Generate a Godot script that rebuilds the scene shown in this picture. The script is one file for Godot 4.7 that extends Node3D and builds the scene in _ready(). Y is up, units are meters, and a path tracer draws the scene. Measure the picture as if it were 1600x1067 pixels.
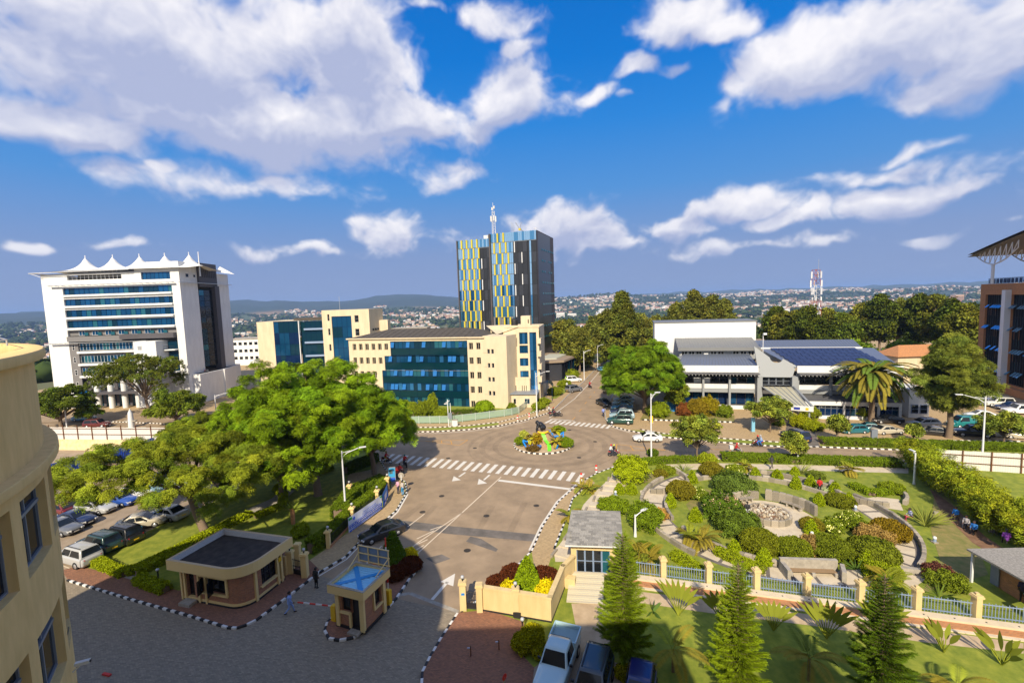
extends Node3D

var rng := RandomNumberGenerator.new()
var used := {}
var mats := {}
var shared := {}
var tex := {}


class Geo:
	var v := PackedVector3Array()
	var n := PackedVector3Array()
	var c := PackedColorArray()
	var col := Color(1, 1, 1)
	var x := Transform3D()

	func tri(a: Vector3, b: Vector3, d: Vector3) -> void:
		a = x * a
		b = x * b
		d = x * d
		var m := (b - a).cross(d - a).normalized()
		v.append(a); v.append(d); v.append(b)
		for i in 3:
			n.append(m); c.append(col)

	func tris(a: Vector3, b: Vector3, d: Vector3, na: Vector3, nb: Vector3, nd: Vector3) -> void:
		v.append(x * a); v.append(x * d); v.append(x * b)
		n.append((x.basis * na).normalized()); n.append((x.basis * nd).normalized()); n.append((x.basis * nb).normalized())
		for i in 3:
			c.append(col)

	func quad(a: Vector3, b: Vector3, d: Vector3, e: Vector3) -> void:
		tri(a, b, d)
		tri(a, d, e)

	func box(p: Vector3, s: Vector3) -> void:
		var h := s / 2.0
		var q := []
		for i in 8:
			q.append(p + Vector3(h.x if i & 1 else -h.x, h.y if i & 2 else -h.y, h.z if i & 4 else -h.z))
		quad(q[4], q[5], q[7], q[6])
		quad(q[1], q[0], q[2], q[3])
		quad(q[5], q[1], q[3], q[7])
		quad(q[0], q[4], q[6], q[2])
		quad(q[6], q[7], q[3], q[2])
		quad(q[0], q[1], q[5], q[4])
	func cbox(p: Vector3, s: Vector3, ch: float) -> void:
		var h := s / 2.0
		var lo := [Vector3(-h.x, -h.y, h.z), Vector3(h.x, -h.y, h.z), Vector3(h.x, -h.y, -h.z), Vector3(-h.x, -h.y, -h.z)]
		for i in 4:
			var j := (i + 1) % 4
			var a: Vector3 = lo[i]
			var b: Vector3 = lo[j]
			var up := Vector3(0, s.y - ch, 0)
			var ia := Vector3(a.x - signf(a.x) * ch, h.y, a.z - signf(a.z) * ch)
			var ib := Vector3(b.x - signf(b.x) * ch, h.y, b.z - signf(b.z) * ch)
			quad(p + a, p + b, p + b + up, p + a + up)
			quad(p + a + up, p + b + up, p + ib, p + ia)
		quad(p + Vector3(-h.x + ch, h.y, h.z - ch), p + Vector3(h.x - ch, h.y, h.z - ch), p + Vector3(h.x - ch, h.y, -h.z + ch), p + Vector3(-h.x + ch, h.y, -h.z + ch))
	func loft(rings: Array, closed := true) -> void:
		var m: int = rings.size()
		var k: int = rings[0].size()
		var nn := []
		for i in m:
			var row := PackedVector3Array()
			for j in k:
				var j0 := posmod(j - 1, k) if closed else maxi(j - 1, 0)
				var j1 := (j + 1) % k if closed else mini(j + 1, k - 1)
				var du: Vector3 = rings[i][j1] - rings[i][j0]
				var dv: Vector3 = rings[mini(i + 1, m - 1)][j] - rings[maxi(i - 1, 0)][j]
				var cr := du.cross(dv)
				row.append(cr.normalized() if cr.length_squared() > 1e-12 else Vector3.UP)
			nn.append(row)
		for i in m - 1:
			for j in (k if closed else k - 1):
				var j1 := (j + 1) % k
				tris(rings[i][j], rings[i][j1], rings[i + 1][j1], nn[i][j], nn[i][j1], nn[i + 1][j1])
				tris(rings[i][j], rings[i + 1][j1], rings[i + 1][j], nn[i][j], nn[i + 1][j1], nn[i + 1][j])

	func fan(ring: PackedVector3Array, flip := false) -> void:
		var mid := Vector3()
		for q in ring:
			mid += q
		mid /= ring.size()
		for j in ring.size():
			var j1 := (j + 1) % ring.size()
			if flip:
				tri(mid, ring[j1], ring[j])
			else:
				tri(mid, ring[j], ring[j1])

	func tube(pts: Array, radii: Array, seg := 6, caps := true) -> void:
		var rings := []
		var side := Vector3()
		for i in pts.size():
			var t: Vector3 = (pts[mini(i + 1, pts.size() - 1)] - pts[maxi(i - 1, 0)]).normalized()
			if i == 0:
				side = t.cross(Vector3.UP if absf(t.y) < 0.9 else Vector3.RIGHT).normalized()
			else:
				side = (side - t * side.dot(t)).normalized()
			var up := side.cross(t)
			var ring := PackedVector3Array()
			for j in seg:
				var a := TAU * j / seg
				ring.append(pts[i] + (side * cos(a) - up * sin(a)) * float(radii[i]))
			rings.append(ring)
		loft(rings)
		if caps:
			fan(rings[0], true)
			fan(rings[-1])

	func bar(a: Vector3, b: Vector3, r: float, seg := 6) -> void:
		tube([a, b], [r, r], seg)

	func lathe(prof: Array, seg := 16, mid := Vector3()) -> void:
		var rings := []
		for q in prof:
			var ring := PackedVector3Array()
			for j in seg:
				var a := TAU * j / seg
				ring.append(mid + Vector3(cos(a) * q.x, q.y, -sin(a) * q.x))
			rings.append(ring)
		loft(rings)

	func prism(poly: PackedVector2Array, y0: float, y1: float, sides := true) -> void:
		var idx := Geometry2D.triangulate_polygon(poly)
		for i in range(0, idx.size(), 3):
			var a := poly[idx[i]]
			var b := poly[idx[i + 1]]
			var d := poly[idx[i + 2]]
			if (b - a).cross(d - a) > 0.0:
				var s := b
				b = d
				d = s
			tri(Vector3(a.x, y1, a.y), Vector3(b.x, y1, b.y), Vector3(d.x, y1, d.y))
		if not sides:
			return
		var cw := Geometry2D.is_polygon_clockwise(poly)
		for i in poly.size():
			var a := poly[i]
			var b := poly[(i + 1) % poly.size()]
			if not cw:
				var s := a
				a = b
				b = s
			quad(Vector3(a.x, y0, a.y), Vector3(b.x, y0, b.y), Vector3(b.x, y1, b.y), Vector3(a.x, y1, a.y))
	func wall(w: float, h: float, holes: Array, depth: float, y0 := 0.0, x0 := 0.0) -> void:
		var ys := [y0, h]
		for r in holes:
			ys.append(r.position.y); ys.append(r.end.y)
		ys.sort()
		for i in ys.size() - 1:
			if ys[i + 1] - ys[i] < 0.001:
				continue
			var my: float = (ys[i] + ys[i + 1]) / 2.0
			var cuts := []
			for r in holes:
				if r.position.y < my and r.end.y > my:
					cuts.append([r.position.x, r.end.x])
			cuts.sort_custom(func(a, b): return a[0] < b[0])
			var at := x0
			for q in cuts + [[w, w]]:
				if q[0] - at > 0.001:
					quad(Vector3(at, ys[i], 0), Vector3(q[0], ys[i], 0), Vector3(q[0], ys[i + 1], 0), Vector3(at, ys[i + 1], 0))
				at = q[1]
		for r in holes:
			var a := Vector3(r.position.x, r.position.y, 0)
			var b := Vector3(r.end.x, r.position.y, 0)
			var d := Vector3(r.end.x, r.end.y, 0)
			var e := Vector3(r.position.x, r.end.y, 0)
			var k := Vector3(0, 0, -depth)
			quad(a + k, b + k, b, a)
			quad(e, d, d + k, e + k)
			quad(a + k, a, e, e + k)
			quad(b, b + k, d + k, d)

	func commit() -> ArrayMesh:
		var m := ArrayMesh.new()
		if v.is_empty():
			return m
		var arr := []
		arr.resize(Mesh.ARRAY_MAX)
		arr[Mesh.ARRAY_VERTEX] = v
		arr[Mesh.ARRAY_NORMAL] = n
		arr[Mesh.ARRAY_COLOR] = c
		m.add_surface_from_arrays(Mesh.PRIMITIVE_TRIANGLES, arr)
		return m


func V(x: float, y: float, z: float) -> Vector3:
	return Vector3(x, y, z)


func U(x: float, y: float) -> Vector2:
	return Vector2(x, y)


func numbered(called: String) -> String:
	if not used.has(called):
		used[called] = 0
		return called
	used[called] += 1
	return "%s_%03d" % [called,used[called]]

func tag(o: Node3D,label: String,category: String,group := "",kind := "") -> Node3D:
	if label: o.set_meta("label",label)
	if category: o.set_meta("category",category)
	if group: o.set_meta("group",group)
	if kind: o.set_meta("kind",kind)
	return o

func thing(called: String,label: String,category: String,at := Vector3.ZERO,turn := 0.0,group := "") -> Node3D:
	var o := Node3D.new()
	o.name = numbered(called)
	add_child(o)
	o.position = at
	o.rotation.y = turn
	return tag(o,label,category,group)

func obj(called: String,mesh,m: Material,parent: Node3D = self) -> MeshInstance3D:
	var o := MeshInstance3D.new()
	var names := {}
	if parent == self:
		o.name = numbered(called)
	else:
		var k: Dictionary = parent.get_meta("taken",{})
		if k.has(called):
			k[called] += 1
			o.name = "%s_%03d" % [called,k[called]]
		else:
			k[called] = 0
			o.name = called
		parent.set_meta("taken",k)
	o.mesh = mesh.commit() if mesh is Geo else mesh
	o.material_override = m
	parent.add_child(o,true)
	return o

func struct(called: String,mesh,m: Material,parent: Node3D = self) -> MeshInstance3D:
	var o := obj(called,mesh,m,parent)
	o.set_meta("kind","structure")
	return o

func unit() -> Mesh:
	if not shared.has("unit"):
		var g := Geo.new()
		g.box(Vector3.ZERO,Vector3.ONE)
		shared["unit"] = g.commit()
	return shared["unit"]
func bx(parent: Node3D,called: String,m: Material,at: Vector3,size: Vector3,turn := 0.0) -> MeshInstance3D:
	var o := obj(called,unit(),m,parent)
	o.transform = Transform3D(Basis(Vector3.UP,turn) * Basis.from_scale(size),at)
	return o

func lin(r: float,g: float,b: float) -> Color:
	return Color(r,g,b).linear_to_srgb()

func rnd(a: float,b: float) -> float:
	return rng.randf_range(a,b)

func plain(key: String,c: Color,rough := 0.7,metal := 0.0) -> StandardMaterial3D:
	if not mats.has(key):
		var m := StandardMaterial3D.new()
		m.resource_name = key
		m.albedo_color = c
		m.roughness = rough
		m.metallic = metal
		mats[key] = m
	return mats[key]

func noise_tex(c1: Color,c2: Color,freq: float,octaves := 5,gain := 0.55,size := 512,kind := 0) -> NoiseTexture2D:
	var f := FastNoiseLite.new()
	f.seed = 7 + tex.size()
	f.noise_type = FastNoiseLite.TYPE_SIMPLEX_SMOOTH if kind == 0 else FastNoiseLite.TYPE_CELLULAR
	f.frequency = freq
	f.fractal_type = FastNoiseLite.FRACTAL_FBM
	f.fractal_octaves = octaves
	f.fractal_gain = gain
	var t := NoiseTexture2D.new()
	t.width = size
	t.height = size
	t.seamless = true
	t.noise = f
	var r := Gradient.new()
	r.offsets = PackedFloat32Array([0.0,1.0])
	r.colors = PackedColorArray([c1,c2])
	t.color_ramp = r
	tex[tex.size()] = t
	return t
func grain(key: String,c1: Color,c2: Color,metres: float,rough := 0.9,freq := 0.008,octaves := 6,bump := 0.0,size := 512) -> StandardMaterial3D:
	if not mats.has(key):
		var m := StandardMaterial3D.new()
		m.resource_name = key
		m.albedo_texture = noise_tex(c1,c2,freq,octaves,0.62,size)
		m.uv1_triplanar = true
		m.uv1_world_triplanar = true
		m.uv1_scale = Vector3.ONE / metres
		m.roughness = rough
		if bump > 0.0:
			m.heightmap_enabled = true
			m.heightmap_scale = bump
			m.heightmap_texture = m.albedo_texture
		mats[key] = m
	return mats[key]
func blocks(key: String,a: Color,b: Color,joint: Color,bw: int,bh: int,gap: int,metres: float,seed_n: int,rough := 0.9) -> StandardMaterial3D:
	if mats.has(key):
		return mats[key]
	var r := RandomNumberGenerator.new()
	r.seed = seed_n
	var s := 512
	var im := Image.create(s,s,false,Image.FORMAT_RGB8)
	im.fill(joint)
	var row := 0
	for y in range(0,s,bh):
		var off := (bw / 2) if row % 2 else 0
		for x in range(0,s,bw):
			var t := r.randf()
			var c := a.lerp(b,t * t)
			c = c.darkened(r.randf() * 0.12)
			var px := (x + off) % s
			im.fill_rect(Rect2i(px,y,mini(bw - gap,s - px),bh - gap),c)
			if px + bw - gap > s:
				im.fill_rect(Rect2i(0,y,px + bw - gap - s,bh - gap),c)
		row += 1
	var m := StandardMaterial3D.new()
	m.resource_name = key
	m.albedo_texture = ImageTexture.create_from_image(im)
	m.uv1_triplanar = true
	m.uv1_world_triplanar = true
	m.uv1_triplanar_sharpness = 8.0
	m.uv1_scale = Vector3.ONE / metres
	m.roughness = rough
	mats[key] = m
	return m

func leafy(key: String,c: Color,back := 0.35) -> StandardMaterial3D:
	if not mats.has(key):
		var m := StandardMaterial3D.new()
		m.resource_name = key
		m.albedo_color = c
		m.vertex_color_use_as_albedo = true
		m.roughness = 0.8
		m.metallic_specular = 0.15
		m.cull_mode = BaseMaterial3D.CULL_DISABLED
		m.backlight_enabled = true
		m.backlight = Color(back,back,back * 0.4)
		mats[key] = m
	return mats[key]

func paint(key: String,c: Color) -> StandardMaterial3D:
	if not mats.has(key):
		var m := plain(key,c,0.35,0.0)
		m.clearcoat_enabled = true
		m.clearcoat = 1.0
		m.clearcoat_roughness = 0.06
	return mats[key]
var cloud_noise := FastNoiseLite.new()
var wisp_noise := FastNoiseLite.new()
var warp_noise := FastNoiseLite.new()
var puff_noise := FastNoiseLite.new()
var banks := [
	[-32.8,26.0,17.8,6.0,1.0],[-41.9,22.7,8.1,5.2,0.8],[-25.9,19.6,16.1,4.5,1.0],[-42.1,16.4,6.4,2.3,1.0],[-16.7,27.0,6.6,6.7,1.0],[-12.8,21.6,6.6,3.5,0.95],
	[-38.1,19.8,2.9,2.1,0.8],[-32.3,13.1,15.7,2.1,0.56],[-7.6,20.5,4.2,3.3,0.75],[1.0,22.7,5.8,3.3,0.95],[-3.8,19.9,4.6,3.6,0.8],[-5.6,15.1,4.8,2.7,0.7],
	[-10.7,31.4,3.7,1.0,0.75],[-1.8,30.3,4.6,2.3,0.75],[1.8,27.5,2.3,1.5,0.62],[20.2,28.3,4.2,2.6,0.85],[25.1,26.2,3.9,1.8,0.88],[32.7,22.1,6.3,4.0,1.0],
	[39.5,21.4,10.2,4.4,1.1],[45.0,17.7,6.2,3.2,1.0],[25.8,21.7,2.0,2.4,0.68],[16.0,24.6,2.6,1.3,0.66],[10.9,22.4,3.1,1.0,0.66],[21.2,23.8,2.1,0.7,0.6],
	[14.4,21.8,1.6,0.6,0.55],[24.2,20.4,1.2,1.0,0.55],[6.8,8.4,5.8,3.2,1.05],[11.4,6.1,4.3,1.2,0.85],[-14.6,8.8,3.7,2.5,1.0],[-23.6,6.8,5.0,1.1,0.85],
	[-28.4,6.4,3.2,1.0,0.85],[-7.5,8.0,7.7,2.0,0.5],[26.2,9.1,5.4,1.8,0.95],[30.2,7.4,3.6,1.2,0.85],[34.1,8.1,2.3,1.3,0.9],[39.9,8.3,6.3,1.4,0.9],
	[44.2,8.3,3.5,1.1,0.85],[20.2,7.6,5.2,1.4,0.8],[26.2,5.2,7.4,1.0,0.75],[35.0,5.1,3.3,0.9,0.66],[34.9,10.7,12.8,1.2,0.55],[41.1,12.4,4.2,0.9,0.6],
	[46.1,9.9,4.9,2.1,0.52],[-39.9,6.4,3.5,0.8,0.72],[-45.4,6.1,1.2,0.6,0.66],[47.2,4.8,1.5,0.7,0.7],[42.3,4.7,2.0,0.6,0.6],[-35.9,14.0,1.6,0.9,0.8],
]
var extra_banks := []
func heap(q: Vector3,low: float) -> float:
	var far := q * 2.2 + V(90,0,0)
	var a := lerpf(cloud_noise.get_noise_3dv(q),cloud_noise.get_noise_3dv(far),low)
	var b := lerpf(puff_noise.get_noise_3dv(q),puff_noise.get_noise_3dv(far),low)
	return a * 0.7 - (b + 0.45) * 0.55

func bank_sum(az: float,el: float) -> float:
	var m := 0.0
	for b in banks:
		var da: float = absf(az - b[0])
		if da > 2.4 * b[2]:
			continue
		var de: float = el - b[1]
		if absf(de) > 2.4 * b[3]:
			continue
		if de < 0.0:
			de *= 1.25
		var q: float = (da / b[2]) ** 2 + (de / b[3]) ** 2
		m = maxf(m,b[4] * exp(-0.75 * q)) + 0.12 * b[4] * exp(-0.75 * q)
	for b in extra_banks:
		var da2: float = absf(wrapf(az - b[0],-180.0,180.0))
		if da2 > 2.2 * b[2] or absf(el - b[1]) > 2.2 * b[3]:
			continue
		m = maxf(m,b[4] * exp(-0.75 * ((da2 / b[2]) ** 2 + ((el - b[1]) / b[3]) ** 2)))
	return m

func sky_at(az: float,el: float) -> Color:
	var a := deg_to_rad(az)
	var e := deg_to_rad(maxf(el,0.0))
	var d := V(sin(a) * cos(e),sin(e),-cos(a) * cos(e))
	var t := clampf(el / 36.0,0.0,1.0)
	var c := Color(0.185,0.262,0.43)
	var stops := [[0.0,Color(0.215,0.27,0.43)],[0.16,Color(0.175,0.255,0.45)],[0.36,Color(0.068,0.225,0.52)],[0.56,Color(0.020,0.182,0.53)],[0.74,Color(0.004,0.142,0.49)],[1.0,Color(0.002,0.108,0.42)]]
	for i in 5:
		if t >= stops[i][0] and t <= stops[i + 1][0]:
			c = stops[i][1].lerp(stops[i + 1][1],(t - stops[i][0]) / (stops[i + 1][0] - stops[i][0]))
	var toward := clampf(-d.z * -1.0,-1.0,1.0)
	c = c.lerp(Color(0.56,0.58,0.61),0.72 * smoothstep(-0.35,0.75,toward))  # unseen sky behind the camera, whitened and brightened to lift the shadows
	if el < 0.0:
		return c
	var low := 1.0 - smoothstep(4.0,20.0,el)
	var q := V(az,el * 1.25,0.0)
	if absf(az) > 70.0 or el > 50.0:
		q = d * 57.0
	var w := V(warp_noise.get_noise_3dv(q),warp_noise.get_noise_3dv(q + V(31,70,3)),0.0)
	q += w * 1.3
	var waz := az + w.x * 2.0
	var wel := el + w.y * 1.5
	var m := bank_sum(waz,wel)
	if m < 0.04:
		return c
	var f := heap(q,low)
	var fine := wisp_noise.get_noise_3dv(q)
	var raw := m + f * 0.8 + fine * 0.10 - 0.06
	var dens := smoothstep(0.27,0.78,raw) ** 1.2
	if dens <= 0.001:
		return c
	var step := clampf(0.16 * el,0.8,3.2)
	var qa := q + V(0,step * 1.25,0)
	var above := bank_sum(waz,wel + step) + heap(qa,low) * 0.8
	var big := warp_noise.get_noise_3dv(q * 0.7 + V(7,7,7))
	var lit := clampf(0.55 - 0.46 * smoothstep(0.35,1.2,above) + 0.5 * (raw - above) + fine * 0.16 + big * 0.34,0.0,1.0)
	var shade := Color(0.34,0.375,0.53).lerp(Color(0.76,0.74,0.755),lit)
	shade = shade.lerp(c,clampf(0.55 - el / 15.0,0.0,0.5))
	return c.lerp(shade,dens * 0.96)

func make_sky() -> ImageTexture:
	cloud_noise.seed = 21
	cloud_noise.noise_type = FastNoiseLite.TYPE_SIMPLEX_SMOOTH
	cloud_noise.frequency = 0.075
	cloud_noise.fractal_octaves = 6
	cloud_noise.fractal_gain = 0.57
	puff_noise.seed = 8
	puff_noise.noise_type = FastNoiseLite.TYPE_CELLULAR
	puff_noise.cellular_return_type = FastNoiseLite.RETURN_DISTANCE
	puff_noise.frequency = 0.16
	puff_noise.fractal_octaves = 4
	puff_noise.fractal_gain = 0.5
	wisp_noise.seed = 5
	wisp_noise.frequency = 0.45
	wisp_noise.fractal_octaves = 3
	wisp_noise.fractal_gain = 0.6
	warp_noise.seed = 9
	warp_noise.frequency = 0.11
	warp_noise.fractal_octaves = 3
	var r := RandomNumberGenerator.new()
	r.seed = 77
	for i in 46:
		var az := r.randf_range(58.0,302.0)
		var el := 4.0 + 58.0 * r.randf() ** 1.4
		extra_banks.append([wrapf(az,-180.0,180.0),el,r.randf_range(7.0,22.0),r.randf_range(2.0,7.0),r.randf_range(0.6,1.0)])
	for i in 16:
		extra_banks.append([r.randf_range(-60.0,60.0),r.randf_range(44.0,80.0),r.randf_range(12.0,30.0),r.randf_range(4.0,8.0),r.randf_range(0.6,1.0)])
	var lw := 1024
	var low := Image.create(lw,lw / 2,false,Image.FORMAT_RGBF)
	for y in lw / 2:
		var el := 90.0 - (y + 0.5) * 360.0 / lw
		for x in lw:
			if el < 0.0 or (el > 60.0 and x % 2 == 1):
				low.set_pixel(x,y,sky_at(0.0,-1.0) if el < 0.0 else low.get_pixel(x - 1,y))
				continue
			low.set_pixel(x,y,sky_at((x + 0.5) * 360.0 / lw - 180.0,el))
	var big := 4096
	low.resize(big,big / 2,Image.INTERPOLATE_CUBIC)
	var x0 := int((180.0 - 53.0) / 360.0 * big)
	var x1 := int((180.0 + 53.0) / 360.0 * big)
	var y0 := int((90.0 - 35.0) / 360.0 * big)
	var y1 := int(90.0 / 360.0 * big)
	for y in range(y0,y1):
		var el := 90.0 - (y + 0.5) * 360.0 / big
		for x in range(x0,x1):
			low.set_pixel(x,y,sky_at((x + 0.5) * 360.0 / big - 180.0,el))
	var turned := Image.create(big,big / 2,false,Image.FORMAT_RGBF)
	turned.blit_rect(low,Rect2i(big / 2,0,big / 2,big / 2),Vector2i.ZERO)
	turned.blit_rect(low,Rect2i(0,0,big / 2,big / 2),Vector2i(big / 2,0))
	return ImageTexture.create_from_image(turned)

func _ready() -> void:
	rng.seed = 4711
	var cam := Camera3D.new()
	cam.name = "camera"
	cam.fov = 73.76
	cam.near = 0.1
	cam.far = 30000.0
	add_child(cam)
	var fw := V(0,-sin(deg_to_rad(5.0)),-cos(deg_to_rad(5.0)))
	var rl := deg_to_rad(1.9)
	var up0 := V(0,cos(deg_to_rad(5.0)),-sin(deg_to_rad(5.0)))
	var ri := Vector3.RIGHT * cos(rl) - up0 * sin(rl)
	cam.transform = Transform3D(Basis(ri,up0 * cos(rl) + Vector3.RIGHT * sin(rl),-fw),V(0,23,0))
	cam.current = true

	var env := Environment.new()
	env.background_mode = Environment.BG_SKY
	var sky_mat := PanoramaSkyMaterial.new()
	sky_mat.panorama = make_sky()
	env.sky = Sky.new()
	env.sky.sky_material = sky_mat
	env.tonemap_mode = Environment.TONE_MAPPER_LINEAR
	env.tonemap_exposure = 1.36
	env.fog_enabled = true
	env.fog_density = 0.000095
	env.fog_light_color = Color(0.62,0.77,1.0)
	env.sdfgi_enabled = true
	env.ssao_enabled = true
	env.ssil_enabled = true
	var around := WorldEnvironment.new()
	around.name = "environment"
	around.environment = env
	add_child(around)

	var sun := DirectionalLight3D.new()
	sun.name = "sun"
	sun.light_energy = 1.6
	sun.light_color = Color(1.0,0.94,0.83)
	sun.light_angular_distance = 0.5
	sun.shadow_enabled = true
	add_child(sun)
	var el := deg_to_rad(37.5)
	var az := deg_to_rad(9.0)
	var ray := V(sin(az) * cos(el),-sin(el),-cos(az) * cos(el))
	sun.look_at_from_position(V(0,60,0),V(0,60,0) + ray)

	make_materials()
	terrain()
	ground()
	own_building()
	hotel()
	cream_offices()
	dark_tower()
	hall()
	brick_block()
	far_blocks()
	guard_house()
	booth()
	garden_house()
	pavilion()
	fences()
	garden()
	roundabout()
	trees()
	shrubs()
	vehicles()
	street_things()
	people()
	city()

func make_materials() -> void:
	grain("asphalt",lin(0.225,0.165,0.105),lin(0.365,0.268,0.172),23.0,0.85,0.006,7,0.0,1024)
	grain("old_asphalt",lin(0.09,0.08,0.07),lin(0.19,0.165,0.145),9.0,0.88)
	blocks("forecourt",lin(0.27,0.222,0.16),lin(0.34,0.28,0.20),lin(0.15,0.125,0.09),32,16,2,3.2,3)
	blocks("tan_paving",lin(0.50,0.36,0.19),lin(0.40,0.285,0.15),lin(0.26,0.18,0.1),32,16,2,3.2,4)
	blocks("red_paving",lin(0.32,0.145,0.08),lin(0.22,0.105,0.065),lin(0.12,0.07,0.05),26,13,2,3.2,5)
	blocks("brick",lin(0.44,0.17,0.08),lin(0.29,0.125,0.07),lin(0.32,0.25,0.18),32,11,2,3.2,6)
	blocks("orange_brick",lin(0.52,0.215,0.075),lin(0.40,0.17,0.07),lin(0.36,0.23,0.13),32,11,2,4.0,8)
	grain("grass",lin(0.115,0.16,0.010),lin(0.28,0.295,0.032),7.0,0.95,0.012,6,3.0)
	grain("dry_grass",lin(0.13,0.15,0.03),lin(0.30,0.22,0.085),6.0,0.95,0.012,6,2.0)
	grain("soil",lin(0.13,0.065,0.032),lin(0.26,0.15,0.085),4.0,0.95)
	grain("dirt",lin(0.36,0.26,0.155),lin(0.56,0.43,0.28),8.0,0.95)
	grain("lot",lin(0.24,0.185,0.13),lin(0.36,0.285,0.21),8.0,0.9)
	grain("stone",lin(0.16,0.14,0.11),lin(0.42,0.36,0.28),1.6,0.95,0.02,5,2.0)
	grain("concrete",lin(0.24,0.215,0.18),lin(0.42,0.385,0.33),3.0,0.9)
	grain("terrazzo",lin(0.46,0.385,0.28),lin(0.60,0.52,0.39),5.0,0.8)
	grain("beige_wall",lin(0.62,0.42,0.16),lin(0.82,0.57,0.25),4.5,0.9,0.012,6,0.6)
	grain("cream_wall",lin(0.53,0.44,0.305),lin(0.66,0.555,0.395),9.0,0.85)
	grain("gate_cream",lin(0.56,0.42,0.20),lin(0.68,0.53,0.28),5.0,0.85)
	grain("white_wall",lin(0.58,0.59,0.60),lin(0.70,0.71,0.72),9.0,0.8)
	grain("roof_dark",lin(0.045,0.038,0.032),lin(0.09,0.078,0.066),5.0,0.9)
	grain("felt",lin(0.022,0.018,0.016),lin(0.06,0.048,0.04),4.0,0.95)
	grain("shingle",lin(0.16,0.15,0.135),lin(0.36,0.34,0.31),2.0,0.95,0.02)
	grain("bark",lin(0.10,0.07,0.045),lin(0.27,0.20,0.14),0.9,0.95,0.02,5,2.0)
	for k in ["beige_wall","cream_wall","white_wall","gate_cream"]:
		var wm: StandardMaterial3D = mats[k]
		wm.uv1_scale = wm.uv1_scale * V(1.6,0.35,1.6)
	plain("white_paint",lin(0.66,0.65,0.63),0.6)
	plain("black_paint",lin(0.018,0.018,0.02),0.6)
	plain("road_white",lin(0.62,0.59,0.53),0.75)
	plain("road_cream",lin(0.62,0.52,0.40),0.8)
	plain("road_yellow",lin(0.52,0.26,0.04),0.8)
	plain("steel",lin(0.55,0.56,0.58),0.35,0.6)
	plain("pole_white",lin(0.66,0.67,0.70),0.45)
	plain("dark_metal",lin(0.03,0.03,0.035),0.5,0.3)
	plain("grey_metal",lin(0.22,0.25,0.30),0.5,0.2)
	plain("rubber",lin(0.015,0.015,0.016),0.9)
	plain("tint",lin(0.012,0.016,0.02),0.06)
	plain("blue_frame",lin(0.22,0.30,0.46),0.5,0.1)
	plain("blue_paint",lin(0.005,0.20,0.62),0.5)
	plain("red_paint",lin(0.60,0.03,0.02),0.5)
	plain("yellow_paint",lin(0.78,0.48,0.01),0.5)
	plain("green_paint",lin(0.12,0.55,0.02),0.5)
	plain("glass_blue",lin(0.010,0.085,0.21),0.07,0.55)
	plain("glass_deep",lin(0.006,0.045,0.085),0.06,0.5)
	plain("glass_mid",lin(0.012,0.11,0.27),0.09,0.6)
	plain("glass_bright",lin(0.05,0.26,0.62),0.12,0.7)
	plain("glass_spandrel",lin(0.004,0.040,0.060),0.10,0.4)
	plain("glass_navy",lin(0.006,0.03,0.11),0.08,0.5)
	plain("glass_teal",lin(0.03,0.16,0.22),0.1,0.5)
	plain("glass_sky",lin(0.42,0.68,0.90),0.08,0.85)
	plain("glass_sky_deep",lin(0.14,0.40,0.66),0.08,0.85)
	plain("glass_dark",lin(0.010,0.012,0.016),0.06)
	plain("curtain",lin(0.50,0.42,0.30),0.9)

func land(x: float,z: float) -> float:
	var d := sqrt(x * x + z * z)
	var az := rad_to_deg(atan2(x,-z))
	var st := [[0.0,-0.3],[225.0,-0.3],[300.0,-7.0],[420.0,-20.0],[700.0,-42.0],[1000.0,-60.0],[2000.0,-76.0],[3000.0,-60.0],[4000.0,-30.0],[5000.0,-4.0],[6200.0,20.0],[7600.0,30.0],[9200.0,82.0],[12500.0,60.0]]
	var h := -0.3
	for i in st.size() - 1:
		if d >= st[i][0] and d <= st[i + 1][0]:
			var t: float = (d - st[i][0]) / (st[i + 1][0] - st[i][0])
			h = lerpf(st[i][1],st[i + 1][1],t * t * (3.0 - 2.0 * t) * 0.5 + t * 0.5)
	var far := smoothstep(400.0,1500.0,d)
	h += far * 16.0 * warp_noise.get_noise_2d(x * 0.0165,z * 0.0165) * (1.0 + d / 4000.0)
	var hill := func(a: float,wa: float,r: float,wr: float,up: float) -> float: return up * exp(-((az - a) / wa) ** 2 - ((d - r) / wr) ** 2)
	h += hill.call(-12.0,7.0,6000.0,1500.0,128.0) + hill.call(-30.0,11.0,6200.0,1500.0,112.0) + hill.call(-46.0,8.0,6000.0,1500.0,20.0)
	h += hill.call(11.0,8.0,4600.0,900.0,62.0) + hill.call(34.0,14.0,5400.0,900.0,16.0)
	return h

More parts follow.
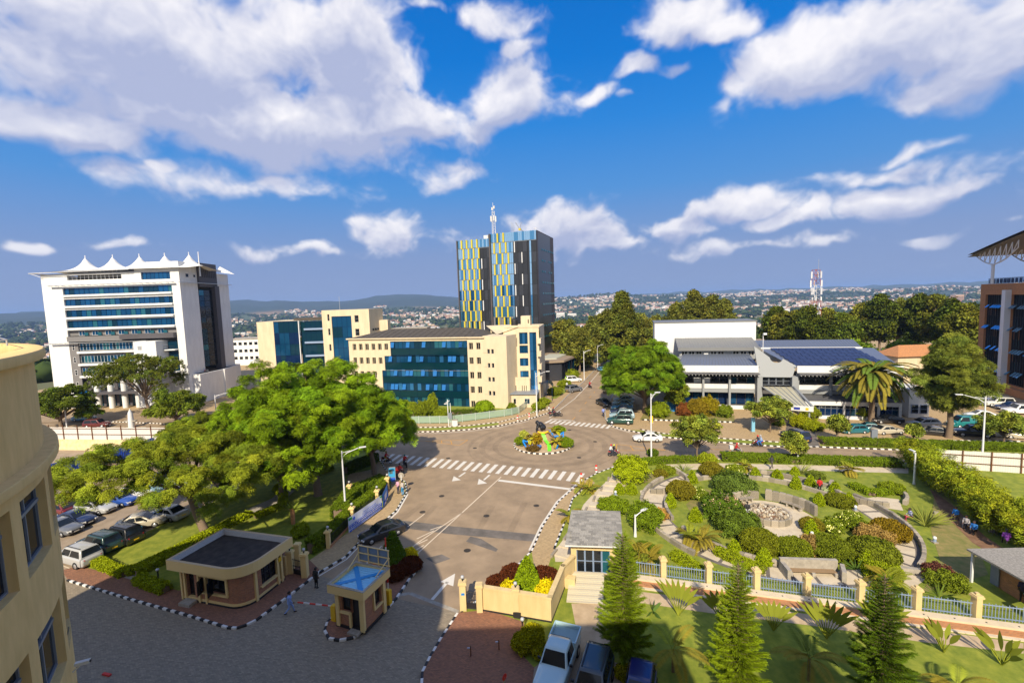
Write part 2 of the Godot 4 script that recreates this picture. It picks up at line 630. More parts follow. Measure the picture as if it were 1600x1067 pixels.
func terrain() -> void:
	var g := Geo.new()
	var rs := [0.0,120.0,225.0]
	var r := 240.0
	while r < 12500.0:
		rs.append(r)
		r *= 1.055
	rs.append(12500.0)
	var azs := []
	var a := -180.0
	while a < 179.9:
		azs.append(a)
		a += 0.9 if absf(a) < 60.0 else 4.0
	var rings := []
	var patch := FastNoiseLite.new()
	patch.seed = 3
	patch.frequency = 0.0022
	patch.fractal_octaves = 5
	var cols := []
	for q in rs:
		var ring := PackedVector3Array()
		var cc := PackedColorArray()
		for b in azs:
			var p := V(sin(deg_to_rad(b)) * q,0,-cos(deg_to_rad(b)) * q)
			p.y = land(p.x,p.z)
			ring.append(p)
			var t := patch.get_noise_2d(p.x,p.z)
			var col := Color(0.035,0.062,0.022).lerp(Color(0.085,0.11,0.035),clampf(0.5 + t * 1.6,0.0,1.0))
			if q > 3600.0:
				col = col.lerp(Color(0.022,0.04,0.034),smoothstep(3600.0,4600.0,q) * (0.9 if b < 0.0 else 0.6))
			if t > 0.12 and q < 4200.0:
				col = col.lerp(Color(0.30,0.19,0.12),clampf((t - 0.12) * 4.0,0.0,0.75))
			cc.append(col)
		rings.append(ring)
		cols.append(cc)
	var k := azs.size()
	for i in rings.size() - 1:
		for j in k:
			var j1 := (j + 1) % k
			for q in [[i,j],[i + 1,j],[i + 1,j1],[i,j],[i + 1,j1],[i,j1]]:
				g.v.append(rings[q[0]][q[1]])
				g.n.append(Vector3.UP)
				g.c.append(cols[q[0]][q[1]])
	var st := SurfaceTool.new()
	st.begin(Mesh.PRIMITIVE_TRIANGLES)
	st.set_smooth_group(0)
	for i in g.v.size():
		st.set_color(g.c[i])
		st.set_smooth_group(0)
		st.add_vertex(g.v[i])
	st.index()
	st.generate_normals()
	var m := StandardMaterial3D.new()
	m.resource_name = "land"
	m.vertex_color_use_as_albedo = true
	m.roughness = 1.0
	struct("terrain",st.commit(),m)

func sheet(called: String,poly: PackedVector2Array,y: float,m: Material,parent: Node3D = self) -> MeshInstance3D:
	var g := Geo.new()
	g.prism(poly,y - 0.02,y,false)
	return struct(called,g,m,parent) if parent == self else obj(called,g,m,parent)

func slab(called: String,poly: PackedVector2Array,y0: float,y1: float,m: Material,parent: Node3D = self) -> MeshInstance3D:
	var g := Geo.new()
	g.prism(poly,y0,y1)
	return struct(called,g,m,parent) if parent == self else obj(called,g,m,parent)
func kerb(parent: Node3D,pts: PackedVector2Array,closed := false,single := false,side := 0.0,y := 0.0,h := 0.16,each := 0.46) -> void:
	var line := pts.duplicate()
	if closed:
		line.append(pts[0])
	if not shared.has("kerb"):
		var q := Geo.new()
		q.cbox(V(0,0.5,0),V(1,1,1),0.12)
		shared["kerb"] = q.commit()
	var black: Material = mats.black_paint
	var white: Material = mats.white_paint
	var gb := Geo.new()
	var gw := Geo.new()
	var odd := false
	for i in line.size() - 1:
		var a := line[i]
		var b := line[i + 1]
		var len := a.distance_to(b)
		var cnt := maxi(1,roundi(len / each))
		var u := (b - a) / len
		var nrm := U(-u.y,u.x) * side
		for k in cnt:
			var p := a + u * len * (k + 0.5) / cnt + nrm
			odd = not odd
			var s := V(len / cnt - 0.012,h,0.17)
			var xf := Transform3D(Basis(Vector3.UP,atan2(-u.y,u.x)) * Basis.from_scale(s),V(p.x,y,p.y))
			if single:
				obj("kerb_stone",shared["kerb"],black if odd else white,parent).transform = xf
			else:
				var g := gb if odd else gw
				g.x = xf
				g.cbox(V(0,0.5,0),Vector3.ONE,0.12)
	if not single:
		obj("black_kerb",gb,black,parent).set_meta("kind","stuff")
		obj("white_kerb",gw,white,parent).set_meta("kind","stuff")

func stripe(parent: Node3D,called: String,m: Material,a: Vector2,b: Vector2,w: float,y := 0.008) -> void:
	var u := (b - a).normalized()
	var s := U(-u.y,u.x) * w / 2.0
	var g := Geo.new()
	g.prism(PackedVector2Array([a + s,b + s,b - s,a - s]),y - 0.003,y,false)
	obj(called,g,m,parent)

func ground() -> void:
	var road := sheet("road",PackedVector2Array([U(-150,-230),U(150,-230),U(230,-20),U(230,30),U(-150,30)]),0.0,mats.asphalt)
	sheet("surface_patch",PackedVector2Array([U(-12.45,-47.05),U(-6.95,-45.42),U(1.77,-43.16),U(1.39,-41.86),U(-7.06,-43.86),U(-12.49,-45.52)]),0.004,mats.old_asphalt,road)
	sheet("surface_patch",PackedVector2Array([U(-4.76,-43.21),U(-3.64,-42.65),U(-1.96,-40.7),U(-2.13,-40.27),U(-5.11,-42.27)]),0.004,mats.old_asphalt,road)
	sheet("surface_patch",PackedVector2Array([U(-8.52,-39.59),U(-7.14,-40.14),U(-6.21,-39.36),U(-7.48,-38.62)]),0.004,mats.old_asphalt,road)
	var covers := Geo.new()
	for q in PackedVector2Array([U(-6.47,-70.68),U(-10.14,-66.28),U(9.24,-64.68),U(-3.4,-47.44),U(-9.08,-52.93),U(2.13,-49.51),U(12.92,-71.9),U(9.68,-78.92),U(-10.6,-48.86),U(27.77,-65.37),U(39.25,-62.56),U(-4.83,-40.65)]):
		covers.lathe([U(0.34,0.006),U(0.01,0.007)],12,V(q.x,0,q.y))
	obj("drain_covers",covers,mats.felt,road)
	var worn := plain("worn_track",lin(0.11,0.09,0.07),0.8)
	worn.transparency = BaseMaterial3D.TRANSPARENCY_ALPHA
	worn.albedo_color.a = 0.09
	for q in [[7.2,8.1],[9.2,10.3],[11.6,12.1]]:
		var tg := Geo.new()
		for i in 60:
			var p := [TAU * i / 60.0,TAU * (i + 1) / 60.0]
			var e0: float = q[0] + 0.25 * sin(p[0] * 3.0)
			var e1: float = q[0] + 0.25 * sin(p[1] * 3.0)
			tg.quad(V(4.4 + cos(p[0]) * e0,0.003,-71.2 + sin(p[0]) * e0),V(4.4 + cos(p[1]) * e1,0.003,-71.2 + sin(p[1]) * e1),V(4.4 + cos(p[1]) * q[1],0.003,-71.2 + sin(p[1]) * q[1]),V(4.4 + cos(p[0]) * q[1],0.003,-71.2 + sin(p[0]) * q[1]))
		obj("worn_track",tg,worn,road)
	for q in [PackedVector2Array([U(-11.05,-51.16),U(-12.35,-47.19)]),PackedVector2Array([U(-9.43,-50.37),U(-10.52,-45.66)]),PackedVector2Array([U(-2.8,-49.88),U(-4.63,-41.77)]),PackedVector2Array([U(0.86,-50.43),U(-1.26,-42.14)]),PackedVector2Array([U(18.74,-66.86),U(66.09,-57.45)]),PackedVector2Array([U(19.96,-71.14),U(67.57,-58.76)])]:
		stripe(road,"worn_track",worn,q[0],q[1],0.7,0.003)
	var zl := [V(-19.8,0,-65.56),V(-18.98,0,-69.02)]
	var zr := [V(7.67,0,-55.81),V(8.84,0,-58.62)]
	var wm: Material = mats.road_white
	for i in 25:
		var t := i / 24.0
		var a: Vector3 = zl[0].lerp(zr[0],t)
		var b: Vector3 = zl[1].lerp(zr[1],t)
		stripe(road,"crossing_bar",wm,U(a.x,a.z),U(b.x,b.z),0.55)
	var z2 := [V(5.76,0,-84.1),V(7.16,0,-86.25)]
	var z3 := [V(16.31,0,-79.15),V(17.47,0,-81.32)]
	for i in 13:
		var t := i / 12.0
		var a: Vector3 = z2[0].lerp(z3[0],t)
		var b: Vector3 = z2[1].lerp(z3[1],t)
		stripe(road,"crossing_bar",wm,U(a.x,a.z),U(b.x,b.z),0.5)
	for q in [[PackedVector2Array([U(6.98,-87),U(11.44,-85)]),0.3,"road_white"],[PackedVector2Array([U(-2.34,-57.18),U(6.65,-53.63)]),0.55,"road_white"],[PackedVector2Array([U(-2.03,-58.34),U(-6.13,-48.38)]),0.14,"road_cream"],[PackedVector2Array([U(-6.13,-48.38),U(-9.36,-40.6)]),0.12,"road_cream"],[PackedVector2Array([U(-6.13,-48.38),U(-10.01,-41.99)]),0.12,"road_cream"],[PackedVector2Array([U(-10.01,-41.99),U(-10.24,-40.76)]),0.12,"road_cream"],[PackedVector2Array([U(-9.36,-40.6),U(-9.6,-38.64)]),0.14,"road_cream"],
			[PackedVector2Array([U(-7.95,-45.49),U(-9.02,-44.76)]),0.13,"road_cream"],[PackedVector2Array([U(-8.6,-44.6),U(-10.05,-43.06)]),0.13,"road_cream"],[PackedVector2Array([U(-8.94,-42.87),U(-10.19,-41.66)]),0.13,"road_cream"],[PackedVector2Array([U(-9.12,-41.82),U(-10.07,-40.54)]),0.13,"road_cream"],[PackedVector2Array([U(-10.3,-48.38),U(-11.51,-45.59)]),0.12,"road_cream"],[PackedVector2Array([U(-13.21,-41.96),U(-13.53,-40.74)]),0.12,"road_cream"],
			[PackedVector2Array([U(-17.32,-37.36),U(-15.83,-39.82)]),0.13,"road_white"],[PackedVector2Array([U(-15.83,-39.82),U(-15.09,-43.63)]),0.13,"road_white"],[PackedVector2Array([U(-15.09,-43.63),U(-14.02,-46.73)]),0.13,"road_white"],[PackedVector2Array([U(-14.02,-46.73),U(-13.44,-49.06)]),0.2,"road_white"],[PackedVector2Array([U(-13.44,-49.06),U(-13.36,-53.81)]),0.2,"road_white"],
			[PackedVector2Array([U(0.96,-40.3),U(2.32,-44.8)]),0.18,"road_white"],[PackedVector2Array([U(2.32,-44.8),U(4.52,-50.32)]),0.18,"road_white"],[PackedVector2Array([U(4.52,-50.32),U(7.61,-55.41)]),0.18,"road_white"],[PackedVector2Array([U(10.37,-58.15),U(13.93,-61.11)]),0.14,"road_white"],[PackedVector2Array([U(-21.25,-80.11),U(-14.04,-79.68)]),0.14,"road_white"],[PackedVector2Array([U(-14.04,-79.68),U(-8.48,-80.24)]),0.14,"road_white"],[PackedVector2Array([U(-8.48,-80.24),U(-2.88,-82.07)]),0.14,"road_white"],[PackedVector2Array([U(-2.88,-82.07),U(2.69,-85.87)]),0.14,"road_white"],
			[PackedVector2Array([U(6.79,-87.76),U(14.16,-104.36)]),0.16,"road_white"],[PackedVector2Array([U(14.16,-104.36),U(21.16,-124.05)]),0.16,"road_white"],[PackedVector2Array([U(21.16,-124.05),U(28.06,-144.78)]),0.16,"road_white"],[PackedVector2Array([U(17.79,-79.17),U(19.74,-76.17)]),0.14,"road_white"]]:
		stripe(road,"road_marking",mats[q[2]],q[0][0],q[0][1],q[1])
	for q in [PackedVector2Array([U(11.02,-85.52),U(11.96,-87.83)]),PackedVector2Array([U(13.36,-92.08),U(14.21,-94.2)]),PackedVector2Array([U(15.64,-98.81),U(16.37,-100.64)]),PackedVector2Array([U(17.67,-104.87),U(18.42,-106.56)]),PackedVector2Array([U(19.69,-110.16),U(20.35,-112.05)]),PackedVector2Array([U(21.67,-115.6),U(22.4,-117.68)]),PackedVector2Array([U(23.68,-121.63),U(24.23,-123.48)])]:
		stripe(road,"centre_dash",mats.road_yellow,q[0],q[1],0.14)
	for q in [PackedVector2Array([U(-15.28,-75.31),U(-8,-75.05)]),PackedVector2Array([U(-15.28,-75.31),U(-9.09,-72.25)]),PackedVector2Array([U(-9.11,-72.42),U(-8,-75.05)]),PackedVector2Array([U(-12.44,-75.14),U(-12.26,-73.93)]),PackedVector2Array([U(-10.91,-75.05),U(-10.44,-73.06)]),PackedVector2Array([U(-13.97,-75.24),U(-13.86,-74.59)]),PackedVector2Array([U(-19.6,-76.14),U(-15.28,-75.31)]),PackedVector2Array([U(26.27,-67.59),U(30.86,-65.92)]),PackedVector2Array([U(16.06,-70.24),U(22.58,-66.77)]),PackedVector2Array([U(16.06,-70.24),U(15.25,-67.22)]),PackedVector2Array([U(15.25,-67.22),U(22.53,-66.63)]),PackedVector2Array([U(17.88,-69.09),U(17.84,-67.08)]),PackedVector2Array([U(19.64,-68.28),U(20.18,-66.84)]),PackedVector2Array([U(44.65,-61.5),U(48.31,-60.5)]),PackedVector2Array([U(31.63,-65.55),U(36.26,-63.67)])]:
		stripe(road,"yellow_marking",mats.road_yellow,q[0],q[1],0.13)
	for q in [[PackedVector2Array([U(-6.97,-60.36),U(-7.67,-58.83)]),PackedVector2Array([U(-8.42,-57.38),U(-7.29,-57.71),U(-8.39,-59.12)])],[PackedVector2Array([U(-3.59,-59.15),U(-4.26,-57.45)]),PackedVector2Array([U(-4.99,-56.05),U(-3.79,-56.36),U(-4.96,-57.94)])],[PackedVector2Array([U(-6.92,-33.71),U(-6.03,-35.94)]),PackedVector2Array([U(-5.53,-37.08),U(-5.47,-35.32),U(-6.62,-35.97)])]]:
		stripe(road,"arrow_shaft",wm,q[0][0],q[0][1],0.28)
		sheet("arrow_head",q[1],0.008,wm,road)
	sheet("forecourt",PackedVector2Array([U(-40,2),U(-40,-28),U(-41.55,-39.67),U(-39.52,-37.94),U(-30.98,-34.77),U(-25.29,-32.77),U(-21.4,-31.29),U(-19.76,-31.95),U(-18.78,-34.39),U(-17.42,-37.46),U(-15.79,-36.83),U(-10.89,-34.46),U(-9.9,-34.01),U(-4.69,-32.13),U(-5.52,-29.39),U(-6.02,-27.72),U(-6.08,-25.88),U(-4,2)]),0.004,mats.forecourt)
	var gate_line := PackedVector2Array([U(-9.98,-34.33),U(-8.87,-34.59),U(-4.7,-32.2)])
	stripe(road,"gate_channel",mats.concrete,gate_line[1],gate_line[2],0.35,0.010)
	stripe(road,"gate_channel",mats.concrete,gate_line[0],gate_line[1],0.35,0.010)
	var k1 := PackedVector2Array([U(-17.54,-37.75),U(-16.07,-40.15),U(-15.41,-44.02),U(-14.28,-47.18),U(-13.69,-49.24),U(-13.61,-54.21),U(-14.6,-57.47),U(-16.63,-59.83),U(-18.38,-62.1),U(-21.06,-67.62),U(-23.52,-71.8)])
	var tail1 := PackedVector2Array([U(-40,-76.3),U(-58,-81.5),U(-60,-78),U(-34.52,-58.5),U(-38.09,-49.89),U(-38.82,-47.71),U(-39.72,-43.84),U(-40.93,-40.24),U(-33.88,-37.63),U(-28.25,-35.76),U(-26.94,-37.89),U(-19.82,-39.43)])
	var lawn := slab("tree_garden_lawn",k1 + tail1,0.0,0.12,mats.grass)
	kerb(lawn,k1,false,false,0.06)
	sheet("pavement",PackedVector2Array([U(-17.58,-37.84),U(-16.11,-40.25),U(-15.45,-44.15),U(-14.32,-47.33),U(-13.73,-49.4),U(-13.69,-54.21),U(-14.64,-57.27),U(-18.34,-61.97),U(-20.29,-65.6),U(-20.41,-62.28),U(-23.06,-60.85),U(-22.28,-57.48),U(-16.56,-57.01),U(-15.49,-52.71),U(-15.4,-49.68),U(-17.38,-44.66),U(-18.29,-41.7),U(-19.11,-39.8),U(-18.93,-38.49)]),0.124,mats.tan_paving)
	sheet("garden_path",PackedVector2Array([U(-34.63,-37.85),U(-33.57,-37.52),U(-31.79,-43.35),U(-30.32,-48.44),U(-28.05,-53.14),U(-28.13,-55.74),U(-30.02,-56.29),U(-29.86,-53.63),U(-31.45,-50.36),U(-33.26,-44.54)]),0.126,mats.concrete)
	var lot := sheet("parking_lot",PackedVector2Array([U(-42.45,-38.28),U(-41.24,-39.36),U(-40.82,-40.14),U(-39.61,-43.71),U(-38.71,-47.56),U(-37.97,-49.73),U(-34.52,-58.5),U(-60,-78),U(-58,-81),U(-88,-81),U(-88,-35),U(-45,-25)]),0.004,mats.lot)
	for i in 8:
		var a := PackedVector2Array([U(-40.75,-39.63),U(-37.85,-49.57)])
		var p: Vector2 = a[0].lerp(a[1],i / 7.0)
		stripe(lot,"bay_line",mats.road_cream,p,p + U(-4.6,-2.0),0.1,0.012)
	stripe(lot,"bay_edge",mats.white_paint,PackedVector2Array([U(-40.72,-40.03),U(-37.85,-49.57)])[0],PackedVector2Array([U(-40.72,-40.03),U(-37.85,-49.57)])[1],0.14,0.016)
	sheet("dirt",PackedVector2Array([U(-57.89,-53.97),U(-58.62,-60.71),U(-54.38,-65.33),U(-48.29,-66.07),U(-45.52,-62.1),U(-49.52,-51.66),U(-48.17,-45.75)]),0.010,mats.dirt)
	var k6 := PackedVector2Array([U(-39.52,-37.94),U(-30.98,-34.77),U(-25.29,-32.77),U(-22.39,-31.67),U(-21.4,-31.29),U(-20.69,-31.2),U(-20.17,-31.5),U(-19.76,-31.95),U(-18.78,-34.39),U(-17.97,-36.59),U(-17.49,-38.03)])
	var gp := slab("guard_house_pavement",k6 + PackedVector2Array([U(-19.72,-40.26),U(-22.61,-41.51),U(-28.25,-35.76),U(-33.88,-37.63),U(-40.53,-40.02),U(-41.49,-39.37)]),0.0,0.135,mats.red_paving)
	kerb(gp,k6,false,true,0.06)
	var k7 := PackedVector2Array([U(-12.73,-40.27),U(-14.15,-38.12),U(-13.96,-32.09),U(-14.21,-31.42),U(-14.05,-30.57),U(-13.43,-29.8),U(-12.63,-29.59),U(-11.73,-29.78),U(-10.98,-30.68),U(-10.26,-32.54),U(-9.75,-34),U(-9.29,-36.47),U(-8.88,-37.64),U(-9.06,-38.81),U(-9.52,-39.65),U(-10.39,-40.13)])
	var isl := slab("booth_island",k7,0.0,0.13,mats.red_paving)
	kerb(isl,k7,true,true)
	sheet("planter_soil",PackedVector2Array([U(-9.79,-35.89),U(-9.05,-37.93),U(-9.18,-38.82),U(-9.6,-39.45),U(-12.37,-39.82),U(-12.38,-39)]),0.136,mats.soil)
	var k5 := PackedVector2Array([U(-6.08,-25.06),U(-6.3,-26.61),U(-6.03,-27.83),U(-5.54,-29.51),U(-4.71,-31.92)])
	var rb := slab("brick_forecourt",PackedVector2Array([U(-6.08,-25.06),U(-6.3,-26.61),U(-6.03,-27.83),U(-5.54,-29.51),U(-4.71,-31.92),U(-2.58,-32.16),U(0.16,-30.74),U(0.22,-29.73),U(-0.42,-28.3),U(0.72,-26.62),U(0.44,-24.81)]),0.0,0.13,mats.red_paving)
	kerb(rb,k5,false,true)
	var k2 := PackedVector2Array([U(-89,-97),U(-60,-90),U(-40,-85),U(-21.46,-80.94),U(-14.18,-80.5),U(-8.56,-81.07),U(-2.9,-82.94),U(2.6,-86.84),U(5.14,-89.48),U(7.71,-92.31),U(13.39,-108.87),U(19.6,-125.35),U(26.72,-146.45),U(36,-178)])
	var blk := slab("north_pavement",k2 + PackedVector2Array([U(40,-215),U(-150,-215),U(-150,-114)]),0.0,0.12,mats.tan_paving)
	kerb(blk,k2,false,false,-0.06)
	sheet("office_lawn",PackedVector2Array([U(-24,-87.11),U(-16.33,-86.16),U(-12.59,-85.93),U(-7.65,-87.42),U(-2.04,-89.66),U(0.95,-91.88),U(-0.8,-99.5),U(-2.1,-96.6),U(-6.8,-98.6),U(-38,-106.8),U(-40,-92)]),0.124,mats.grass)
	var strip := sheet("kerb_grass",PackedVector2Array([U(-24.15,-82.28),U(-14.28,-81.12),U(-8.63,-81.74),U(-3.04,-83.57),U(-3.08,-85.02),U(-8.76,-83.22),U(-14.55,-82.79),U(-24.63,-83.99)]),0.124,mats.grass)
	kerb(strip,PackedVector2Array([U(-24.71,-84.26),U(-14.59,-83.05),U(-8.79,-83.48),U(-2.96,-85.37)]),false,false,0.0,0.12,0.1)
	kerb(blk,PackedVector2Array([U(-2.96,-85.37),U(0.89,-88.53),U(4.57,-93.02),U(7.9,-94.52)]),false,false,0.0,0.12,0.1)
	sheet("hotel_drive",PackedVector2Array([U(-130,-104),U(-128,-98),U(-88,-97.3),U(-60,-90.4),U(-58,-98),U(-90,-106)]),0.126,mats.asphalt)
	sheet("side_bed",PackedVector2Array([U(2.59,-89.82),U(4.01,-95.07),U(6.83,-102.08),U(8.74,-103.81),U(7.66,-98.12),U(5.15,-93.77)]),0.126,mats.grass)
	sheet("front_bed",PackedVector2Array([U(8.57,-105.24),U(10.88,-113.23),U(14.02,-120.55),U(15.03,-120.37),U(12.9,-111.28),U(9.68,-104.36)]),0.126,mats.grass)
	var k3 := PackedVector2Array([U(57,-178),U(32.09,-130.37),U(23.43,-106.49),U(18.6,-91.91),U(17.29,-84.95),U(17.53,-80.04),U(19.93,-76.92),U(24.58,-72.69),U(32.36,-69.15),U(40.05,-66.16),U(44.96,-65.65),U(57.6,-62.63),U(68.85,-59.91),U(110,-49)])
	var hb := slab("hall_pavement",k3 + PackedVector2Array([U(220,-20),U(220,-200),U(60,-215)]),0.0,0.12,mats.tan_paving)
	kerb(hb,k3,false,false,-0.06)
	sheet("drive",PackedVector2Array([U(39.71,-66.08),U(45.06,-65.52),U(52.42,-78.7),U(49.89,-81.23)]),0.126,mats.old_asphalt)
	sheet("kerb_grass",PackedVector2Array([U(20.03,-77.3),U(24.7,-73.03),U(32.5,-69.46),U(39.95,-66.47),U(40.81,-67.93),U(33.09,-70.72),U(25.11,-74.25),U(21.65,-77.11)]),0.124,mats.grass)
	kerb(hb,PackedVector2Array([U(21.76,-77.49),U(25.17,-74.42),U(33.17,-70.88),U(40.9,-68.08)]),false,false,0.0,0.12,0.1)
	sheet("hall_bed",PackedVector2Array([U(23.51,-83.69),U(39.63,-80.31),U(41.76,-84.63),U(35.85,-90.6),U(27.13,-91.82)]),0.13,mats.dry_grass)
	kerb(hb,PackedVector2Array([U(23.8,-83.43),U(30.08,-81.95),U(39.33,-79.7)]),false,false,0.0,0.12,0.22)
	sheet("hedge_bed",PackedVector2Array([U(45.33,-65.91),U(57.83,-62.89),U(69.12,-60.14),U(109,-50),U(109,-54),U(74.2,-64.66),U(61.25,-66.67),U(47.73,-69.45)]),0.124,mats.grass)
	kerb(hb,PackedVector2Array([U(47.85,-69.63),U(61.41,-66.85),U(74.39,-64.82)]),false,false,0.0,0.12,0.14)
	var k4 := PackedVector2Array([U(-4.49,-32.05),U(-3.39,-33.3),U(-2.49,-35.24),U(-0.65,-37.08),U(1.13,-40.08),U(2.52,-44.78),U(4.74,-50.3),U(7.93,-55.38),U(10.46,-58.14),U(13.96,-60.87),U(18.95,-61.9),U(27.81,-62.09),U(41.17,-60.05),U(50.56,-58.19),U(64.22,-55.78),U(110,-42)])
	var gb := slab("garden_block",k4 + PackedVector2Array([U(110,5),U(-2,5),U(-4,-20),U(0.21,-29.61),U(0.16,-30.74),U(-2.58,-32.02)]),0.0,0.12,mats.grass)
	kerb(gb,k4,false,false,0.06)
	sheet("pavement",PackedVector2Array([U(1.14,-40.29),U(2.51,-44.72),U(4.73,-50.22),U(7.91,-55.28),U(9.33,-56.5),U(9.79,-55.03),U(8.04,-53.05),U(6.4,-50.68),U(4.97,-45.57),U(3.26,-40.16),U(2,-35.85),U(1.36,-35.89)]),0.126,mats.tan_paving)
	kerb(gb,PackedVector2Array([U(3.26,-40.16),U(4.97,-45.57),U(6.4,-50.68),U(8.14,-53.22)]),false,false,0.0,0.12,0.14)
	sheet("far_pavement",PackedVector2Array([U(20.45,-60.51),U(27.39,-60.36),U(40.02,-58.34),U(50.16,-56.39),U(48.76,-54.78),U(38.79,-56.52),U(26.57,-58.52),U(19.6,-58.01)]),0.126,mats.terrazzo)
	sheet("lower_path",PackedVector2Array([U(3.84,-32.56),U(6.58,-32.43),U(6.33,-28.86),U(4.13,-25.47),U(3.36,-25.5),U(3.8,-28.39)]),0.126,mats.dirt)
	sheet("car_court",PackedVector2Array([U(0.44,-24.81),U(0.72,-26.62),U(2.28,-28.18),U(3.72,-27.84),U(5.06,-27.25),U(7.53,-25.9),U(7.3,-23.91),U(0.32,-22.24)]),0.128,mats.lot)
	var sw := PackedVector2Array([U(8.64,-33.84),U(14.2,-32.41),U(20.65,-30.49),U(27.1,-28.8),U(32.15,-27.26),U(31.24,-26.45),U(26.05,-27.64),U(19.96,-29.44),U(13.6,-31.03),U(8.3,-32.56)])
	sheet("sandy_path",sw,0.126,mats.dirt)
func pick(a: Array) -> Material:
	return mats[a[rng.randi() % a.size()]]
func window(parent: Node3D,x: float,y: float,w: float,h: float,z: float,glass: Material,frame := "blue_frame",nx := 2,ny := 1,label := "") -> Node3D:
	var key := "win_%.2f_%.2f_%d_%d" % [w,h,nx,ny]
	if not shared.has(key):
		var g := Geo.new()
		var t := 0.06
		g.box(V(w / 2,t / 2,0),V(w,t,0.08))
		g.box(V(w / 2,h - t / 2,0),V(w,t,0.08))
		for i in nx + 1:
			g.box(V(clampf(w * i / nx,t / 2,w - t / 2),h / 2,0),V(t,h - 2 * t,0.08))
		for i in range(1,ny):
			g.box(V(w / 2,h * i / ny,0),V(w - 2 * t,t * 0.8,0.07))
		shared[key] = g.commit()
	var o := obj("window",shared[key],mats[frame],parent)
	o.position = V(x,y,z)
	bx(o,"pane",glass,V(w / 2,h / 2,-0.02),V(w - 0.05,h - 0.05,0.02))
	return o
func glazing(parent: Node3D,x: float,y: float,w: float,h: float,z: float,cols: int,rows: Array,kinds: Array,mull: Material,mw := 0.06,called := "pane") -> void:
	var g := Geo.new()
	var at := y
	for r in rows.size():
		var rh: float = h * rows[r][0]
		var n: int = cols if rows[r][1] == 1 else maxi(1,cols / int(rows[r][1]))
		for i in n:
			bx(parent,called,pick(kinds[rows[r][2]]),V(x + w * (i + 0.5) / n,at + rh / 2,z + rnd(-0.012,0.012)),V(w / n - 0.02,rh - 0.02,0.03))
		for i in n + 1:
			g.box(V(clampf(x + w * i / n,x + mw / 2,x + w - mw / 2),at + rh / 2,z + 0.04),V(mw,rh,0.06))
		g.box(V(x + w / 2,at,z + 0.045),V(w,mw,0.07))
		at += rh
	g.box(V(x + w / 2,at,z + 0.045),V(w,mw,0.07))
	obj("mullions",g,mull,parent).set_meta("kind","stuff")

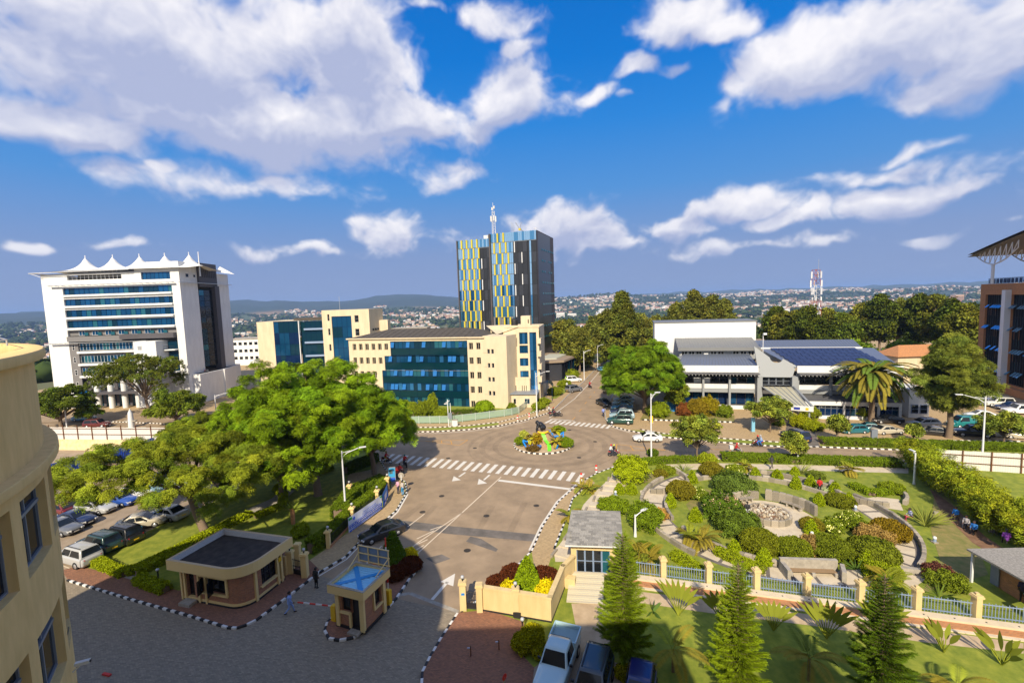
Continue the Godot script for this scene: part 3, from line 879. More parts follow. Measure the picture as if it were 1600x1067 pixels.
func own_building() -> void:
	var o := thing("round_tower","beige rounded office tower with ledge and blue-framed windows at the left edge","building",V(-26.05,0,-3.42))
	var bm: Material = mats.beige_wall
	var rr := 15.5
	var body := Geo.new()
	var wins := []
	var seg := 180
	for f in 4:
		var y0 := 19.0 - 3.7 * (f + 1)
		for k in 14:
			wins.append([k * 5,4,y0 + 1.0,y0 + 3.05])
	var p := func(i: float,y: float,r: float) -> Vector3:
		var a: float = i / seg * TAU
		return V(cos(a) * r,y,-sin(a) * r)
	for i in seg:
		var holes := []
		for w in wins:
			if i >= w[0] and i < w[0] + w[1]:
				holes.append([w[2],w[3],i == w[0],i == w[0] + w[1] - 1])
		holes.sort_custom(func(a,b): return a[0] < b[0])
		var y := -3.4
		for h in holes + [[19.0,19.0,false,false]]:
			if h[0] > y:
				body.tris(p.call(i,y,rr),p.call(i + 1,y,rr),p.call(i + 1,h[0],rr),p.call(i,0,1),p.call(i + 1,0,1),p.call(i + 1,0,1))
				body.tris(p.call(i,y,rr),p.call(i + 1,h[0],rr),p.call(i,h[0],rr),p.call(i,0,1),p.call(i + 1,0,1),p.call(i,0,1))
			if h[1] > h[0]:
				body.quad(p.call(i,h[0],rr - 0.35),p.call(i,h[0],rr),p.call(i + 1,h[0],rr),p.call(i + 1,h[0],rr - 0.35))
				body.quad(p.call(i,h[1],rr),p.call(i,h[1],rr - 0.35),p.call(i + 1,h[1],rr - 0.35),p.call(i + 1,h[1],rr))
				if h[2]:
					body.quad(p.call(i,h[0],rr - 0.35),p.call(i,h[1],rr - 0.35),p.call(i,h[1],rr),p.call(i,h[0],rr))
				if h[3]:
					body.quad(p.call(i + 1,h[0],rr),p.call(i + 1,h[1],rr),p.call(i + 1,h[1],rr - 0.35),p.call(i + 1,h[0],rr - 0.35))
			y = h[1]
	obj("drum_wall",body,bm,o)
	var ledge := Geo.new()
	ledge.lathe([U(15.45,18.72),U(15.45,18.72),U(15.72,18.76),U(15.72,18.76),U(15.75,18.79),U(15.75,19.0),U(15.72,19.03),U(15.72,19.03),U(14.8,19.07)],120)
	obj("ledge",ledge,bm,o)
	var up := Geo.new()
	up.lathe([U(15.42,19.0),U(15.42,21.75)],120)
	obj("upper_wall",up,bm,o)
	var cap := Geo.new()
	cap.lathe([U(15.42,21.7),U(15.42,21.7),U(15.66,21.75),U(15.66,21.75),U(15.7,21.79),U(15.7,22.0),U(15.66,22.04),U(15.66,22.04),U(15.1,22.06),U(15.05,21.7),U(0.01,21.75)],120)
	obj("cornice",cap,bm,o)
	var rail := Geo.new()
	var prev := Vector3()
	for i in 24:
		var q: Vector3 = p.call(i * 7.5,22.16,14.9)
		rail.bar(q,q + V(0,0.22,0),0.025,5)
		if i:
			rail.bar(prev + V(0,0.2,0),q + V(0,0.2,0),0.018,5)
		prev = q
	obj("roof_rail",rail,mats.steel,o)
	for f in 4:
		var y0 := 19.0 - 3.7 * (f + 1)
		for k in 14:
			var mid := (k * 5 + 2.0) / seg * TAU
			var w := 2.0 * (rr - 0.3) * sin(4.0 / seg * PI) * 1.02
			var c := V(cos(mid) * (rr - 0.28),y0 + 1.0,-sin(mid) * (rr - 0.28))
			var win := window(o,0,0,w,2.05,0,mats.glass_dark,"grey_metal",2,1)
			win.transform = Transform3D(Basis(Vector3.UP,mid + PI / 2),c) * Transform3D(Basis(),V(-w / 2,0,0))
			var tr := Geo.new()
			tr.box(V(w / 2,1.45,0.03),V(w - 0.1,0.09,0.1))
			if f < 3:
				obj("transom",tr,mats.grey_metal,win)
	var cable := Geo.new()
	var cp := []
	for i in 13:
		var a := (20.0 + i * 2.6) / seg * TAU
		cp.append(V(cos(a) * 15.45,12.9 - i * 0.13 - 0.6 * sin(i / 12.0 * PI),-sin(a) * 15.45))
	cable.tube(cp,PackedFloat32Array([0.012,0.012,0.012,0.012,0.012,0.012,0.012,0.012,0.012,0.012,0.012,0.012,0.012]),5)
	obj("cable",cable,mats.dark_metal,o)
	var cam := thing("security_camera","small white security camera on the beige round tower wall","camera",V(-13.63,12.32,-13.2),0.4)
	var cg := Geo.new()
	cg.box(V(0,0,0),V(0.36,0.1,0.12))
	cg.bar(V(-0.05,-0.05,0),V(-0.25,-0.22,0),0.025)
	obj("housing",cg,mats.white_paint,cam)
	var lens := Geo.new()
	lens.bar(V(0.18,0,0),V(0.21,0,0),0.04,8)
	obj("lens",lens,mats.dark_metal,cam)
	var b := thing("main_office_block","long beige office block behind the viewpoint that shades the forecourt","building",V(-14,0,0.9))
	for q in [[0.0,19.2,24.2],[24.0,28.0,24.2],[19.2,76.0,17.0]]:
		bx(b,"wall",bm,V((q[0] + q[1]) / 2,q[2] / 2 - 0.2,9.0),V(q[1] - q[0],q[2] - 0.4,18.0 - 0.01 * q[0]))
		bx(b,"roof",mats.concrete,V((q[0] + q[1]) / 2,q[2] - 0.2,9.0),V(q[1] - q[0] + 0.3,0.4,18.4 - 0.01 * q[0]))

func hotel() -> void:
	var o := thing("white_hotel","tall white hotel with blue glass bands and tent roofs at left","hotel",V(-114.27,0,-112))
	var wm: Material = mats.white_wall
	plain("hotel_grey",lin(0.16,0.155,0.16),0.7)
	plain("hotel_dark",lin(0.07,0.065,0.075),0.6)
	grain("hotel_shade_side",lin(0.78,0.77,0.75),lin(0.87,0.86,0.84),9.0,0.8)
	var grey: Material = mats.hotel_grey
	var g := Geo.new()
	var strips := [[28.2,29.8],[25.5,27.15],[22.75,24.5],[20.1,21.9]]
	var holes := [Rect2(24.4,31.3,7.1,1.75),Rect2(6.4,31.75,13.3,1.15)]
	for s in strips:
		holes.append(Rect2(4.95,s[0],26.7,s[1] - s[0]))
	holes.append(Rect2(4.95,0.0,26.85,19.35))
	g.wall(33.7,33.3,holes,0.5)
	g.box(V(28.3,34.4,-4.0),V(10.8,2.25,8.0))
	g.quad(V(33.7,0,0),V(33.7,0,-6.3),V(33.7,33.3,-6.3),V(33.7,33.3,0))
	g.quad(V(33.7,0,-13.5),V(33.7,0,-19.2),V(33.7,33.3,-19.2),V(33.7,33.3,-13.5))
	g.quad(V(0,0,-19.2),V(0,0,0),V(0,33.3,0),V(0,33.3,-19.2))
	g.quad(V(33.7,0,-19.2),V(0,0,-19.2),V(0,33.3,-19.2),V(33.7,33.3,-19.2))
	obj("wall",g,wm,o)
	var roof := Geo.new()
	roof.box(V(16.85,31.5,-10.0),V(33.0,0.3,18.0))
	obj("roof",roof,mats.concrete,o)
	for s in strips:
		glazing(o,4.95,s[0],26.7,s[1] - s[0],-0.42,22,[[1.0,1,0]],[["glass_blue","glass_deep","glass_blue","glass_mid","glass_teal"]],mats.glass_navy,0.07,"window")
		bx(o,"sill_band",wm,V(18.3,s[0] - 0.28,0.25),V(26.7,0.42,0.5))
	glazing(o,24.4,31.3,7.1,1.75,-0.42,7,[[1.0,1,0]],[["glass_mid","glass_blue"]],mats.glass_navy,0.06,"window")
	var tr := Geo.new()
	for i in 14:
		tr.bar(V(6.4 + i,31.75,-0.3),V(6.4 + i,33.9,-0.3),0.06,5)
	tr.bar(V(6.4,32.9,-0.3),V(19.7,32.9,-0.3),0.05,5)
	tr.bar(V(6.4,32.4,-0.3),V(19.7,32.4,-0.3),0.04,5)
	obj("terrace_rail",tr,mats.steel,o)
	bx(o,"terrace_back",mats.hotel_dark,V(13,32.5,-3.0),V(13.4,1.6,0.2))
	for q in [[2.5,30.5,31.5],[1.0,16.45,23.5]]:
		bx(o,"sunshade",mats.steel,V((q[0] + q[2]) / 2 + 0.5,q[1],0.75),V(q[2] - q[0] + 1.5,0.12,0.5))
		var br := Geo.new()
		for i in 20:
			br.box(V(lerpf(q[0],q[2] + 1.0,i / 19.0),q[1] - 0.12,0.4),V(0.08,0.1,0.9))
		obj("bracket",br,mats.steel,o)
	bx(o,"sunshade",mats.steel,V(34.4,30.4,-9.0),V(0.5,0.12,20.5))
	bx(o,"balcony_wall",grey,V(18.3,18.75,-0.6),V(26.7,1.3,0.1))
	for i in 7:
		var x := 7.4 + i * 3.25
		window(o,x,18.15,1.5,1.15,-0.4,mats.glass_blue,"pole_white",2,1)
		bx(o,"balcony_screen",mats.glass_teal,V(x + 1.9,18.5,-0.3),V(0.9,0.8,0.06))
	bx(o,"grey_band",grey,V(11.9,17.35,0.15),V(13.9,1.25,0.5))
	bx(o,"grey_band",mats.hotel_dark,V(25.0,17.6,0.45),V(13.2,1.2,1.1))
	bx(o,"lower_wall",grey,V(6.0,8.2,-0.25),V(2.1,16.4,0.3))
	bx(o,"lower_wall",mats.hotel_dark,V(18.3,4.1,-1.2),V(26.7,8.2,0.2))
	for i in 4:
		window(o,5.6,14.6 - i * 3.1,0.62,1.35,-0.08,mats.glass_dark,"pole_white",1,2)
	for s in [[14.45,16.1],[11.4,13.1],[8.4,10.1]]:
		glazing(o,7.1,s[0],16.3,s[1] - s[0],-0.55,20,[[1.0,1,0]],[["glass_blue","glass_deep","glass_teal","glass_mid"]],mats.pole_white,0.05,"window")
		bx(o,"sill_band",wm,V(15.3,s[0] - 0.45,-0.05),V(16.6,0.5,0.9))
		bx(o,"soffit",grey,V(15.3,s[0] - 0.95,-0.5),V(16.6,0.5,0.3))
	bx(o,"entrance_block",wm,V(26.1,8.4,1.2),V(5.4,16.0,4.0))
	bx(o,"crest",mats.steel,V(24.9,14.9,3.24),V(0.9,0.9,0.06))
	for i in 3:
		bx(o,"balcony_door",mats.glass_deep,V(30.2,15.2 - i * 2.75,-0.5),V(2.4,2.0,0.06))
		bx(o,"balcony_slab",wm,V(30.3,14.0 - i * 2.75,0.3),V(2.8,0.25,1.6))
		var rl := Geo.new()
		for k in 9:
			rl.bar(V(29.0 + k * 0.33,14.1 - i * 2.75,1.05),V(29.0 + k * 0.33,15.0 - i * 2.75,1.05),0.025,4)
		rl.bar(V(28.95,15.0 - i * 2.75,1.05),V(31.7,15.0 - i * 2.75,1.05),0.035,4)
		obj("balcony_rail",rl,mats.dark_metal,o)
	for i in 5:
		var cg := Geo.new()
		cg.tube([V(11.8 + i * 3.3,0,1.2),V(11.8 + i * 3.3,8.0,1.2)],[0.62,0.62],14)
		obj("column",cg,wm,o)
		window(o,8.6 + i * 3.3,4.9,2.2,1.1,-1.0,mats.glass_teal,"pole_white",4,2)
		window(o,8.6 + i * 3.3,6.6,2.2,1.1,-1.0,mats.glass_teal,"pole_white",4,2)
		bx(o,"shop_front",mats.glass_deep,V(9.7 + i * 3.3,1.7,-1.05),V(2.4,3.0,0.1))
	bx(o,"canopy",mats.hotel_dark,V(17.5,4.05,0.9),V(18.0,0.55,3.6))
	bx(o,"sign_board",mats.blue_paint,V(9.2,4.7,2.75),V(2.9,0.95,0.12))
	bx(o,"sign_stripe",mats.white_paint,V(9.5,4.75,2.82),V(1.6,0.16,0.03))
	bx(o,"sign_mark",mats.red_paint,V(8.2,4.75,2.82),V(0.4,0.3,0.03))
	var sh := Geo.new()
	sh.box(V(33.6,32.6,-9.9),V(1.2,6.1,7.2))
	sh.box(V(33.8,15.0,-12.6),V(1.6,29.6,1.8))
	obj("stair_shaft",sh,mats.hotel_dark,o)
	for i in 9:
		bx(o,"shaft_slot",mats.black_paint,V(34.22,32.9,-7.0 - i * 0.72),V(0.05,1.9,0.28))
	for i in 14:
		for k in 2:
			bx(o,"stair_pane",pick(["glass_deep","glass_dark","glass_teal"]) if k == 0 else mats.glass_dark,V(33.75,9.4 + i * 1.43,-7.3 - k * 2.6),V(0.06,1.36,1.8 if k == 0 else 3.1))
	bx(o,"side_window",mats.glass_dark,V(33.72,32.2,-2.7),V(0.06,0.8,0.9))
	bx(o,"side_window",mats.glass_dark,V(33.72,32.2,-5.3),V(0.06,0.6,0.6))
	var peaks := [7.5,14.4,21.1,27.5,33.6]
	var rings := []
	for iz in 19:
		var row := PackedVector3Array()
		var z := 1.2 - iz * 0.66
		for ix in 90:
			var x := -1.6 + ix * 0.43
			var y := 33.75
			for pk in peaks:
				var d := U((x - pk) * 0.9,(z + 4.2) * 0.72).length()
				y += 3.5 * exp(-d / 1.2)
			y += 0.55 * (1.0 - absf(z + 4.7) / 6.0)
			row.append(V(x,y,z))
		rings.append(row)
	var tn := Geo.new()
	tn.loft(rings,false)
	plain("membrane",lin(0.74,0.73,0.70),0.7)
	obj("tent_roof",tn,mats.membrane,o)
	for pk in peaks + [36.0]:
		var mp := Geo.new()
		mp.tube([V(pk,32.0,-4.2),V(pk,38.1,-4.2)],[0.16,0.10],6)
		obj("tent_mast",mp,mats.pole_white,o)
	var tips := Geo.new()
	for i in 8:
		tips.bar(V(-1.6 + i * 0.1,33.6,1.2 - i * 1.5),V(0.6,32.6,0.6 - i * 1.5),0.06,4)
	tips.bar(V(-1.6,33.55,1.2),V(-1.6,33.55,-10.5),0.09,5)
	tips.bar(V(-1.6,33.55,1.2),V(22.6,33.8,1.2),0.08,5)
	obj("tent_edge",tips,mats.pole_white,o)
	var tl := Geo.new()
	tl.tri(V(33.7,33.8,-14),V(37.0,33.2,-17),V(33.7,34.4,-19))
	tl.tri(V(33.7,35.4,-16),V(33.7,33.8,-14),V(37.0,33.2,-17))
	obj("tent_tail",tl,mats.membrane,o)

	var a := thing("white_annex","low white windowless annex to the right of the tall white hotel","building",V(-78.8,0,-113.5),0.0)
	var ag := Geo.new()
	ag.prism(PackedVector2Array([U(0,0),U(0.7,-8.5),U(-1.7,-20),U(-14,-20),U(-14,1.4)]),0.0,7.4)
	obj("wall",ag,wm,a)
	var rg := Geo.new()
	rg.prism(PackedVector2Array([U(-0.4,-0.6),U(0.2,-8.4),U(-2.1,-19.5),U(-13.6,-19.5),U(-13.6,0.9)]),7.38,7.44,false)
	obj("roof",rg,mats.felt,a)
	for i in 8:
		bx(a,"roof_unit",mats.red_paint if i % 3 == 1 else mats.concrete,V(-1.2 - i * 0.75,7.7,-4.5 - i * 0.2),V(0.5,0.5,0.7),i * 0.3)
	bx(a,"pilaster",wm,V(0.75,3.72,-8.6),V(0.5,7.45,0.7))

func cream_offices() -> void:
	var cm: Material = mats.cream_wall
	var o := thing("cream_office_building","cream office building with stepped blue glass front and dark hipped roof","office building",V(-38.46,0,-106.66),-0.2562)
	var holes := [Rect2(10.85,11.5,18.75,3.35),Rect2(9.2,8.15,20.4,3.35),Rect2(8.4,0.1,21.2,8.05)]
	var wins := []
	for f in 5:
		var y := 12.85 - f * 3.22
		for k in 6:
			if f == 0 or f == 1 and k < 5 or f > 1:
				wins.append(Rect2(1.02 + k * 1.66,y,0.95,1.5))
		wins.append(Rect2(29.95,y,0.95,1.5))
		wins.append(Rect2(31.65,y,0.95,1.5))
	var all := holes.duplicate()
	for w in wins:
		if w.end.x < 8.2 or w.position.x > 29 or w.position.y > 12 or (w.position.y > 9 and w.end.x < 9.0):
			all.append(w)
			window(o,w.position.x,w.position.y,w.size.x,w.size.y,-0.3,mats.glass_dark,"curtain",2,1)
			if rng.randf() < 0.6:
				bx(o,"blind",mats.curtain,V(w.position.x + 0.2,w.position.y + 0.7,-0.34),V(0.22,1.4,0.02))
	var g := Geo.new()
	g.wall(33.2,15.4,all,0.35)
	g.quad(V(0,0,-15),V(0,0,0),V(0,15.4,0),V(0,15.4,-15))
	g.quad(V(33.2,0,-15),V(0,0,-15),V(0,15.4,-15),V(33.2,15.4,-15))
	obj("wall",g,cm,o)
	var kinds := [["glass_blue","glass_deep","glass_blue","glass_mid","glass_bright","glass_teal","glass_deep"],["glass_spandrel"],["glass_teal","glass_deep","glass_blue"]]
	for f in 5:
		var x0 := 10.85 if f == 0 else (9.2 if f == 1 else 8.4)
		var top := 14.85 - f * 3.22
		var hh := 3.22 if f < 4 else 1.87
		var n := int(roundf((29.6 - x0) / 0.98))
		glazing(o,x0,top - hh,29.6 - x0,hh,-0.25,n,[[0.5,4,1],[0.5,1,0]] if f < 4 else [[1.0,1,2]],kinds,mats.glass_navy,0.05)
		if f < 4:
			for k in 6:
				var sx := x0 + 0.5 + floorf(rnd(0,n - 1)) * 0.98
				var sash := bx(o,"open_sash",mats.glass_bright,V(sx,top - 0.85,0.0),V(0.85,1.25,0.04))
				sash.transform = Transform3D(Basis(Vector3.RIGHT,-0.28),sash.position) * Transform3D(Basis.from_scale(V(0.85,1.25,0.04)),Vector3.ZERO)
	var ev := Geo.new()
	ev.box(V(16.6,15.52,-7.5),V(34.0,0.26,15.8))
	obj("eaves",ev,cm,o)
	var rf := Geo.new()
	var b := [V(0.3,15.66,0.1),V(32.9,15.66,0.1),V(32.9,15.66,-15.1),V(0.3,15.66,-15.1)]
	var r0 := V(7.0,17.3,-7.5)
	var r1 := V(27.0,17.3,-7.5)
	rf.quad(b[0],b[1],r1,r0); rf.quad(b[2],b[3],r0,r1)
	rf.tri(b[1],b[2],r1); rf.tri(b[3],b[0],r0)
	obj("roof",rf,mats.roof_dark,o)
	var ribs := Geo.new()
	for i in 20:
		var x := 1.8 + i * 1.6
		var t := clampf(minf((x - 0.3) / 6.7,(32.9 - x) / 5.9),0.0,1.0)
		ribs.bar(V(x,15.68,0.1),V(x,15.68 + 1.64 * t,0.1 - 7.6 * t),0.04,4)
	obj("roof_seams",ribs,mats.felt,o)
	var p := Geo.new()
	var ph := []
	for f in 4:
		for k in 2:
			ph.append(Rect2(1.0 + k * 0.95,11.95 - f * 3.05,0.6,1.0))
	p.x = Transform3D(Basis(Vector3.UP,-0.157),V(33.2,0,0))
	p.wall(5.6,15.8,ph,0.3)
	p.quad(V(5.6,0,0),V(5.6,0,-11),V(5.6,15.8,-11),V(5.6,15.8,0))
	p.quad(V(0,0,-9),V(0,0,0),V(0,15.8,0),V(0,15.8,-9))
	p.quad(V(0,15.8,0),V(5.6,15.8,0),V(5.6,15.8,-11),V(0,15.8,-9))
	obj("end_pier",p,cm,o)
	for r in ph:
		var w := window(o,0,0,r.size.x,r.size.y,0,mats.glass_dark,"grey_metal",1,1)
		w.transform = p.x * Transform3D(Basis(),V(r.position.x,r.position.y,-0.26))
	var line := Geo.new()
	line.x = p.x
	for y in [3.0,6.05,9.1,12.15]:
		line.box(V(0.4,y,0.01),V(0.8,0.05,0.03))
	obj("string_course",line,mats.concrete,o)
	var w2 := thing("cream_office_wing","cream wing with bright blue window bays right of the cream office front","office building",V(-1.9,0,-101.5),-0.157)
	w2.scale.x = 0.70
	var wg := Geo.new()
	var bays := []
	for f in 5:
		bays.append(Rect2(5.1,14.3 - f * 2.85 if f else 13.5,2.7,1.75 if f else 2.6))
	bays.append(Rect2(8.35,3.2,2.2,12.9))
	bays.append(Rect2(1.2,13.0,3.2,1.9))
	for f in 3:
		bays.append(Rect2(1.4,3.2 + f * 2.8,0.5,1.7)); bays.append(Rect2(2.5,3.2 + f * 2.8,0.5,1.7)); bays.append(Rect2(3.6,3.2 + f * 2.8,0.5,1.7))
	wg.wall(11.4,17.2,bays,0.4)
	wg.quad(V(11.4,0,0),V(11.4,0,-14),V(11.4,17.2,-14),V(11.4,17.2,0))
	wg.quad(V(0,17.2,0),V(11.4,17.2,0),V(11.4,17.2,-14),V(0,17.2,-14))
	wg.quad(V(-2,15.8,0.3),V(5,17.4,0.3),V(5,17.4,-12),V(-8,17.4,-8))
	obj("wall",wg,cm,w2)
	for r in bays:
		if r.size.x > 1.0:
			glazing(w2,r.position.x,r.position.y,r.size.x,r.size.y,-0.3,maxi(2,int(r.size.x / 0.9)),[[0.34,1,0],[0.33,1,0],[0.33,1,0]] if r.size.y > 4 else [[1.0,1,0]],[["glass_mid","glass_bright","glass_blue"]],mats.glass_navy,0.06)
		else:
			window(w2,r.position.x,r.position.y,r.size.x,r.size.y,-0.3,mats.glass_dark,"grey_metal",1,2)
	bx(w2,"parapet",cm,V(6.0,17.45,-0.2),V(11.2,0.5,0.6))
	bx(w2,"parapet",cm,V(1.0,16.6,-5.0),V(13.0,1.5,0.5))
	bx(w2,"stair_head",cm,V(7.0,18.6,-3.0),V(3.0,2.2,3.0))
	bx(w2,"vent_slot",mats.glass_dark,V(7.9,18.5,-1.48),V(0.3,0.9,0.05))
	for f in 4:
		bx(w2,"balcony",cm,V(11.5,5.6 + f * 2.85,-0.6),V(1.1,1.1,2.6))
		bx(w2,"balcony_window",mats.glass_mid,V(11.43,7.1 + f * 2.85,-1.0),V(0.08,1.5,2.0))
	var tank := Geo.new()
	tank.lathe([U(0.01,19.2),U(1.0,19.1),U(1.1,18.6),U(1.1,17.25)],16,V(3.2,0,-2.6))
	obj("water_tank",tank,mats.black_paint,w2)
	var lg := Geo.new()
	for k in 8:
		lg.box(V(0.9 + k * 0.22,14.3,0.02),V(0.14,0.3,0.04))
	lg.x = Transform3D(Basis(),V(-2.2,0,4.9))
	plain("bronze",lin(0.16,0.06,0.02),0.5,0.3)
	obj("wall_lettering",lg,mats.bronze,w2)
	var l := thing("gate_lodge","low cream lodge with flat grey roof before the office wing","lodge",V(-0.6,0,-97.0),-0.157)
	l.scale.x = 0.66
	bx(l,"wall",cm,V(4.1,1.5,-3.0),V(8.2,3.0,5.5))
	bx(l,"roof",mats.grey_metal,V(4.3,3.12,-2.9),V(9.0,0.24,6.0))
	window(l,0.7,0.9,0.9,1.2,-0.21,mats.glass_dark,"white_paint",1,1)
	window(l,4.4,0.9,1.7,1.2,-0.21,mats.glass_deep,"white_paint",2,1)
	var po := thing("porch_block","cream porch block with roof planting behind the low lodge","porch",V(-0.8,0,-100),-0.157)
	po.scale.x = 0.5
	var pg := Geo.new()
	pg.wall(9.0,5.8,[Rect2(2.0,2.6,0.9,1.8),Rect2(5.4,2.4,0.3,2.0),Rect2(6.3,2.4,0.3,2.0),Rect2(7.2,2.4,0.3,2.0)],0.3)
	pg.quad(V(9,0,0),V(9,0,-5),V(9,5.8,-5),V(9,5.8,0))
	pg.quad(V(0,5.8,0),V(9,5.8,0),V(9,5.8,-5),V(0,5.8,-5))
	pg.box(V(4.5,6.0,-0.2),V(9.0,0.5,0.4))
	obj("wall",pg,cm,po)
	bx(po,"door",mats.glass_dark,V(2.45,3.5,-0.28),V(0.9,1.8,0.04))
	for k in 3:
		bx(po,"slot_window",mats.glass_dark,V(5.55 + k * 0.9,3.4,-0.28),V(0.3,2.0,0.04))
	var cn := thing("entrance_canopy","dark blue barrel-vaulted glass entrance canopy at the office wing","canopy",V(3.4,0,-104.5),-0.157)
	cn.scale = V(0.72,1,0.8)
	var vg := Geo.new()
	var rings := []
	for k in 2:
		var ring := PackedVector3Array()
		for j in 9:
			var an := PI * j / 8.0
			ring.append(V(2.4 - cos(an) * 2.4 + k * 3.6,3.2 + sin(an) * 1.2,-k * 0.2 + 1.0))
		rings.append(ring)
	for q in 2:
		var rr := []
		for k in 2:
			var ring := PackedVector3Array()
			for j in 9:
				var an := PI * j / 8.0
				ring.append(V(q * 4.2 + 1.9 - cos(an) * 1.9,3.1 + sin(an) * 1.2,1.5 - k * 4.5))
			rr.append(ring)
		vg.loft(rr,false)
	obj("vault",vg,mats.glass_navy,cn)
	for k in 5:
		bx(cn,"post",mats.glass_navy,V(0.2 + k * 1.9,1.6,1.4),V(0.14,3.2,0.14))
	bx(cn,"steps",mats.concrete,V(3.4,0.4,2.2),V(7.0,0.7,2.2))
	var r := thing("rear_cream_building","cream building with dark blue curtain walls behind the big tree","office building",V(-70.0,0,-125))
	var rg := Geo.new()
	rg.wall(4.6,19.7,[],0.1)
	rg.quad(V(0,0,-16),V(0,0,0),V(0,19.7,0),V(0,19.7,-16))
	rg.quad(V(0,19.7,0),V(18.5,19.7,-0.5),V(18.5,19.7,-16),V(0,19.7,-16))
	var rw := [Rect2(2.6,6.0,5.4,14.6)]
	for f in 3:
		rw.append(Rect2(1.5,11.6 + f * 3.9 if f else 11.2,0.55,1.8)); rw.append(Rect2(8.9,11.4 + f * 3.7,1.1,1.9))
	rg.x = Transform3D(Basis(),V(18.3,0,0.6))
	rg.wall(12.9,22.3,rw,0.35)
	rg.quad(V(12.9,0,0),V(14.4,0,-8),V(14.4,22.3,-8),V(12.9,22.3,0))
	rg.quad(V(0,0,-8),V(0,0,0),V(0,22.3,0),V(0,22.3,-8))
	rg.quad(V(0,22.3,0),V(12.9,22.3,0),V(14.4,22.3,-8),V(0,22.3,-8))
	obj("wall",rg,cm,r)
	for q in rw:
		if q.size.x < 2.0:
			window(r,18.3 + q.position.x,q.position.y,q.size.x,q.size.y,0.32,mats.glass_dark,"grey_metal",1,2)
	glazing(r,20.9,6.0,5.4,14.6,0.3,4,[[0.2,1,0],[0.2,1,0],[0.2,1,0],[0.2,1,0],[0.2,1,0]],[["glass_deep","glass_blue","glass_blue","glass_mid"]],mats.glass_navy,0.06)
	glazing(r,4.6,4.0,6.9,15.6,-0.05,5,[[0.2,1,0],[0.2,1,0],[0.2,1,0],[0.2,1,0],[0.2,1,0]],[["glass_deep","glass_blue","glass_navy"]],mats.glass_navy,0.06)
	glazing(r,11.6,4.0,6.9,15.4,-0.9,5,[[0.2,1,0],[0.2,1,0],[0.2,1,0],[0.2,1,0],[0.2,1,0]],[["glass_deep","glass_deep","glass_spandrel"]],mats.glass_navy,0.06)
	bx(r,"corner_post",mats.pole_white,V(11.55,11.8,0.0),V(0.2,15.8,0.3))
	for f in 3:
		bx(r,"blue_ledge",mats.blue_frame,V(15.6,9.9 + f * 3.7,-0.6),V(5.8,0.5,0.6))
	bx(r,"roof",mats.roof_dark,V(14.0,20.1,-6.0),V(9.0,0.6,9.0))
	var an := Geo.new()
	an.bar(V(22.0,22.3,-3),V(22.0,26.0,-3),0.05,5)
	obj("antenna",an,mats.steel,r)
	for k in 4:
		bx(r,"vent_slot",mats.glass_dark,V(31.55 + k * 0.24,16.6,-0.9 - k * 1.4),V(0.08,0.6,0.9),-1.38)
	bx(r,"rear_stub",cm,V(33.4,9.5,-6.5),V(2.5,19.0,3.0))

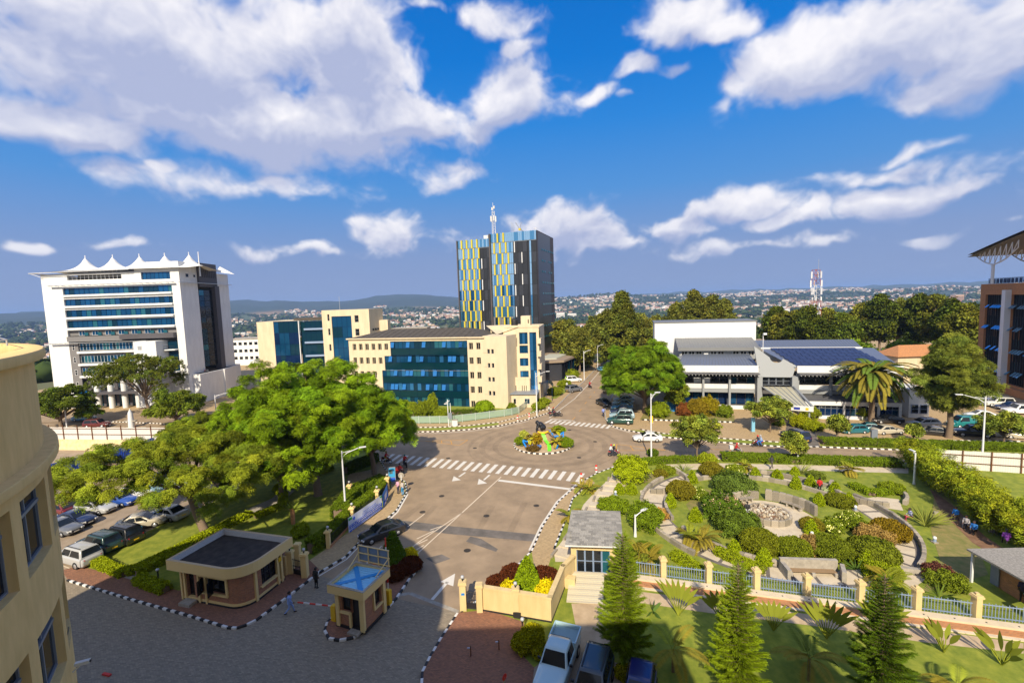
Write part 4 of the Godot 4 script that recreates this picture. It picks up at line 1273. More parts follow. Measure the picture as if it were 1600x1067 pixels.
func dark_tower() -> void:
	var o := thing("glass_tower","dark high-rise with blue glass and yellow fins and roof masts","tower block",V(-16.78,0,-149.2),-0.3491)
	plain("tower_panel",lin(0.022,0.024,0.030),0.28)
	plain("tower_panel_light",lin(0.035,0.038,0.048),0.2)
	plain("fin_yellow",lin(0.54,0.44,0.025),0.45)
	grain("tower_side",lin(0.066,0.054,0.056),lin(0.10,0.083,0.082),3.0,0.6)
	var g := Geo.new()
	g.box(V(5.75,21.4,-8.0),V(11.3,42.8,15.4))
	g.box(V(19.25,22.0,-8.0),V(15.2,44.0,15.4))
	obj("core",g,mats.tower_panel,o)
	var sd := Geo.new()
	sd.quad(V(26.87,0,0),V(26.6,0,-21.1),V(26.6,44.4,-21.1),V(26.87,44.4,0))
	sd.quad(V(11.6,44.2,0),V(26.87,44.2,0),V(26.6,44.2,-21),V(11.6,44.2,-21))
	sd.quad(V(0,43.0,0),V(11.6,43.0,0),V(11.6,43.0,-21),V(0,43.0,-21))
	sd.quad(V(26.6,0,-21.1),V(0,0,-21.1),V(0,43.0,-21.1),V(26.6,44.2,-21.1))
	sd.quad(V(0,0,-21.1),V(0,0,0),V(0,43.1,0),V(0,43.1,-21.1))
	sd.box(V(0.12,21.5,0.1),V(0.3,43.1,0.7))
	sd.box(V(11.6,22.1,0.25),V(0.35,44.4,0.9))
	obj("side_wall",sd,mats.tower_side,o)
	var seams := Geo.new()
	for i in 13:
		seams.box(V(26.76,41.2 - i * 3.3,-10.5),V(0.03,0.05,20.5))
	for i in 8:
		seams.box(V(26.78,22,-1.5 - i * 2.6),V(0.03,44,0.04))
	obj("panel_joints",seams,mats.tower_panel,o)
	for half in 2:
		var x0 := 0.3 if half == 0 else 11.85
		var x1 := 7.95 if half == 0 else 19.2
		var top := 43.05 if half == 0 else 44.35
		var full := 11.4 if half == 0 else 26.75
		var n := 12 if half == 0 else 12
		for f in 12:
			var y1 := top if f == 0 else 40.3 - (f - 1) * 3.32 + (1.1 if half else 0.0)
			var y0 := 40.3 - f * 3.32 + (1.1 if half else 0.0)
			var kinds := ["glass_sky","glass_sky","glass_sky","glass_sky_deep"] if f < 5 else ["glass_sky_deep","glass_sky_deep","glass_blue","glass_sky"]
			if f >= 8:
				kinds = ["glass_deep","glass_sky","glass_sky_deep","hotel_grey"]
			var xr := full if f == 0 else x1
			var cn := int(roundf((xr - x0) / 0.64))
			for i in cn:
				bx(o,"pane",pick(kinds),V(x0 + (xr - x0) * (i + 0.5) / cn,(y0 + y1) / 2 + 0.1,rnd(-0.02,0.02)),V((xr - x0) / cn - 0.05,y1 - y0 - 0.22,0.05))
			bx(o,"floor_edge",mats.grey_metal,V((x0 + xr) / 2,y0 + 0.08,0.02),V(xr - x0,0.12,0.1))
			var cnt := 4 if half == 0 else (2 if f == 0 else 3)
			for k in cnt:
				var fx: float
				if half == 0:
					fx = 1.75 + k * 1.8 + (0.0 if f % 2 == 0 else 0.55)
				else:
					fx = (14.2 if f == 0 else (13.0 if f % 2 else 13.75)) + k * 1.95
				bx(o,"yellow_fin",mats.fin_yellow,V(fx,(y0 + y1) / 2,0.22),V(0.44,y1 - y0,0.3))
			if f > 0:
				var dx0 := x1 + 0.1
				var cols := 3 if half == 0 else 5
				var dw := (full - dx0) / cols
				for i in cols:
					if half == 1 and i == 3:
						continue
					bx(o,"dark_panel",mats.tower_panel if (i + f) % 3 else mats.tower_panel_light,V(dx0 + dw * (i + 0.5),(y0 + y1) / 2,0.0),V(dw - 0.06,y1 - y0 - 0.06,0.08))
				if half == 1:
					bx(o,"glass_slot",mats.glass_sky if f < 6 else mats.glass_sky_deep,V(24.8,(y0 + y1) / 2,0.03),V(0.55,y1 - y0 - 0.1,0.1))
					bx(o,"white_fin",mats.pole_white,V(19.75 if f % 2 else 22.1,(y0 + y1) / 2,0.15),V(0.25,y1 - y0 - 0.1,0.2))
				elif f % 2 == 0:
					bx(o,"white_fin",mats.pole_white,V(8.6,(y0 + y1) / 2,0.15),V(0.25,y1 - y0 - 0.1,0.2))
	for f in 9:
		for k in 6:
			if (f == 1 or f == 2) and (k == 2 or k == 5):
				continue
			var w := bx(o,"side_window",mats.glass_teal,V(26.9,39.1 - f * 3.44,-5.9 - k * 2.6),V(0.16,0.55,0.6))
			w.rotation.z = 0.3
	var m := Geo.new()
	var mb := V(10.6,43,-6)
	for k in 3:
		var a := TAU * k / 3.0
		m.tube([mb + V(cos(a) * 0.7,0,sin(a) * 0.7),mb + V(cos(a) * 0.45,9.5,sin(a) * 0.45)],[0.09,0.07],5)
	for i in 11:
		for k in 3:
			var a := TAU * k / 3.0
			var b := TAU * (k + 1) / 3.0
			var r0 := lerpf(0.7,0.45,i / 11.0)
			m.bar(mb + V(cos(a) * r0,i * 0.86,sin(a) * r0),mb + V(cos(b) * r0,(i + 1) * 0.86,sin(b) * r0),0.04,4)
	m.bar(mb + V(0,9,0),mb + V(0,12.3,0),0.06,5)
	obj("lattice_mast",m,mats.pole_white,o)
	for k in 6:
		var a := TAU * k / 6.0
		bx(o,"antenna_panel",mats.white_paint,mb + V(cos(a) * 0.85,6.9 + (k % 2) * 0.3,sin(a) * 0.85),V(0.35,1.7,0.2),-a)
	for k in 2:
		bx(o,"mast_drum",mats.white_paint,mb + V(-0.3 + k * 0.7,10.3 + k * 0.4,0),V(0.35,0.9,0.35))
	var m2 := Geo.new()
	for k in 3:
		m2.bar(V(16.3 + k * 0.45,44.2,-8),V(16.0 + k * 0.45,49.0 - k * 0.5,-8),0.05,4)
	for i in 6:
		m2.bar(V(16.2,44.6 + i * 0.7,-8),V(17.0,45.0 + i * 0.7,-8),0.03,4)
	obj("roof_mast",m2,mats.steel,o)
	var cr := Geo.new()
	cr.bar(V(22.6,44.2,-3),V(21.1,45.3,-1.5),0.14,6)
	cr.bar(V(21.1,45.3,-1.5),V(20.1,47.2,-0.6),0.1,6)
	cr.bar(V(21.2,45.3,-1.5),V(21.8,47.3,-1.0),0.08,6)
	obj("cleaning_crane",cr,mats.steel,o)
	bx(o,"crane_motor",mats.fin_yellow,V(21.1,45.2,-1.5),V(0.7,0.6,0.6))
	bx(o,"roof_unit",mats.white_paint,V(9.6,43.7,-2),V(1.4,1.2,1.2))
	var dish := Geo.new()
	dish.bar(V(26.0,44.3,-2),V(26.0,45.4,-2),0.06,5)
	dish.bar(V(25.4,45.2,-2),V(26.6,45.2,-2),0.06,5)
	obj("roof_aerial",dish,mats.white_paint,o)

	var a := thing("dark_annex","low black glass annex with flat roof at the foot of the tower","building",V(13.9,0,-128.3))
	var ag := Geo.new()
	ag.prism(PackedVector2Array([U(0,0),U(8.3,-17.5),U(-4,-19),U(-7.5,1.5)]),0.0,5.4)
	obj("wall",ag,mats.tower_panel_light,a)
	var rf := Geo.new()
	rf.prism(PackedVector2Array([U(0.6,0.7),U(9.3,-17.6),U(-4,-19.5),U(-8.3,2.2)]),5.4,6.0)
	plain("annex_roof",lin(0.26,0.20,0.145),0.9)
	obj("roof",rf,mats.annex_roof,a)
	var sk := Geo.new()
	sk.prism(PackedVector2Array([U(-1.2,-2.2),U(3.4,-12.0),U(-2.4,-13.0),U(-6.4,-1.4)]),6.0,6.35)
	plain("skylight",lin(0.42,0.42,0.35),0.6)
	obj("skylight",sk,mats.skylight,a)
	for i in 9:
		var t := (i + 0.5) / 9.0
		var p := V(8.3 * t,2.7,-17.5 * t)
		bx(a,"glass_panel",pick(["glass_dark","tower_panel","glass_deep"]),p + V(0.04,0,0.02),V(0.06,4.9,2.0),0.443)

func hall() -> void:
	var o := thing("hall_complex","long two-storey white hall with grey sloping entrance and solar roof","hall",V(35.91,0,-90.52),-0.2604)
	var wm: Material = mats.white_wall
	plain("hall_grey",lin(0.26,0.275,0.29),0.7)
	plain("hall_dark",lin(0.09,0.09,0.095),0.7)
	plain("metal_roof",lin(0.20,0.205,0.21),0.5,0.3)
	plain("blue_roof",lin(0.16,0.19,0.26),0.4,0.4)
	plain("solar",lin(0.05,0.055,0.10),0.12,0.3)
	var grey: Material = mats.hall_grey
	var dark: Material = mats.hall_dark
	for w in [[-2.8,12.2],[18.9,36.0]]:
		var x0: float = w[0]
		var x1: float = w[1]
		bx(o,"parapet",wm,V((x0 + x1) / 2,8.35,-0.2),V(x1 - x0,1.3,0.4))
		bx(o,"upper_back_wall",dark,V((x0 + x1) / 2,6.4,-2.2),V(x1 - x0 - 0.1,2.6,0.3))
		bx(o,"spandrel",wm,V((x0 + x1) / 2,4.75,-0.9),V(x1 - x0 - 0.1,0.9,0.4))
		bx(o,"floor_band",grey,V((x0 + x1) / 2,3.9,-1.0),V(x1 - x0 - 0.1,0.7,0.7))
		bx(o,"ground_wall",dark,V((x0 + x1) / 2,1.8,-3.0),V(x1 - x0 - 0.1,3.6,0.3))
		bx(o,"plinth",wm,V((x0 + x1) / 2,0.45,-1.2),V(x1 - x0 - 0.1,0.75,0.3))
		var n := int((x1 - x0) / 0.62)
		for i in n:
			var sl := bx(o,"sun_slat",wm,V(x0 + (x1 - x0) * (i + 0.5) / n,7.35,0.5),V(0.1,0.22,1.7))
			sl.rotation.x = 0.0
		bx(o,"slat_rail",dark,V((x0 + x1) / 2,7.55,0.75),V(x1 - x0,0.14,1.5))
		var m := int(roundf((x1 - x0) / 5.1))
		for i in m + 1:
			bx(o,"pillar",grey,V(lerpf(x0 + 0.2,x1 - 0.2,float(i) / m),3.8,-0.35),V(0.38,7.5,0.5))
		for i in m * 3:
			var px := lerpf(x0,x1,(i + 0.5) / (m * 3.0))
			var pw := (x1 - x0) / (m * 3.0) - 0.25
			bx(o,"window",pick(["glass_dark","glass_deep","glass_dark","white_wall"]),V(px,5.75,-1.9),V(pw,1.1,0.06))
			bx(o,"top_light",mats.glass_dark,V(px,6.75,-1.9),V(pw,0.6,0.06))
			bx(o,"shop_window",pick(["glass_navy","glass_navy","glass_deep","glass_blue"]),V(px,1.9,-2.7),V(pw + 0.1,2.1,0.06))
	var rl := Geo.new()
	rl.quad(V(-2.8,8.7,-0.3),V(12.5,8.7,-0.3),V(12.5,10.3,-9.0),V(-0.5,10.3,-9.0))
	rl.tri(V(-2.8,8.7,-0.3),V(-0.5,10.3,-9.0),V(-2.8,8.7,-12))
	obj("lower_roof",rl,mats.blue_roof,o)
	var rr := Geo.new()
	rr.quad(V(18.5,8.7,-0.3),V(36.0,8.7,-0.3),V(36.0,11.2,-11.0),V(15.0,11.2,-11.0))
	rr.quad(V(12.0,11.3,-11.0),V(34.0,11.3,-11.0),V(34.0,12.6,-15.0),V(12.0,12.6,-15.0))
	obj("right_roof",rr,mats.blue_roof,o)
	var seam := Geo.new()
	for i in 26:
		seam.bar(V(-2.6 + i * 0.6,8.74,-0.3),V(-0.5 + i * 0.52,10.33,-9.0),0.03,4)
	for i in 40:
		seam.bar(V(12.2 + i * 0.55,11.33,-11.0),V(12.2 + i * 0.55,12.63,-15.0),0.03,4)
	obj("roof_seams",seam,mats.metal_roof,o)
	bx(o,"roof_fascia",wm,V(23.0,11.25,-10.9),V(22.0,0.35,0.2))
	for i in 12:
		for k in 6:
			var t := (k + 0.5) / 6.4 + 0.05
			var at := V(17.5 + i * 1.3 + (1.0 - t) * 2.2,8.86 + 2.5 * t,-0.3 - 10.7 * t)
			var s := bx(o,"solar_panel",mats.solar,at,V(1.22,0.06,1.6))
			s.transform = Transform3D(Basis(Vector3.RIGHT,0.229) * Basis.from_scale(V(1.22,0.06,1.6)),at)
	bx(o,"clerestory_wall",grey,V(6.2,10.4,-9.4),V(15.2,2.4,0.5))
	for i in 10:
		if i == 3 or i == 6:
			continue
		window(o,-1.0 + i * 1.48,9.95,1.25,0.9,-9.1,mats.glass_dark,"white_paint",2,1)
	bx(o,"air_conditioner",wm,V(4.0,10.1,-9.0),V(0.9,0.7,0.4))
	var cr := Geo.new()
	cr.quad(V(-1.8,11.6,-8.2),V(14.6,11.6,-8.2),V(14.6,13.2,-16.0),V(-1.8,13.2,-16.0))
	cr.box(V(6.4,11.4,-8.3),V(16.4,0.7,0.3))
	obj("clerestory_roof",cr,mats.metal_roof,o)
	var cs := Geo.new()
	for i in 30:
		cs.bar(V(-1.6 + i * 0.55,11.63,-8.2),V(-1.6 + i * 0.55,13.23,-16.0),0.03,4)
	obj("roof_seams",cs,grey,o)
	var hb := Geo.new()
	hb.box(V(4.6,8.5,-20.6),V(21.8,16.6,9.0))
	obj("hall_block",hb,wm,o)
	bx(o,"hall_coping",mats.metal_roof,V(4.6,16.9,-20.6),V(22.2,0.24,9.3))
	bx(o,"left_annex",wm,V(-5.0,5.0,-10),V(4.0,9.6,8.0))
	bx(o,"left_annex_roof",mats.blue_roof,V(-5.0,9.95,-10),V(5.0,0.3,8.8))
	var e := Geo.new()
	var prof := [U(11.8,12.7)]
	for i in 9:
		var an := PI + i / 8.0 * PI * 0.92
		prof.append(U(15.6 + cos(an) * 1.15,10.5 + sin(an) * 1.0))
	prof.append_array([U(18.9,8.95),U(18.0,6.85),U(12.3,6.85)])
	var pf := PackedVector2Array()
	for q in prof:
		pf.append(U(q.x,-q.y))
	var pl := Geo.new()
	pl.x = Transform3D(Basis(Vector3.RIGHT,V(0,-0.0,-1.0),V(0,-1,0)).inverse(),Vector3.ZERO)
	e.x = Transform3D(Basis(V(1,0,0),V(0,0.34,0.94),V(0,-1,0.36)),V(0,0,2.6))
	e.prism(pf,-0.35,0.0)
	var em := obj("entrance_slab",e,grey,o)
	em.position = V(0,0,0)
	bx(o,"entrance_wall",grey,V(12.35,4.4,-0.4),V(0.9,5.2,2.0))
	bx(o,"entrance_wall",grey,V(18.4,4.4,-0.4),V(1.0,5.2,2.0))
	for i in 4:
		window(o,12.9 + i * 1.28,5.2,1.2,1.6,-0.5,mats.glass_dark,"grey_metal",1,2)
	bx(o,"entrance_back",dark,V(15.4,3.3,-2.4),V(5.6,6.4,0.3))
	for i in 4:
		bx(o,"entrance_door",mats.glass_deep,V(13.4 + i * 1.28,1.6,-2.2),V(1.1,2.6,0.06))
	var c0 := V(12.9,5.0,0.2)
	var c1 := V(17.9,5.0,0.2)
	var d0 := V(15.0,3.5,10.6)
	var d1 := V(17.4,3.5,11.2)
	var cg := Geo.new()
	cg.quad(d0,d1,c1,c0)
	plain("canopy_glass",lin(0.40,0.38,0.28),0.3)
	obj("canopy_sheet",cg,mats.canopy_glass,o)
	var cb := Geo.new()
	for i in 6:
		cb.bar(c0.lerp(c1,i / 5.0),d0.lerp(d1,i / 5.0),0.09,4)
	cb.tube([c1 + V(0.3,0.2,0),d1 + V(0.4,0.2,0)],[0.28,0.28],4)
	cb.tube([c0 + V(-0.2,0.1,0),d0 + V(-0.2,0.1,0)],[0.16,0.16],4)
	obj("canopy_beams",cb,grey,o)
	var sb := bx(o,"name_board",mats.white_paint,(d0 + d1) / 2 + V(0.1,-0.15,0.15),V(3.2,0.85,0.2),-0.24)
	sb.set_meta("label","white name board with blue lettering and a yellow mark")
	for q in [[-0.75,0.9,"navy_ink"],[0.72,0.42,"logo_yellow"]]:
		var im := plain(q[2],lin(0.02,0.04,0.28) if q[2] == "navy_ink" else lin(0.85,0.42,0.01),0.5)
		var lg := bx(o,"board_mark",im,(d0 + d1) / 2 + Basis(Vector3.UP,-0.24) * V(q[0] + 0.1,-0.15,0.27),V(q[1],0.42,0.02),-0.24)
	for k in 2:
		bx(o,"canopy_post",grey,(d0 if k == 0 else d1) + V(0,-1.75,-0.3),V(0.22,3.5,0.22))
	var x := Geo.new()
	var hs := [Rect2(1.4,0.7,4.6,1.9),Rect2(6.3,0.7,4.9,1.9),Rect2(11.6,0.7,2.8,1.9)]
	x.x = Transform3D(Basis(Vector3.UP,0.0),V(18.8,0,4.8))
	x.wall(14.8,3.3,hs,0.3)
	x.quad(V(0,0,-6),V(0,0,0),V(0,3.3,0),V(0,3.3,-6))
	x.quad(V(14.8,0,0),V(14.8,0,-6),V(14.8,3.3,-6),V(14.8,3.3,0))
	obj("extension_wall",x,wm,o)
	bx(o,"extension_roof",dark,V(26.2,3.32,1.9),V(14.2,0.16,5.6))
	for r in hs:
		glazing(o,18.8 + r.position.x,r.position.y,r.size.x,r.size.y,4.55,int(r.size.x / 0.8),[[0.7,1,0],[0.3,1,1]],[["glass_navy","glass_navy","glass_deep"],["glass_dark"]],mats.grey_metal,0.05,"shop_pane")
	bx(o,"right_end_wall",wm,V(37.5,2.6,-1.0),V(3.0,5.2,6.0))
	for i in 2:
		window(o,36.3 + i * 1.3,0.9,1.1,1.6,2.06,mats.glass_dark,"blue_frame",1,2)
	var lp := Geo.new()
	lp.bar(V(15.2,10.0,-9),V(15.2,14.5,-9),0.07,6)
	lp.box(V(15.5,14.5,-8.8),V(0.6,0.4,0.4))
	obj("roof_lamp",lp,mats.pole_white,o)
	var t := thing("orange_roof_house","house with orange tiled roof behind the right end of the hall","house",V(89.59,7.2,-100))
	t.position.y = 0.0
	bx(t,"wall",mats.cream_wall,V(2,4.0,-3),V(12,8.0,6))
	var tg := Geo.new()
	tg.quad(V(-4.5,8.0,0.6),V(8.6,8.0,0.6),V(6.0,10.2,-3),V(-1.5,10.2,-3))
	tg.quad(V(8.6,8.0,-6.6),V(-4.5,8.0,-6.6),V(-1.5,10.2,-3),V(6.0,10.2,-3))
	tg.tri(V(8.6,8.0,0.6),V(8.6,8.0,-6.6),V(6.0,10.2,-3))
	tg.tri(V(-4.5,8.0,-6.6),V(-4.5,8.0,0.6),V(-1.5,10.2,-3))
	obj("roof",tg,mats.orange_brick,t)

func brick_block() -> void:
	var a := V(112.5,0,-106.4)
	var dir := (V(107.0,0,-93.9) - a).normalized()
	var o := thing("brick_office","brown brick office block with tall dark glazing and steel roof canopy","office building",a - dir * 1.0 + V(-2.2,0,0),atan2(-dir.z,dir.x))
	var g := Geo.new()
	g.wall(40.0,23.4,[Rect2(2.2,2.0,8.6,19.0),Rect2(12.2,2.0,8.6,19.0),Rect2(22.2,2.0,8.6,19.0)],0.8)
	g.quad(V(-0.0,0,-18),V(0,0,0),V(0,23.4,0),V(0,23.4,-18))
	g.quad(V(0,23.4,0),V(40,23.4,0),V(40,23.4,-18),V(0,23.4,-18))
	obj("wall",g,mats.orange_brick,o)
	for k in 3:
		var x0 := 2.2 + k * 10.0
		glazing(o,x0,2.0,8.6,19.0,-0.7,10,[[0.11,1,0],[0.14,1,1],[0.11,1,0],[0.14,1,1],[0.11,1,0],[0.14,1,1],[0.11,1,0],[0.14,1,1]],[["glass_dark","glass_deep","orange_brick"],["glass_teal","glass_sky_deep","glass_dark"]],mats.dark_metal,0.07)
		var f := Geo.new()
		for i in 11:
			f.box(V(x0 + i * 0.86,11.5,-0.55),V(0.12,19.0,0.3))
		obj("fin_row",f,mats.dark_metal,o)
		for r in 4:
			for i in 8:
				if rng.randf() < 0.6:
					var s := bx(o,"open_sash",mats.glass_sky_deep,V(x0 + 0.5 + i * 1.0,4.4 + r * 4.7,0.15),V(0.75,0.06,1.1))
					s.transform = Transform3D(Basis(Vector3.RIGHT,0.75) * Basis.from_scale(V(0.75,0.05,1.2)),s.position)
	for k in 2:
		bx(o,"grey_column",mats.pole_white,V(11.5 + k * 10.0,11.0,0.35),V(1.3,22.0,1.3))
	var gr := Geo.new()
	for i in 60:
		gr.bar(V(1.2 + i * 0.65,23.4,-0.8),V(1.2 + i * 0.65,24.6,-0.8),0.03,4)
	gr.bar(V(1.2,24.6,-0.8),V(39,24.6,-0.8),0.05,4)
	obj("roof_railing",gr,mats.dark_metal,o)
	for i in 26:
		bx(o,"railing_panel",mats.glass_navy,V(1.9 + i * 1.4,24.0,-0.86),V(1.1,1.0,0.04))
	var wg := Geo.new()
	var rings := []
	for k in 2:
		var ring := PackedVector3Array()
		for i in 12:
			var t := i / 11.0
			ring.append(V(2.0 + t * 38.0,30.3 + 3.4 * t - 2.2 * (1 - t) * (1 - t) * 0.0 + 1.6 * sin(t * PI * 0.5),3.5 - k * 14.0))
		rings.append(ring)
	wg.loft(rings,false)
	plain("wing",lin(0.13,0.13,0.125),0.6)
	obj("roof_wing",wg,mats.wing,o)
	var w2 := Geo.new()
	w2.x = Transform3D(Basis(),V(0,-0.5,0))
	w2.loft(rings,false)
	obj("wing_soffit",w2,mats.wing,o)
	var st := Geo.new()
	for z in [2.5,-3.5,-9.0]:
		var pb := V(10.5,23.4,z)
		st.bar(pb,pb + V(0,4.0,0),0.3,8)
		var prev := Vector3()
		for i in 9:
			var t := i / 8.0
			var lo := V(3.0 + t * 16.0,30.0 - 2.6 * sin(t * PI) * 1.0 + 0.4 * t,z)
			var hi := V(3.0 + t * 16.0,30.3 + 1.5 * t,z)
			st.bar(lo,hi,0.09,5)
			if i:
				st.bar(prev,lo,0.12,5)
				st.bar(prev,hi,0.08,5)
			if i % 2 == 0 and i > 0 and i < 8:
				st.bar(pb + V(0,4.0,0),lo,0.14,5)
			prev = lo
	obj("canopy_truss",st,mats.pole_white,o)
	bx(o,"base_ledge",mats.orange_brick,V(20,0.9,0.5),V(40,1.4,1.0))
	bx(o,"porch_roof",mats.concrete,V(3.0,3.4,3.2),V(6.5,0.25,4.5))
	for k in 2:
		bx(o,"porch_post",mats.steel,V(0.4 + k * 5.2,1.7,5.0),V(0.16,3.4,0.16))

func far_blocks() -> void:
	var spec := [
		[V(-111.6,7,-190),16.0,13.0,12.0,"white_wall","pale grey block with dark window slots right of the white hotel"],
		[V(-38.31,10.25,-170),13.0,3.0,8.0,"cream_wall","pale low block showing above the dark hipped office roof"],
	]
	for s in spec:
		var o := thing("far_block",s[5],"building",V(s[0].x,-8,s[0].z))
		var top: float = s[0].y + 4.0
		bx(o,"wall",mats[s[4]],V(0,(top + 8) / 2,-s[3] / 2),V(s[1],top + 8,s[3]))
		bx(o,"roof",mats.concrete,V(0,top + 8.1,-s[3] / 2),V(s[1] + 0.5,0.3,s[3] + 0.5))
		for f in 3:
			for k in int(s[1] / 2.2):
				bx(o,"window",mats.glass_dark,V(-s[1] / 2 + 1.3 + k * 2.2,top + 6.2 - f * 3.0,0.02),V(1.3,1.2,0.06))
func blend_mesh(g: Geo,bones: Array,cell: float,k: float) -> void:
	var lo := V(1e9,1e9,1e9)
	var hi := -lo
	for b in bones:
		var r: float = maxf(b[2],b[3])
		for e in 2:
			lo = lo.min(b[e] - Vector3.ONE * r)
			hi = hi.max(b[e] + Vector3.ONE * r)
	lo -= Vector3.ONE * cell * 3.0
	hi += Vector3.ONE * cell * 3.0
	var nx := int((hi.x - lo.x) / cell) + 2
	var ny := int((hi.y - lo.y) / cell) + 2
	var nz := int((hi.z - lo.z) / cell) + 2
	var acc := PackedFloat32Array()
	acc.resize(nx * ny * nz)
	var best := PackedFloat32Array()
	best.resize(nx * ny * nz)
	best.fill(1e9)
	var who := PackedInt32Array()
	who.resize(nx * ny * nz)
	for bi in bones.size():
		var b: Array = bones[bi]
		var a: Vector3 = b[0]
		var ab: Vector3 = b[1] - a
		var l2 := maxf(ab.length_squared(),1e-9)
		var r: float = maxf(b[2],b[3]) + k * 1.6 + cell * 1.5
		var q0 := (a.min(b[1]) - Vector3.ONE * r - lo) / cell
		var q1 := (a.max(b[1]) + Vector3.ONE * r - lo) / cell
		for iz in range(maxi(0,int(q0.z)),mini(nz,int(q1.z) + 2)):
			for iy in range(maxi(0,int(q0.y)),mini(ny,int(q1.y) + 2)):
				for ix in range(maxi(0,int(q0.x)),mini(nx,int(q1.x) + 2)):
					var p := lo + V(ix,iy,iz) * cell
					var t := clampf((p - a).dot(ab) / l2,0.0,1.0)
					var d: float = (p - a - ab * t).length() - lerpf(b[2],b[3],t)
					var at := (iz * ny + iy) * nx + ix
					acc[at] += exp(-d / k)
					if d < best[at]:
						best[at] = d
						who[at] = bi
	var f := PackedFloat32Array()
	f.resize(acc.size())
	for i in acc.size():
		f[i] = -k * log(acc[i]) if acc[i] > 1e-12 else 1.0
	var vert := {}
	var step := [1,nx,nx * ny]
	var corner := [0,1,nx,nx + 1,nx * ny,nx * ny + 1,nx * ny + nx,nx * ny + nx + 1]
	for iz in nz - 1:
		for iy in ny - 1:
			for ix in nx - 1:
				var at := (iz * ny + iy) * nx + ix
				var inn := 0
				for c in 8:
					if f[at + corner[c]] < 0.0:
						inn += 1
				if inn == 0 or inn == 8:
					continue
				var s := Vector3()
				var cnt := 0
				for c in 8:
					for ax in 3:
						if c & (1 << ax):
							continue
						var f0 := f[at + corner[c]]
						var f1 := f[at + corner[c | (1 << ax)]]
						if (f0 < 0.0) != (f1 < 0.0):
							var w := V(c & 1,(c >> 1) & 1,(c >> 2) & 1)
							w[ax] = f0 / (f0 - f1)
							s += w
							cnt += 1
				var n := V(f[at + 1] - f[at],f[at + nx] - f[at],f[at + nx * ny] - f[at])
				vert[at] = [lo + (V(ix,iy,iz) + s / cnt) * cell,n.normalized(),bones[who[at]][4]]
	for iz in range(1,nz - 1):
		for iy in range(1,ny - 1):
			for ix in range(1,nx - 1):
				var at := (iz * ny + iy) * nx + ix
				for ax in 3:
					var a0 := f[at] < 0.0
					if a0 == (f[at + step[ax]] < 0.0):
						continue
					var u: int = step[(ax + 1) % 3]
					var w: int = step[(ax + 2) % 3]
					var q := [at - u - w,at - w,at,at - u]
					if not a0:
						q.reverse()
					var ok := true
					for i in q:
						ok = ok and vert.has(i)
					if not ok:
						continue
					for i in [0,1,2,0,2,3]:
						pass
					for tr in [[0,1,2],[0,2,3]]:
						var A: Array = vert[q[tr[0]]]
						var B: Array = vert[q[tr[1]]]
						var C: Array = vert[q[tr[2]]]
						g.col = A[2]
						g.tris(A[0],B[0],C[0],A[1],B[1],C[1])
	g.col = Color.WHITE

func skin_mat() -> StandardMaterial3D:
	if not mats.has("tinted"):
		var m := StandardMaterial3D.new()
		m.resource_name = "tinted"
		m.vertex_color_use_as_albedo = true
		m.roughness = 0.75
		mats.tinted = m
	return mats.tinted

func quoin(parent: Node3D,called: String,m: Material,at: Vector3,w: float,h: float,cap := 0.0) -> void:
	bx(parent,called,m,at + V(0,h / 2,0),V(w,h,w))
	if cap > 0.0:
		bx(parent,"cap",m,at + V(0,h + 0.05,0),V(w + cap,0.12,w + cap))
		bx(parent,"cap",m,at + V(0,h + 0.15,0),V(w + cap * 0.4,0.1,w + cap * 0.4))

func globe(parent: Node3D,at: Vector3) -> void:
	var g := Geo.new()
	g.lathe([U(0.05,0),U(0.05,0.12),U(0.09,0.13),U(0.09,0.16)],8)
	obj("lamp_foot",g,mats.dark_metal,parent).position = at
	var b := Geo.new()
	var pr := []
	for i in 7:
		pr.append(U(maxf(0.001,sin(PI * (i + 0.4) / 6.8) * 0.14),0.30 - cos(PI * (i + 0.4) / 6.8) * 0.14))
	b.lathe(pr,10)
	plain("globe",lin(0.42,0.44,0.48),0.25)
	obj("lamp_globe",b,mats.globe,parent).position = at

func rounded(w: float,d: float,r: float,inset: float) -> PackedVector2Array:
	var p := PackedVector2Array([U(inset,-d + inset),U(inset,-inset)])
	for i in 9:
		var a := PI / 2 - i / 8.0 * PI / 2
		p.append(U(w - r + cos(a) * (r - inset),-r + sin(a) * (r - inset)))
	p.append(U(w - inset,-d + inset))
	return p

